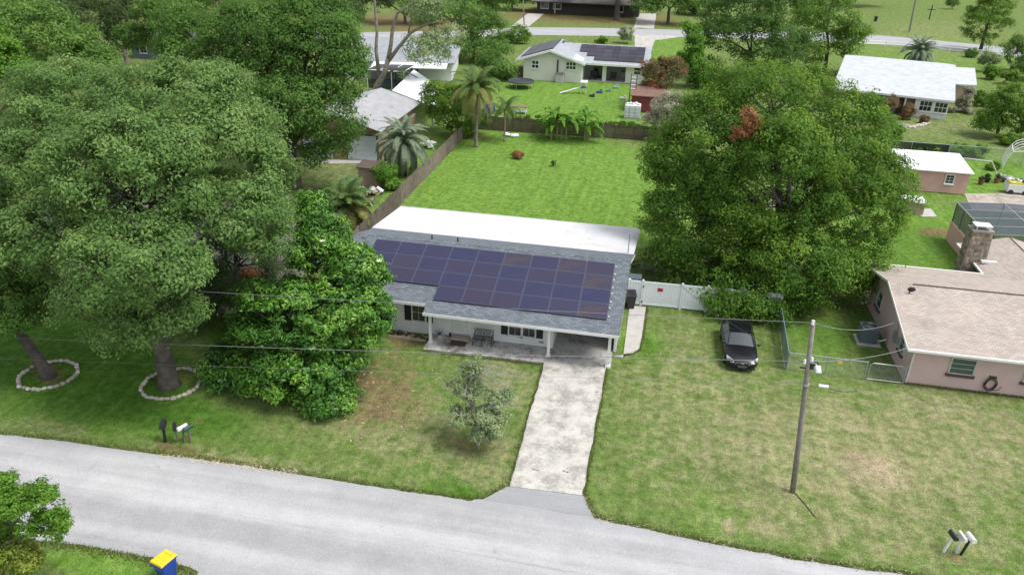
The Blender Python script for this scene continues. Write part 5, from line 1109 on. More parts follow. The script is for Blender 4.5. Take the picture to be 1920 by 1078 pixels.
# ================================================================== objects
# ---- stone rings round the two oaks: every stone a part
ringst = mat('ring_stone', (.50,.47,.40), .9, (.36,.33,.28), 3, rnd=.5, bmp=.3)
rs2 = random.Random(12); rm = []
for k in range(4):
    mb = MB(); mb.ell((0,0,0), (1,1,1), 8, 5, .16); rm.append(mb.mesh('stone', ringst))
def stone_ring(label, cpx, ax_px, ay_px):
    c = G(*cpx); rx = abs(G(cpx[0]+ax_px, cpx[1])[0]-G(cpx[0]-ax_px, cpx[1])[0])/2; ry = abs(G(cpx[0], cpx[1]-ay_px)[1]-G(cpx[0], cpx[1]+ay_px)[1])/2
    r_ = (rx+ry)/2; t_ = thing('stone_ring', label, 'edging', c, 0, 'stone rings round the front oaks'); n = int(2*math.pi*r_/.29)
    for i in range(n):
        a = 2*math.pi*i/n+rs2.uniform(-.02,.02); q_ = r_+rs2.uniform(-.05,.05)
        o = link('stone', rm[rs2.randrange(4)], t_, loc=(q_*math.cos(a), q_*math.sin(a), .05), rot=(rs2.uniform(-.2,.2), rs2.uniform(-.2,.2), a+R(90)+rs2.uniform(-.3,.3))); o.scale = (.17*rs2.uniform(.85,1.15), .12*rs2.uniform(.8,1.2), .10*rs2.uniform(.8,1.2))
stone_ring('ring of pale edging stones round the leaning oak', (91,704), 56, 29)
stone_ring('ring of pale edging stones round the thick-trunked oak', (322,720), 58, 30)
# ---- fences
def plank_fence(name, label, a, b_, h, wd=.14, panel=2.4, m=None, group=None, postm=None, lean=0.0):
    a = np.asarray(a, float); b_ = np.asarray(b_, float); d = b_-a; L = np.linalg.norm(d); d /= L; n_ = np.array([-d[1], d[0], 0]); m = m or wood
    t_ = thing(name, label, 'fence', tuple((a+b_)/2), 0, group); k = max(1, round(L/panel)); r = random.Random(int(L*10)); meshes = []
    pl = L/k
    for v in range(4):
        mb = MB(); x = 0
        while x < pl-.02:
            w_ = min(wd*r.uniform(.92,1.06), pl-x); hh = h*r.uniform(.95,1.03); ty = r.uniform(-.008,.008)
            mb.box(x+.006, x+w_-.006, -.012+ty, .012+ty, .04, hh); x += w_
        mb.box(.02, pl-.02, .03, .075, h*.25, h*.25+.09); mb.box(.02, pl-.02, .03, .075, h*.78, h*.78+.09)
        meshes.append(mb.mesh('fence_panel', m))
    pm_ = MB().box(-.05,.05,.08,.18,-.1,h*.98).mesh('post', m); ang = math.atan2(d[1], d[0])
    for i in range(k):
        p = a+d*pl*i-(a+b_)/2; link('fence_panel', meshes[i % 4], t_, loc=p, rot=(r.uniform(-.03,.03)+lean, 0, ang))
        link('post', pm_, t_, loc=p, rot=(0,0,ang))
    link('post', pm_, t_, loc=b_-(a+b_)/2, rot=(0,0,ang)); return t_
fA, fB = np.array([-21.6, 47.0, 0]), G(868,262); fA[0] = fB[0]
plank_fence('wooden_fence', 'long weathered wooden fence along the left side of the back lawn', fA, fB, 1.75)
rA, rB = G(872,258), G(1225,266); rA[0] = fB[0]+.15; rA[1] = fB[1]+.6
plank_fence('wooden_fence', 'brown rear fence topped with vines behind the banana clump', (rA[0],rB[1]-.6,0), (rB[0]+2.5,rB[1]+.2,0), 1.75, m=mat('brown_wood', (.10,.072,.056), .9, (.065,.048,.038), 2.5, rnd=.3, bmp=.2))
plank_fence('wooden_fence', 'short brown fence beside the wall of the far cream house', G(925,147), G(979,148), 1.9, m=MATS['brown_wood'])
vn = thing('vine_hedge', 'green vines creeping along the top of the brown rear fence', 'vine', (0, rB[1]+.2, 0)); vl = []
for x_ in np.arange(rA[0]+1, rB[0]+2.5, .7): vl.append(((x_, rB[1]+.25+.2*math.sin(x_*2), 1.75+.12*math.sin(x_*1.3)), (.5,.3,.2)))
crown('foliage', vl, 360, 24, .15, .22, bright, vn, bough=.25, under=.5, off=(0, rB[1]+.2, 0), tone=(.0,.6))
# white vinyl fence with two gates
vy = lambda x: 47.05+(x-.28)*.036
vin = thing('vinyl_fence', 'white vinyl privacy fence with double gate beside the carport', 'fence', (4.5, 47.2, 0))
vm = mat('white_vinyl', (.70,.73,.76), .45, (.66,.69,.72), .8)
xs = [-.62, G(1201,573)[0], G(1274,582)[0], G(1322,588)[0], G(1390,594)[0], 9.35]
HV = 1.85
for i, x_ in enumerate(xs):
    mb = MB(); y_ = vy(x_); mb.box(x_-.065,x_+.065,y_-.065,y_+.065,0,HV+.08); p = mb.build('post', vm, vin)
    b2_ = MB(); b2_.add([(x_-.08,y_-.08,HV+.081),(x_+.08,y_-.08,HV+.081),(x_+.08,y_+.08,HV+.081),(x_-.08,y_+.08,HV+.081),(x_,y_,HV+.16)], [(0,1,4),(1,2,4),(2,3,4),(3,0,4),(3,2,1,0)]); b2_.build('post_cap', vm, p)
for i, (xa, xb) in enumerate(zip(xs[:-1], xs[1:])):
    xa += .075; xb -= .075; gate = i in (1, 2, 3); n_ = max(2, round((xb-xa)/.19)); z0_ = .10
    mb = MB()
    for k in range(n_):
        u0, u1 = xa+(xb-xa)*k/n_, xa+(xb-xa)*(k+1)/n_; ym = vy((u0+u1)/2); mb.box(u0+.004,u1-.004,ym-.015,ym+.015,z0_+.1,HV-.1)
    pn = mb.build('gate' if gate else 'fence_panel', vm, vin)
    for zz in (z0_, HV-.13):
        mb = MB(); ya, yb = vy(xa), vy(xb); mb.add([(xa,ya-.035,zz),(xb,yb-.035,zz),(xb,yb+.035,zz),(xa,ya+.035,zz),(xa,ya-.035,zz+.13),(xb,yb-.035,zz+.13),(xb,yb+.035,zz+.13),(xa,ya+.035,zz+.13)], [(3,2,1,0),(4,5,6,7),(0,1,5,4),(1,2,6,5),(2,3,7,6),(3,0,4,7)]); mb.build('rail', vm, pn)
    if gate:
        for zz in (.35, 1.5):
            xh = xa-.02 if i == 1 else xb+.02; mb = MB(); mb.box(xh-.05,xh+.05,vy(xh)-.09,vy(xh)-.067,zz-.06,zz+.06); mb.build('hinge', blackm, pn)
xg = (xs[1]+xs[2])/2
mb = MB(); c = G(1238,541,1.3); mb.box(c[0]-.18,c[0]+.18,vy(c[0])-.04,vy(c[0])-.018,1.22,1.46); o = mb.build('warning_sign', mat('red_sign', (.42,.03,.06), .5, (.36,.03,.06), 4), vin)
mb = MB()
for k in range(2): mb.box(c[0]-.13,c[0]+.13,vy(c[0])-.0435,vy(c[0])-.0405,1.27+k*.085,1.31+k*.085)
mb.build('sign_print', mat('sign_print', (.13,.03,.05), .5), o)
# chain link fences
linkm = screenmat('chain_link', (.42,.44,.45), .86); bluem = screenmat('blue_grey_mesh', (.10,.15,.20), .22); blackmesh = screenmat('black_mesh', (.012,.013,.016), .12)
def chain_fence(label, pts, h, mesh, postm=None, group=None, name='wire_fence', pr_=.03, every=2.6, railm=None):
    pts = [np.asarray(p, float) for p in pts]; c = sum(pts)/len(pts); t_ = thing(name, label, 'fence', (c[0], c[1], 0), 0, group); postm = postm or galv
    for a, b_ in zip(pts[:-1], pts[1:]):
        L = np.linalg.norm(b_-a); k = max(1, round(L/every))
        for i in range(k+1):
            if i == 0 and a is not pts[0]: continue
            p = a+(b_-a)*i/k; mb = MB(); mb.tube([(p[0],p[1],-.1),(p[0],p[1],h+.03)], pr_*1.25 if i in (0,k) else pr_, 7); mb.build('post', postm, t_)
        mb = MB(); mb.tube([(a[0],a[1],h),(b_[0],b_[1],h)], pr_, 6); mb.build('top_rail', railm or postm, t_)
        for i in range(k):
            p, q_ = a+(b_-a)*i/k, a+(b_-a)*(i+1)/k; mb = MB(); mb.poly([(p[0],p[1],.03),(q_[0],q_[1],.03),(q_[0],q_[1],h-.02),(p[0],p[1],h-.02)]); mb.build('mesh_panel', mesh, t_)
    return t_
bf = G(1472,693); chain_fence('blue-grey slatted fence running from white vinyl fence towards the utility pole', [(bf[0],bf[1],0),(9.32,47.0,0)], 1.22, bluem, mat('blue_post', (.16,.24,.31), .5))
gL = G(1621,712); chain_fence('low wire fence with a small yellow sign between slatted fence and swing gate', [(bf[0]+.06,bf[1]-.02,0),(gL[0]-.05,gL[1],0)], 1.2, linkm, every=2.3)
yx = G(1579,690,.95); mb = MB(); mb.box(yx[0]-.15,yx[0]+.15,bf[1]-.06,bf[1]-.045,.82,1.1); mb.mat(1).box(yx[0]-.1,yx[0]+.1,bf[1]-.064,bf[1]-.0605,.9,1.04)
solo('yellow_sign', mb, [mat('sign_yellow', (.62,.42,.05), .5), mat('sign_yellow_pale', (.75,.62,.3), .5)], 'small square yellow sign hung on the low wire fence', 'sign')
gt = thing('wire_gate', 'galvanised wire swing gate against the pink house corner', 'gate', (gL[0], gL[1], 0)); gx1 = 15.55; gy_ = gL[1]
mb = MB(); mb.tube([(gL[0]+.1,gy_,.1),(gL[0]+.1,gy_,1.05),(gL[0]+.25,gy_,1.18),(gx1-.2,gy_,1.18),(gx1-.08,gy_,1.05),(gx1-.08,gy_,.1),(gL[0]+.1,gy_,.1)], .032, 7); mb.build('frame', galv, gt)
mb = MB(); mb.poly([(gL[0]+.12,gy_,.12),(gx1-.1,gy_,.12),(gx1-.1,gy_,1.16),(gL[0]+.12,gy_,1.16)]); mb.build('wire_mesh', linkm, gt)
mb = MB(); mb.tube([(gx1+.02,gy_,-.1),(gx1+.02,gy_,1.35)], .04, 7); mb.build('post', galv, gt)
A_ = G(1688,293); chain_fence('wire fence with black mesh panels behind the pink shed', [(A_[0]-3,A_[1],0),(G(1768,294)[0],A_[1],0)], 1.7, blackmesh, every=4)
chain_fence('long open wire fence running right from the black mesh', [(G(1768,294)[0]+.1,A_[1],0),(G(1960,300)[0],A_[1]-.2,0)], 1.7, linkm, every=4)
# white rail fence along the far road
rf = thing('rail_fence', 'thin white rail fence along the far road behind the ranch house', 'fence', G(1750,100))
pp = [G(x, y) for x, y in ((1600,86),(1660,88),(1720,93),(1780,99),(1830,104),(1890,111))]
for p in pp: mb = MB(); mb.box(p[0]-.08,p[0]+.08,p[1]-.08,p[1]+.08,0,1.2); mb.build('post', white, rf)
for a, b_ in zip(pp[:-1], pp[1:]):
    for zz in (.5, 1.05): mb = MB(); mb.tube([(a[0],a[1],zz),(b_[0],b_[1],zz)], .06, 4); mb.build('rail', white, rf)
# ---- utility pole, wires
PL = np.array([8.11, 29.77, 0.0]); pt = PY(1525, 601, 29.77)
pole = thing('utility_pole', 'tall grey wooden utility pole with a white street lamp on the right lawn', 'utility pole', PL)
at_ = lambda f: PL+(pt-PL)*f
mb = MB(); mb.tube([PL-np.array([0,0,.3]), at_(.3), at_(.65), pt], [.13,.122,.11,.095], 12); mb.build('pole', woodgrey, pole, smooth=True)
zf = lambda z: z/pt[2]
p0 = at_(zf(7.0)); mb = MB(); mb.tube([p0, p0+np.array([.25,-.25,.12]), p0+np.array([.28,-.55,.1])], .035, 6); arm = mb.build('lamp_arm', galv, pole)
q0 = p0+np.array([.28,-.6,.06]); mb = MB(); mb.add([q0+np.array(v) for v in ((-.12,-.28,-.02),(.12,-.28,-.02),(.14,.18,-.05),(-.14,.18,-.05),(-.09,-.24,.1),(.09,-.24,.1),(.1,.14,.12),(-.1,.14,.12))], [(3,2,1,0),(4,5,6,7),(0,1,5,4),(1,2,6,5),(2,3,7,6),(3,0,4,7)]); mb.build('lamp_head', whitem, pole, bevel=.02)
for z_, dx in ((pt[2]-.12,-.0),(7.15,.14),(7.0,-.14)):
    p = at_(zf(z_)); mb = MB(); mb.tube([p+np.array([dx-.05,-.16,.02]), p+np.array([dx-.05,-.16,.2])], [.07,.05], 8); mb.build('insulator', white, pole)
p = at_(zf(6.95)); mb = MB(); mb.box(p[0]+.12,p[0]+.4,p[1]-.12,p[1]+.05,p[2]-.18,p[2]+.1); mb.box(p[0]-.3,p[0]+.55,p[1]-.05,p[1]+.0,p[2]-.25,p[2]-.2); mb.build('bracket', blackm, pole)
p = at_(zf(5.9)); mb = MB(); mb.tube([p-np.array([0,0,.04]), p+np.array([0,0,.04])], .16, 12); mb.build('clamp', galv, pole)
mb = MB(); g0_ = G(1487,926); mb.tube([(PL[0]+.1,PL[1]-.1,.02),(PL[0]+.4,PL[1]-.7,.03),(PL[0]+.75,PL[1]-1.5,.02)], .02, 5); mb.build('ground_cable', dkplastic, pole)
wirem = mat('wire_grey', (.22,.22,.22), .7, (.18,.18,.18), 3); wired = mat('wire_dark', (.05,.05,.055), .6)
def wire(name, label, a, b_, sag, r_=.012, m=None, n=28):
    a = np.asarray(a, float); b_ = np.asarray(b_, float); mb = MB()
    mb.tube([a+(b_-a)*f-np.array([0,0,4*sag*f*(1-f)]) for f in np.linspace(0,1,n)], r_, 4)
    return solo(name, mb, m or wirem, label, 'wire')
LX = -52.0
wl_ = lambda px, py, Y: PY(px, py, Y)
# left ends extrapolated so that each wire passes through its photographed line
tpw = at_(zf(pt[2]-.1))
def through(a, px, py, Y, X): # straight line in the pole row through the pixel, continued to X
    q_ = PY(px, py, Y); f = (X-a[0])/(q_[0]-a[0]); return a+(q_-a)*f
e1_ = through(tpw, 300, 530, 30.0, LX); wire('power_line', 'top power wire crossing in front of the house roof', tpw, e1_, .35)
m1 = at_(zf(7.05)); e2_ = through(m1, 90, 628, 30.0, LX); wire('power_line', 'middle power wire crossing below the porch eave', m1, e2_, .3, .016)
m2 = at_(zf(5.95)); e3_ = through(m2, 640, 690, 30.0, LX); wire('telephone_line', 'lowest thin cable crossing the front lawn', m2, e3_, .15, .008)
wire('power_line', 'power wire from pole top to the meter of the pink house', tpw, (X0-.08,44.1,2.45), .5, .016)
wire('service_drop', 'cable from the pole lamp bracket to the pink house eave', m1, (XO+.05,ef[1]+.1,pz(ef[1])-.0), .25, .018)
wire('service_drop', 'dark drop cable from the pole up to the mast on the white flat roof', at_(zf(6.9)), (mx+.2,48.1,4.62), .9, .014, wired)
w3 = PY(1920, 772, 29.77+2); wire('telephone_line', 'lowest cable running from the pole away over the right lawn', m2, m2+(w3-m2)*2.2, .2, .008)
bx3 = m2+(w3-m2)*.08; mb = MB(); mb.tube([bx3+np.array([-.2,0,-.02]),bx3+np.array([.2,0,-.03])], .07, 8); solo('splice_box', mb, whitem, 'small white splice box hanging on the right-hand telephone cable', 'cable box')
mb = MB(); a_ = bx3+np.array([.1,0,-.06]); mb.tube([a_+np.array([d_,0,-.12*math.sin(math.pi*d_/1.3)]) for d_ in np.linspace(0,1.3,10)], .018, 5); solo('cable_loop', mb, wired, 'drooping black cable loop under the right-hand telephone cable', 'cable')
# far poles, cross
def far_pole(label, bpx, tpx, r_):
    b_ = G(*bpx); t0 = PY(tpx[0], tpx[1], b_[1]); t_ = thing('far_pole', label, 'utility pole', b_); mb = MB(); mb.tube([b_-np.array([0,0,.2]), t0, t0+(t0-b_)*.5], [r_,r_*.85,r_*.7], 8); mb.build('pole', woodgrey, t_)
far_pole('brown utility pole on the lawn past the bend of the far road', (1705,60), (1717,0), .22)
far_pole('pale slim pole beside the drive across the far road', (983,48), (981,0), .16)
cp = G(1742,37); cz = PY(1746,10,cp[1])[2]; mb = MB(); mb.box(cp[0]-.12,cp[0]+.12,cp[1]-.1,cp[1]+.1,0,cz); mb.box(cp[0]-1.0,cp[0]-.121,cp[1]-.09,cp[1]+.09,cz*.66,cz*.66+.2); mb.box(cp[0]+.121,cp[0]+1.0,cp[1]-.09,cp[1]+.09,cz*.66,cz*.66+.2)
solo('wooden_cross', mb, mat('dark_wood', (.05,.045,.04), .9), 'tall dark wooden cross standing on the far lawn', 'cross')
# ---- cars
def make_car(name, label, loc, rzv, paint, L=4.75, W=1.84, detail=True):
    c = thing(name, label, 'car', loc, rzv); tyre = mat('tyre_rubber', (.02,.02,.021), .8); rim = mat('alloy_rim', (.35,.36,.38), .35, metal=.8); gl_ = MATS.get('car_glass') or glass('car_glass', (.035,.045,.052), .05); hl = MATS.get('headlight_lens') or glass('headlight_lens', (.42,.43,.44), .15)
    hw = W/2
    # body sections, front (y=-L/2) to rear: (y, half width at sill, half width at shoulder, z sill, z shoulder, z deck centre)
    S = [(-.5,.60,.62,.38,.52,.58),(-.485,.74,.76,.27,.62,.69),(-.455,.84,.86,.20,.70,.77),(-.40,.90,.93,.18,.77,.85),(-.30,.94,.965,.18,.84,.94),(-.20,.95,.985,.18,.90,1.02),(-.08,.95,1,.18,.93,1.04),(.10,.95,1,.18,.95,1.04),(.26,.95,1,.18,.97,1.05),(.36,.94,.985,.19,.99,1.07),(.43,.92,.95,.22,1.0,1.08),(.475,.86,.88,.30,.96,1.04),(.5,.74,.76,.42,.85,.92)]
    mb = MB(); rows = []
    for (y, a, b_, z0_, z1_, zc) in S:
        zm = z0_+(z1_-z0_)*.45; rows.append([(-a*hw*.9,z0_),(-a*hw,z0_+.06),(-b_*hw*1.0,zm),(-b_*hw*.97,z1_),(-b_*hw*.80,z1_+(zc-z1_)*.55),(-b_*hw*.4,zc-.01),(0,zc),(b_*hw*.4,zc-.01),(b_*hw*.80,z1_+(zc-z1_)*.55),(b_*hw*.97,z1_),(b_*hw,zm),(a*hw,z0_+.06),(a*hw*.9,z0_)])
    V = []; n = 13
    for (y, *_), row in zip(S, rows): V += [(x, y*L, z) for x, z in row]
    F = [(i*n+j, i*n+j+1, (i+1)*n+j+1, (i+1)*n+j) for i in range(len(S)-1) for j in range(n-1)]+[((i+1)*n, (i+1)*n+12, i*n+12, i*n)[::-1] for i in range(len(S)-1)]
    F += [tuple(range(n-1,-1,-1)), tuple(range((len(S)-1)*n, len(S)*n))]
    mb.add(V, F); body = mb.build('body', paint, c, world=False, smooth=True)
    # cabin
    zb, zt = .97, 1.44; C_ = [(-.205,.80,zb+.03),(-.035,.66,zt-.05),(.04,.655,zt),(.20,.64,zt-.01),(.30,.62,zt-.06),(.425,.72,zb+.08)]
    mb = MB(); R_ = []
    for y, w_, z in C_: R_.append([(-w_*hw, y*L, z-.02), (-w_*hw*.5, y*L, z+.015), (0, y*L, z+.025), (w_*hw*.5, y*L, z+.015), (w_*hw, y*L, z-.02)])
    def strip(i, j, off=0.0):
        m_ = MB(); a, b_ = R_[i], R_[j]; V_ = [(p[0],p[1],p[2]+off) for p in a]+[(p[0],p[1],p[2]+off) for p in b_]; m_.add(V_, [(k, k+1, k+6, k+5) for k in range(4)]); return m_
    strip(0,1).build('windscreen', gl_, c, world=False, smooth=True); strip(4,5).build('rear_window', gl_, c, world=False, smooth=True)
    m_ = MB()
    for i, j in ((1,2),(2,3),(3,4)): s_ = strip(i, j); m_.add(s_.v, s_.f)
    m_.build('roof_panel', paint, c, world=False, smooth=True)
    for sg in (-1, 1):
        base_ = [(sg*.90*hw, -.20*L, zb-.02), (sg*.93*hw, .06*L, zb), (sg*.92*hw, .30*L, zb+.02), (sg*.84*hw, .425*L, zb+.06)]
        topp = [R_[0][4 if sg > 0 else 0], R_[1][4 if sg > 0 else 0], R_[2][4 if sg > 0 else 0], R_[3][4 if sg > 0 else 0], R_[4][4 if sg > 0 else 0], R_[5][4 if sg > 0 else 0]]
        m_ = MB(); m_.add([base_[0], base_[1], topp[2], topp[1], topp[0]], [(0,1,2,3,4) if sg > 0 else (4,3,2,1,0)]); m_.build('side_window', gl_, c, world=False)
        m_ = MB(); m_.add([base_[1], base_[2], base_[3], topp[5], topp[4], topp[3], topp[2]], [tuple(range(7)) if sg > 0 else tuple(range(6,-1,-1))]); m_.build('side_window', gl_, c, world=False)
        m_ = MB(); m_.tube([topp[0],topp[1],topp[2],topp[3],topp[4],topp[5]], .03, 5); m_.tube([base_[1],topp[2]], .025, 5); m_.build('roof_rail', paint, c, world=False)
        m_ = MB(); m_.ell((sg*(hw+.08),-.17*L,1.03), (.11,.07,.075), 8, 6); m_.build('wing_mirror', paint, c, world=False, smooth=True)
        for yy in (-.305, .29):
            m_ = MB(); m_.tube([(sg*(hw-.20),yy*L,.325),(sg*(hw+.005),yy*L,.325)], .325, 20); w_ = m_.build('wheel', tyre, c, world=False)
            m_ = MB(); m_.tube([(sg*(hw-.01),yy*L,.325),(sg*(hw+.012),yy*L,.325)], .215, 14); m_.build('rim', rim, w_, world=False)
        if detail:
            m_ = MB(); m_.add([(sg*.46*hw,-.487*L,.60),(sg*.70*hw,-.478*L,.60),(sg*.90*hw,-.425*L,.70),(sg*.91*hw,-.385*L,.80),(sg*.74*hw,-.43*L,.80),(sg*.52*hw,-.468*L,.70)], [(0,1,2,3,4,5) if sg > 0 else (5,4,3,2,1,0)]); v_ = [(p[0]*1.03,p[1]-.05,p[2]+.02) for p in m_.v]; m_.v = v_; m_.build('headlight', hl, c, world=False)
    if detail:
        m_ = MB(); m_.add([(-.34*hw,-.507*L,.40),(.34*hw,-.507*L,.40),(.44*hw,-.507*L,.56),(.36*hw,-.5*L,.66),(-.36*hw,-.5*L,.66),(-.44*hw,-.507*L,.56)], [(0,1,2,3,4,5)]); gr = m_.build('grille', blackm, c, world=False)
        m_ = MB(); m_.tube([(-.44*hw,-.512*L,.56),(-.36*hw,-.506*L,.67),(.36*hw,-.506*L,.67),(.44*hw,-.512*L,.56)], .018, 5); m_.build('chrome_trim', rim, gr, world=False)
        m_ = MB(); m_.ell((0,-.512*L,.61), (.085,.015,.055), 10, 6); m_.build('emblem', rim, gr, world=False)
        m_ = MB(); m_.box(-.25,.25,-.516*L,-.509*L,.36,.48); m_.build('number_plate', mat('plate_dark', (.10,.10,.11), .5), c, world=False)
        m_ = MB(); m_.box(-.8*hw,.8*hw,-.503*L,-.49*L,.24,.31); m_.build('bumper_lip', dkplastic, c, world=False)
    return c
blackpaint = mat('black_car_paint', (.006,.006,.010), .3, (.008,.008,.012), 2, coat=.35, spec=.3)
make_car('parked_car', 'black sedan parked on the grass in front of the white vinyl fence', (6.38, 42.35, 0), R(1.5), blackpaint, L=4.9, W=1.92)
fc = G(1612,53); make_car('parked_car', 'dark green sedan half hidden behind trees on the far lawn', fc, R(75), mat('dark_green_paint', (.02,.03,.03), .25, coat=1), detail=False)
# ---- bins
def wheelie(name, label, loc, rzv, bodym, lidm, s=1.0, open_=False):
    t_ = thing(name, label, 'bin', loc, rzv); mb = MB()
    mb.add([(-.22,-.26,.06),(.22,-.26,.06),(.22,.22,.06),(-.22,.22,.06),(-.29,-.36,.98),(.29,-.36,.98),(.29,.34,.98),(-.29,.34,.98)], [(3,2,1,0),(4,5,6,7),(0,1,5,4),(1,2,6,5),(2,3,7,6),(3,0,4,7)]); mb.build('body', bodym, t_, world=False, bevel=.03)
    mb = MB(); mb.box(-.31,.31,-.38,.36,.93,.985); mb.build('rim', bodym, t_, world=False, bevel=.01)
    mb = MB(); mb.add([(-.32,-.42,.99),(.32,-.42,.99),(.32,.38,.99),(-.32,.38,.99),(-.30,-.39,1.03),(.30,-.39,1.03),(.29,.36,1.10),(-.29,.36,1.10)], [(3,2,1,0),(4,5,6,7),(0,1,5,4),(1,2,6,5),(2,3,7,6),(3,0,4,7)]); ld = mb.build('lid', lidm, t_, world=False, bevel=.02)
    for k in range(2): mb = MB(); mb.box(-.2,.2,-.25+k*.3,-.23+k*.3,1.035+.02*k,1.07+.026*k); mb.build('lid_rib', lidm, ld, world=False)
    mb = MB(); mb.tube([(-.25,.42,.95),(.25,.42,.95)], .02, 6); mb.box(-.27,-.23,.3,.43,.9,.97); mb.box(.23,.27,.3,.43,.9,.97); mb.build('handle', bodym, t_, world=False)
    for sg in (-1, 1): mb = MB(); mb.tube([(sg*.22,.24,.12),(sg*.29,.24,.12)], .12, 14); mb.build('wheel', dkplastic, t_, world=False)
    t_.scale = (s, s, s); return t_
bl = G(315,1083); wheelie('recycling_bin', 'blue wheeled recycling bin with yellow lid at the roadside', bl, R(165), mat('bin_blue', (.012,.05,.28), .45, (.015,.06,.3), 3), mat('lid_yellow', (.75,.56,.03), .45, (.7,.5,.03), 3), 1.02)
bb = G(1181,577); wheelie('trash_bin', 'black wheeled trash bin beside the carport and vinyl fence', bb, R(10), dkplastic, dkplastic, 1.1)
fbn = G(1641,41); wheelie('trash_bin', 'dark trash bin standing on the far lawn beside the hidden sedan', fbn, 0, dkplastic, dkplastic, 1.25)
# ---- mailboxes
def mailbox(name, label, loc, rzv, m, group, h=1.02, postm=None, w_=.17, lean=0.0, arm=True, pw=.045):
    t_ = thing(name, label, 'mailbox', loc, rzv, group); mb = MB(); postm = postm or wood
    mb.add([(-pw+lean,-pw,-.1),(pw+lean,-pw,-.1),(pw+lean,pw,-.1),(-pw+lean,pw,-.1),(-pw,-pw,h),(pw,-pw,h),(pw,pw,h),(-pw,pw,h)], [(3,2,1,0),(4,5,6,7),(0,1,5,4),(1,2,6,5),(2,3,7,6),(3,0,4,7)]); mb.build('post', postm, t_, world=False)
    mb = MB(); prof = [(-w_/2-.01,0),(w_/2+.01,0),(w_/2+.01,.13)]+[(w_/2*math.cos(a)*1.06,.13+w_/2*math.sin(a)) for a in np.linspace(.15,math.pi-.15,9)]+[(-w_/2-.01,.13)]
    mb.prism([(x_,-.27,h+z_+.002) for x_, z_ in prof], (0,.54,0)); bx5 = mb.build('box', m, t_, world=False)
    mb = MB(); mb.prism([(x_*1.03,-.295,h+z_*1.02) for x_, z_ in prof], (0,.023,0)); d_ = mb.build('door', m, t_, world=False)
    mb = MB(); mb.box(w_/2+.012,w_/2+.022,-.12,-.09,h+.08,h+.26); mb.build('flag', mat('flag_red', (.4,.03,.03), .5), t_, world=False)
    t_.scale = (.9, .9, .9); return t_
mw, mk, mgn = mat('mailbox_white', (.74,.74,.72), .45), mat('mailbox_black', (.02,.022,.026), .45), mat('mailbox_green', (.03,.09,.07), .5)
b_ = G(312,828); mailbox('mailbox', 'large black mailbox on a thick black post left of the white mailbox', b_, R(205), mk, 'mailboxes by the left verge', 1.05, blackm, w_=.3, lean=.05, pw=.07)
b_ = G(347,830); mailbox('mailbox', 'white mailbox on a wooden post beside a green mailbox', b_, R(155), mw, 'mailboxes by the left verge', .95)
b_ = G(333,828); mailbox('mailbox', 'dark mailbox with pale door between black and white mailboxes', b_, R(215), mk, 'mailboxes by the left verge', .9)
b_ = G(358,830); mailbox('mailbox', 'dull green mailbox on the right of its white neighbour', b_, R(160), mgn, 'mailboxes by the left verge', .92)
b_ = G(1776,1034); mailbox('mailbox', 'black mailbox on a slanted white post near the right road edge', b_, R(12), mk, 'mailboxes by the right verge', .95, white, lean=-.2)
b_ = G(1793,1036); mailbox('mailbox', 'small white mailbox beside the black one on the right verge', b_, R(12), mw, 'mailboxes by the right verge', .95, white, w_=.15)
b_ = G(1808,1040); mailbox('mailbox', 'larger white mailbox on a dark leaning post at the right verge', b_, R(14), mw, 'mailboxes by the right verge', 1.0, blackm, w_=.2, lean=-.2)
# ---- AC unit by the pink house
ac = G(1640,646); t_ = thing('air_conditioner', 'grey-green air conditioning unit on a pad beside the pink house wall', 'air conditioner', (14.55,45.6,0)); acm = mat('ac_grey', (.11,.15,.165), .6, (.09,.125,.14), 3)
mb = MB(); mb.box(13.9,15.3,44.9,46.3,.0,.09); mb.build('pad', padc, t_)
mb = MB(); mb.box(14.05,15.05,45.1,46.1,.092,1.12); bd = mb.build('casing', acm, t_, bevel=.03)
for k in range(14): zz = .2+k*.063; mb = MB(); mb.box(14.035,15.065,45.085,45.099,zz,zz+.03); mb.build('louvre', acm, bd)
mb = MB(); mb.tube([(14.55,45.6,1.121),(14.55,45.6,1.17)], .42, 20); fan = mb.build('fan_guard', dkplastic, t_)
for k in range(4): mb = MB(); r_ = .12+k*.1; mb.tube([(14.55+r_*math.cos(a),45.6+r_*math.sin(a),1.18) for a in np.linspace(0,2*math.pi,20)], .012, 4); mb.build('guard_ring', galv, fan)
mb = MB(); mb.tube([(15.05,45.3,.3),(15.3,45.25,.3),(15.6,45.2,.5)], .04, 6); mb.build('pipe', whitem, t_)
# ---- porch things
bench = thing('metal_bench', 'black scrollwork metal bench on the front porch', 'bench', (-8.95, 39.25, .13))
for sx in (-.58, 0, .58):
    mb = MB(); mb.tube([(sx,-.28,0),(sx-.02,-.25,.25),(sx,-.2,.45),(sx,.2,.43),(sx+.02,.26,.15),(sx,.34,0)], .02, 5); mb.tube([(sx,.2,.43),(sx,.3,.9)], .02, 5)
    if sx: mb.tube([(sx,-.22,.45),(sx,-.24,.64),(sx,.22,.66)], .02, 5)
    mb.build('leg_frame', blackm, bench, world=False)
for k in range(6): mb = MB(); y_ = -.2+k*.08; mb.box(-.58,.58,y_-.015,y_+.015,.44,.455); mb.build('seat_slat', blackm, bench, world=False)
for cx in (-.29, .29):
    mb = MB()
    for r_ in (.21,.13,.06): mb.tube([(cx+1.2*r_*math.cos(a),.25+.05*math.sin(a),.68+r_*math.sin(a)) for a in np.linspace(0,2*math.pi,16)], .014, 4)
    for a in range(4): mb.tube([(cx,.25,.68),(cx+.25*math.cos(a*math.pi/2+.78),.25,.68+.21*math.sin(a*math.pi/2+.78))], .012, 4)
    mb.build('back_scroll', blackm, bench, world=False)
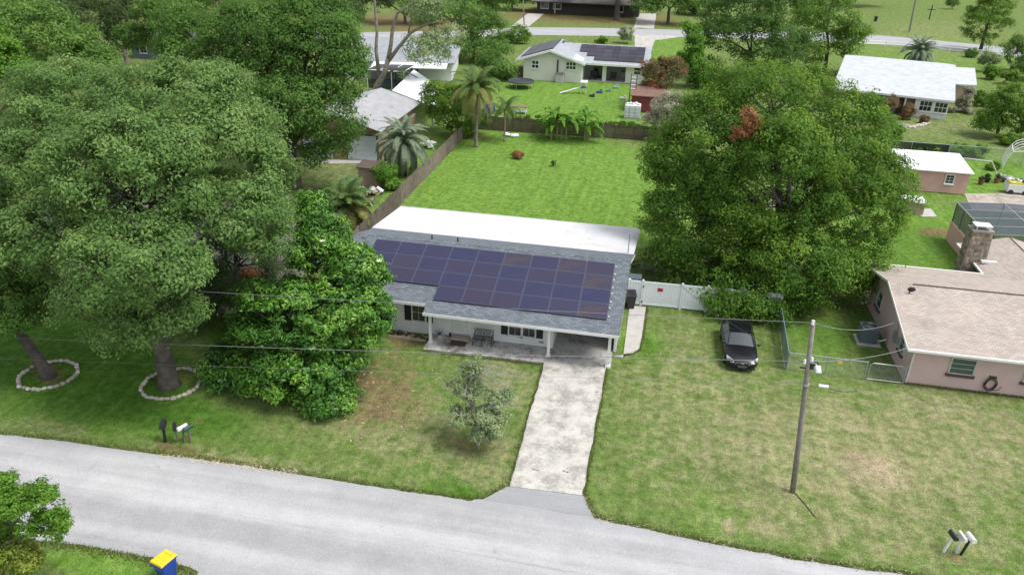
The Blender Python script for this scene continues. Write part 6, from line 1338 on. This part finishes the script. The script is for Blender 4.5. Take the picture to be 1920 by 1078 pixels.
mb = MB(); mb.tube([(-.58,.3,.9),(.58,.3,.9)], .018, 5); mb.tube([(-.58,.22,.48),(.58,.22,.48)], .018, 5); mb.build('back_rail', blackm, bench, world=False)
mb = MB(); mb.box(-10.95,-9.95,38.72,39.3,.132,.15); solo('door_mat', mb, mat('mat_brown', (.09,.06,.045), .95, (.06,.04,.032), 8), 'brown door mat in front of the white front door', 'door mat')
pl_ = thing('porch_planter', 'dark spiky plant in a pale pot by the left porch post', 'plant', (-11.75, 39.35, .13))
mb = MB(); mb.tube([(0,0,0),(0,0,.28)], [.13,.18], 12); mb.build('pot', mat('pale_pot', (.45,.42,.38), .8), pl_, world=False)
for k in range(12): a = k*.55; mb = MB(); c_, s_ = math.cos(a), math.sin(a); r_ = .25+.1*(k % 3); mb.add([(.03*-s_,.03*c_,.27),(.03*s_,-.03*c_,.27),(r_*c_,r_*s_,.45+.07*(k % 4))], [(0,1,2)]); mb.build('leaf', blackm, pl_, world=False)
mb = MB(); mb.tube([(-11.15,39.72,.13),(-11.15,39.72,.22),(-11.15,39.72,.38),(-11.15,39.72,.42)], [.09,.08,.05,.03], 8); solo('garden_statue', mb, blackm, 'small dark ornament standing against the porch wall', 'ornament')
mb = MB(); mb.ell((-14.3,39.3,.2), (.2,.18,.2), 10, 6, .1); solo('round_pot', mb, blackm, 'dark round pot below the left front window', 'pot')
bedm = mat('rubble', (.45,.38,.30), .9, (.28,.2,.14), 4, rnd=.6)
fb = thing('rubble_bed', 'narrow rubble bed edged with boards under the left front window', 'flower bed', (-13.6, 39.3, 0))
mb = MB(); mb.box(-15.2,-12.5,38.95,39.02,0,.14); mb.build('edging_board', mat('edging', (.40,.34,.27), .9), fb)
for k in range(26): x_, y_ = random.uniform(-15,-12.6), random.uniform(39.1,39.7); mb = MB(); r_ = random.uniform(.05,.12); mb.ell((x_,y_,r_*.5), (r_,r_*.8,r_*.6), 7, 5, .2); mb.build('stone', bedm, fb)
# fallen magnolia leaves: a scatter nobody could count
r = np.random.default_rng(21); n = 190; pc_ = [G(px, py) for px, py in zip(r.normal(690,95,n), r.normal(735,65,n))]; P = np.array([(p[0],p[1],.02+.02*r.random()) for p in pc_]); P = P[(P[:, 1] > 27.5) & (P[:, 1] < 37.6) & (P[:, 0] < -5.3)]
lf = link('leaf_litter', leaves_mesh('leaf_litter', P, np.tile([0,0,1.], (len(P),1))+r.normal(0,.15,(len(P),3)), .16, r.random(len(P)), leafmat('fallen_leaf', (.16,.11,.06), (.30,.23,.13), (.5,.42,.26), tr=.1), .5)); tag(lf, 'fallen tan leaves scattered under the magnolia', 'leaves', kind='stuff')
P = np.array([(*G(px, py)[:2], .03) for px, py in zip(r.uniform(1150,1330,40), r.uniform(600,760,40))]); lf = link('leaf_litter', leaves_mesh('leaf_litter', P, np.tile([0,0,1.], (len(P),1)), .15, r.random(len(P)), MATS['fallen_leaf'], .5)); tag(lf, 'few pale leaves dropped on the grass right of the carport', 'leaves', kind='stuff')
# twigs on the driveway
for i, (px, py) in enumerate(((1060,884),(1004,880),(1120,735))):
    p = G(px, py, .075); mb = MB()
    for k in range(4): a = random.uniform(0,6.28); mb.tube([(p[0],p[1],.085),(p[0]+.16*math.cos(a),p[1]+.13*math.sin(a),.09)], .009, 4)
    solo('fallen_twig', mb, mat('twig_brown', (.12,.07,.05), .9), ['brown fallen twig on the road end of the driveway', 'dark fallen twig at the left edge of the driveway', 'small dark twig near the carport on the driveway'][i], 'twig')
# ---- things in the far cream house's garden
tr_ = G(977,165); tp_ = thing('trampoline', 'round dark trampoline on legs beside the far cream house', 'trampoline', tr_); rr4 = G(1003,160)[0]-G(977,160)[0]
mb = MB(); mb.tube([(0,0,.95),(0,0,1.0)], rr4*.86, 28); mb.build('bed', mat('trampoline_mat', (.03,.035,.045), .7), tp_, world=False)
mb = MB(); mb.tube([(rr4*.93*math.cos(a),rr4*.93*math.sin(a),1.0) for a in np.linspace(0,2*math.pi,33)], .12, 6); mb.build('pad_ring', mat('trampoline_pad', (.05,.06,.08), .6), tp_, world=False)
for k in range(6): a = k*math.pi/3+.3; mb = MB(); mb.tube([(rr4*.9*math.cos(a),rr4*.9*math.sin(a),0),(rr4*.92*math.cos(a),rr4*.92*math.sin(a),.9)], .05, 6); mb.build('leg', galv, tp_, world=False)
ib = G(1185,221); t_ = thing('water_tote', 'white cube water tote at the rear fence below the ladder', 'tank', ib)
mb = MB(); mb.box(-1,1,-.8,.8,.12,1.75); mb.build('tank', mat('tote_white', (.66,.69,.72), .5, (.6,.63,.66), 2), t_, world=False, bevel=.08)
mb = MB()
for x_ in (-1.03,-.35,.35,1.03): mb.tube([(x_,-.83,.1),(x_,-.83,1.78)], .025, 4)
for z_ in (.5,.95,1.4): mb.tube([(-1.03,-.84,z_),(1.03,-.84,z_)], .025, 4)
mb.box(-1.05,1.05,-.85,.85,0,.115); mb.build('cage', galv, t_, world=False)
for k in range(5): mb = MB(); mb.ell((-.7+k*.35,random.uniform(-.4,.4),1.87), (.2,.25,.14), 7, 5, .2); mb.build('bag', whitem, t_, world=False)
rs_ = G(1213,212); t_ = thing('red_shed', 'small dark red shed with ladder beside it at the rear fence', 'shed', rs_)
mb = MB(); mb.box(-2.2,2.2,0,3,0,2.2); mb.build('wall', mat('red_boards', (.20,.035,.04), .8, (.15,.03,.03), 2), t_, world=False)
mb = MB(); mb.slab([(-2.4,-.2,2.25),(2.4,-.2,2.25),(2.4,3.2,2.9),(-2.4,3.2,2.9)], .12); mb.build('roof', mat('rusty_roof', (.22,.12,.09), .9, (.16,.1,.08), 1.5), t_, world=False)
ldp = G(1183,206); t_ = thing('ladder', 'dark climbing ladder standing upright beside the red shed', 'ladder', ldp)
for sx in (-.38,.38): mb = MB(); mb.tube([(sx,0,0),(sx,1.0,4.6)], .07, 5); mb.build('rail', mat('ladder_dark', (.10,.09,.09), .8), t_, world=False)
for k in range(9): f = (k+.6)/9.5; mb = MB(); mb.tube([(-.38,f,4.6*f),(.38,f,4.6*f)], .06, 5); mb.build('rung', whitem, t_, world=False)
gp = G(1049,155); t_ = thing('garden_cabinet', 'grey plastic cabinet against the far cream house wall', 'cabinet', gp); mb = MB(); mb.box(-.6,.6,-.4,.4,0,1.3); mb.build('body', mat('cabinet_grey', (.45,.46,.46), .6), t_, world=False, bevel=.04); mb = MB(); mb.box(-.66,.66,-.46,.46,1.302,1.42); mb.build('lid', mat('cabinet_lid', (.16,.16,.17), .6), t_, world=False)
wp_ = G(1094,176); t_ = thing('toy_slide', 'white toy tower with a long grey slide on the far lawn', 'slide', wp_)
for sx in (-.35,.35):
    for sy in (-.35,.35): mb = MB(); mb.box(sx-.05,sx+.05,sy-.05,sy+.05,0,1.7); mb.build('post', whitem, t_, world=False)
mb = MB(); mb.box(-.45,.45,-.45,.45,.9,1.0); mb.build('platform', mat('toy_navy', (.03,.04,.08), .5), t_, world=False); mb = MB(); mb.slab([(-.5,-.5,1.72),(.5,-.5,1.72),(.5,.5,1.85),(-.5,.5,1.85)], .1); mb.build('roof', whitem, t_, world=False)
mb = MB(); mb.slab([(-.4,-.25,1.0),(-.4,.25,1.0),(-3.4,-.7,.12),(-3.4,-1.3,.1)][::-1], .08); mb.build('chute', whitem, t_, world=False)
for px, py, s_, mname, colr, lab in ((1124,175,.45,'toy_blue',(.05,.1,.22),'blue toy lying on the lawn below the far patio'),(1110,182,.4,'toy_black',(.03,.03,.03),'black box left on the lawn beside the toy slide'),(1141,172,.35,'toy_green',(.1,.25,.2),'green toy at the end of the row on the far lawn'),(1155,166,.4,'toy_teal',(.2,.4,.4),'teal toy nearest the far patio step'),(1168,188,.5,'toy_stone',(.5,.48,.44),'pale stones heaped beside the dark ladder')):
    p = G(px, py); t_ = thing('garden_toy', lab, 'toy', p); m_ = mat(mname, colr, .6); mb = MB(); mb.box(-s_,s_,-s_*.6,s_*.6,0,s_*.8); mb.build('body', m_, t_, world=False, bevel=.1); mb = MB(); mb.ell((s_*.5,0,s_*.95), (s_*.4,s_*.4,s_*.4), 8, 6); mb.build('top', m_, t_, world=False)
ch_ = G(975,213); t_ = thing('garden_table', 'small white garden table with a dark top at the rear fence', 'table', ch_)
for sx in (-.8,.8):
    for sy in (-.4,.4): mb = MB(); mb.box(sx-.05,sx+.05,sy-.05,sy+.05,0,.9); mb.build('leg', whitem, t_, world=False)
mb = MB(); mb.box(-.95,.95,-.55,.55,.9,.98); mb.build('top', mat('table_brown', (.2,.14,.1), .7), t_, world=False); mb = MB(); mb.box(-.85,.85,-.45,.45,.3,.36); mb.build('shelf', whitem, t_, world=False)
bb2 = G(920,213); mb = MB(); p = bb2; mb.add([(p[0]-.7,p[1]-.4,.5),(p[0]+.7,p[1]-.4,.5),(p[0]+.5,p[1]+.4,.5),(p[0]-.5,p[1]+.4,.5),(p[0]-.5,p[1]-.3,1.4),(p[0]+.5,p[1]-.3,1.5),(p[0]+.4,p[1]+.3,1.4),(p[0]-.4,p[1]+.3,1.35)], [(3,2,1,0),(4,5,6,7),(0,1,5,4),(1,2,6,5),(2,3,7,6),(3,0,4,7)]); mb.box(p[0]-.4,p[0]+.4,p[1]-.2,p[1]+.2,0,.499); solo('blue_chair', mb, mat('vivid_blue', (.02,.06,.5), .5), 'vivid blue plastic seat behind the tall queen palm', 'seat')
mb = MB(); p = G(955,256)
for k in range(6): mb.ell((p[0]+random.uniform(-.9,.9),p[1]+random.uniform(-.3,.3),.16), (.4,.3,.2), 7, 5, .25)
solo('white_sacks', mb, whitem, 'crumpled white sacks on the grass by the slender palm', 'sacks')
# patio furniture
for px, lab, colr in ((1112,'dark folding chair on the far patio',(.03,.03,.035)),(1150,'heap of dark cushions on the far patio',(.05,.035,.035))):
    p = G(px,150); p[1] = YB+.9; t_ = thing('patio_chair', lab, 'chair', (p[0],p[1],.06)); m_ = mat('patio_'+str(px), colr, .7)
    mb = MB(); mb.box(-.5,.5,-.4,.4,.42,.5); mb.build('seat', m_, t_, world=False); mb = MB(); mb.box(-.5,.5,.36,.44,.5,1.3); mb.build('backrest', m_, t_, world=False)
    for sx in (-.45,.45):
        for sy in (-.35,.35): mb = MB(); mb.box(sx-.04,sx+.04,sy-.04,sy+.04,0,.42); mb.build('leg', m_, t_, world=False)
# ---- left neighbour's yard: little shed, playhouse, clutter, ladder rack
p = G(694,352); t_ = thing('tool_shed', 'small tan garden shed with dark flat roof by the left fence', 'shed', p)
mb = MB(); mb.box(-1.1,1.1,0,1.6,0,1.9); mb.build('wall', mat('tan_panel', (.36,.27,.19), .85), t_, world=False); mb = MB(); mb.slab([(-1.25,-.15,1.95),(1.25,-.15,1.95),(1.25,1.75,2.15),(-1.25,1.75,2.15)], .1); mb.build('roof', mat('dark_brown_roof', (.12,.09,.075), .9), t_, world=False)
mb = MB(); mb.box(-.45,.35,-.03,-.002,.05,1.7); mb.build('door', mat('tan_door', (.30,.22,.15), .85), t_, world=False)
p = G(657,368); t_ = thing('playhouse', 'toy playhouse with bright blue roof near the small tan shed', 'playhouse', p)
mb = MB(); mb.box(-.6,.6,-.5,.5,0,1.15); mb.build('wall', mat('play_dark', (.12,.08,.09), .7), t_, world=False); mb = MB(); mb.slab([(-.75,-.65,1.2),(.75,-.65,1.2),(.75,.1,1.65),(-.75,.1,1.65)], .07); mb.build('roof', mat('play_blue', (.04,.25,.52), .5), t_, world=False); mb = MB(); mb.slab([(-.75,.103,1.65),(.75,.103,1.65),(.75,.7,1.3),(-.75,.7,1.3)], .07); mb.build('roof', MATS['play_blue'], t_, world=False)
mb = MB(); mb.box(-.45,.45,-.9,-.52,0,.35); mb.build('bench', mat('play_teal', (.05,.3,.33), .5), t_, world=False)
for i, (px, py, lab) in enumerate(((678,366,'jumble of white chairs and scrap heaped by the playhouse'),(688,382,'pile of dark scrap and pots against the left fence'),(700,366,'heap of pale scrap between tan shed and left fence'))):
    p = G(px, py); t_ = thing('scrap_heap', lab, 'scrap', p); r5 = random.Random(i)
    for k in range(9):
        mb = MB(); c_ = np.array([r5.uniform(-.7,.7), r5.uniform(-.5,.5), r5.uniform(.15,.6)]); a = unit(1)[0]; b5 = np.cross(a, unit(1)[0]); b5 /= np.linalg.norm(b5); mb.obox(c_, a, b5, np.cross(a, b5), r5.uniform(.1,.35), r5.uniform(.05,.2), r5.uniform(.03,.1)); mb.build('scrap_piece', (whitem, dkplastic, mat('rusty', (.2,.09,.05), .8), MATS['tan_panel'])[(k+i) % 4], t_, world=False)
    for k in range(2):
        mb = MB(); c_ = np.array([r5.uniform(-.5,.5), r5.uniform(-.3,.3), .42]); mb.tube([tuple(c_+np.array([.3*math.cos(a),.05*math.sin(a),.3*math.sin(a)])) for a in np.linspace(0,2*math.pi,14)], .04, 5); mb.build('wheel', whitem, t_, world=False)
p = G(590,362); mb = MB(); mb.box(p[0]-.7,p[0]+.7,p[1]-.4,p[1]+.4,0,.35); mb.box(p[0]-.6,p[0]+.6,p[1]-.3,p[1]+.3,.351,.5); solo('fire_pit', mb, mat('dark_red_brown', (.09,.05,.045), .9), 'low dark brown box on the grass before the garage', 'box')
p = G(800,278); mb = MB()
for k in range(8): mb.ell((p[0]+random.uniform(-.8,.8),p[1]+random.uniform(-.5,.5),.3+.1*k % .4), (.45,.3,.25), 7, 5, .3)
solo('white_tarp', mb, whitem, 'crumpled white tarp beside the pindo palm behind the left fence', 'tarp')
p = G(1300,500); 
# ---- right-hand yard: patio clutter, trellis hoops, pipe frame
hp_ = G(1900,318); t_ = thing('hoop_trellis', 'white hoop frame of a garden tunnel at the back of the right yard', 'trellis', hp_)
for k in range(4):
    mb = MB(); mb.tube([(1.6*math.cos(a)+.5+k*.35,k*1.1,2.6*math.sin(a)) for a in np.linspace(0,math.pi,16)], .05, 6); mb.build('hoop', white, t_, world=False)
for a in (.8,1.57,2.3): mb = MB(); mb.tube([(1.6*math.cos(a)+.5,0,2.6*math.sin(a)),(1.6*math.cos(a)+1.55,3.3,2.6*math.sin(a))], .04, 5); mb.build('purlin', white, t_, world=False)
mb = MB(); mb.tube([(1.6*math.cos(2.3)+.5,0,2.6*math.sin(2.3)),(1.6*math.cos(.9)+1.2,2.2,1.6)], .04, 5); mb.build('brace', white, t_, world=False)
q1, q2, q3 = G(1768,295,1.75), G(1860,303,2.2), G(1874,338,0); t_ = thing('pipe_frame', 'white pipe frame leaning over the lawn behind the pink shed', 'frame', (q3[0],q3[1],0))
mb = MB(); mb.tube([q1, (q1+q2)/2+np.array([0,0,.1]), q2], .05, 5); mb.build('top_pipe', white, t_)
mb = MB(); mb.tube([q2, q3], .05, 5); mb.build('leg_pipe', white, t_)
p = G(1897,362); t_ = thing('junk_cart', 'white cart loaded with yellow and grey junk on the sandy patio', 'cart', p)
mb = MB(); mb.box(-.7,1.2,-.6,.6,.25,1.0); mb.build('body', whitem, t_, world=False); mb = MB(); mb.box(-.6,1.1,-.5,.5,1.002,1.2); mb.build('yellow_tarp', mat('tarp_yellow', (.6,.55,.08), .6), t_, world=False)
for k in range(6): mb = MB(); mb.ell((random.uniform(-.5,1),random.uniform(-.4,.4),1.3), (.25,.2,.15), 7, 5, .2); mb.build('junk_piece', (dkplastic, galv, whitem)[k % 3], t_, world=False)
for sx in (-.4,.9): mb = MB(); mb.tube([(sx,-.66,.25),(sx,-.58,.25)], .25, 12); mb.build('wheel', dkplastic, t_, world=False)
p = G(1886,340); mb = MB()
for k in range(7): mb.ell((p[0]+random.uniform(-.8,.9),p[1]+random.uniform(-.5,.5),random.uniform(.2,.6)), (.4,.3,.25), 7, 5, .3)
solo('rubbish_bags', mb, mat('bag_grey', (.35,.36,.38), .6, (.1,.1,.11), 2), 'grey and black bags heaped behind the junk cart', 'bags')
for i, (px, py, lab) in enumerate(((1850,342,'dark flower pot at the back edge of the sandy patio'),(1868,343,'red flower pot among clutter on the sandy patio'),(1838,346,'brown pot nearest the pink shed on the sandy patio'))):
    p = G(px, py); t_ = thing('flower_pot', lab, 'pot', p, 0, 'pots on the sandy patio'); mb = MB(); mb.tube([(0,0,0),(0,0,.5)], [.22,.3], 12); mb.build('pot', (blackm, mat('red_pot', (.3,.1,.08), .8), MATS['rusty'])[i], t_, world=False); crown('plant', [((0,0,.65),(.25,.25,.25))], 12, 14, .14, .15, darkleaf, t_)
# clutter beside the carport behind the vinyl fence
for i, (px, py, lab) in enumerate(((1200,500,'pile of brown branches beside the rear of the carport'),(1225,508,'heap of dry sticks and rubble behind the vinyl fence'))):
    p = G(px, py); t_ = thing('brush_pile', lab, 'brush pile', p); mb = MB(); r6 = random.Random(i+5)
    for k in range(40): a = r6.uniform(0,6.28); c_ = (r6.uniform(-.8,.8), r6.uniform(-.5,.5), r6.uniform(.05,.4)); l_ = r6.uniform(.3,.8); mb.tube([c_, (c_[0]+l_*math.cos(a), c_[1]+l_*math.sin(a), max(.02, c_[2]+r6.uniform(-.2,.2)))], .022, 4)
    mb.build('sticks', (MATS['twig_brown'], twig)[i], t_, world=False)
p = (-.15, 50.2); mb = MB(); mb.box(-.75,.0,47.6,48.6,0,1.6); mb.box(-.7,.15,47.7,48.5,1.601,1.68); solo('utility_box', mb, MATS['ac_grey'], 'grey equipment box against the carport end wall by the vinyl fence', 'cabinet')
# stray stones / ornaments by the ranch house bed
t_ = thing('rock_border', 'border of pale rocks round the porch bed of the ranch house', 'rocks', G(1690,232))
for k in range(34):
    f = k/33; px = 1655+85*f; py = 232+8*math.sin(f*3.1)+random.uniform(-2,2); p = G(px, py); s_ = random.uniform(.25,.5); o = link('stone', rm[k % 4], t_, loc=p-G(1690,232)+np.array([0,0,.1]), rot=(0,0,k)); o.scale = (s_, s_*.8, s_*.6)

# gravel crumbs washed out along the road edges: too small to pick apart
r = np.random.default_rng(31); mb = MB(); spots = [(px, py, 1) for px, py in zip(r.uniform(300,560,420), np.zeros(420))]
for px, _, _ in spots:
    py = 815+(px-0)*.1325+r.normal(0,2.5)-3; p = G(px, py+2); s_ = r.uniform(.02,.075); mb.ell((p[0],p[1],.02), (s_,s_*.8,s_*.45), 5, 3, .2)
for k in range(300):
    f = r.random(); i_ = int(f*(len(topR)-3)); a_, b_ = topR[i_], topR[i_+1]; q_ = a_+(b_-a_)*r.random()+np.array([0, r.normal(.05,.12)]); s_ = r.uniform(.015,.05); mb.ell((q_[0],q_[1],.03), (s_,s_*.8,s_*.45), 5, 3, .2)
gv = mb.build('gravel', mat('pale_gravel', (.5,.44,.36), .95, (.34,.29,.23), 3, fine=.3)); tag(gv, 'pale gravel crumbs along the grassy road edge', 'gravel', kind='stuff')
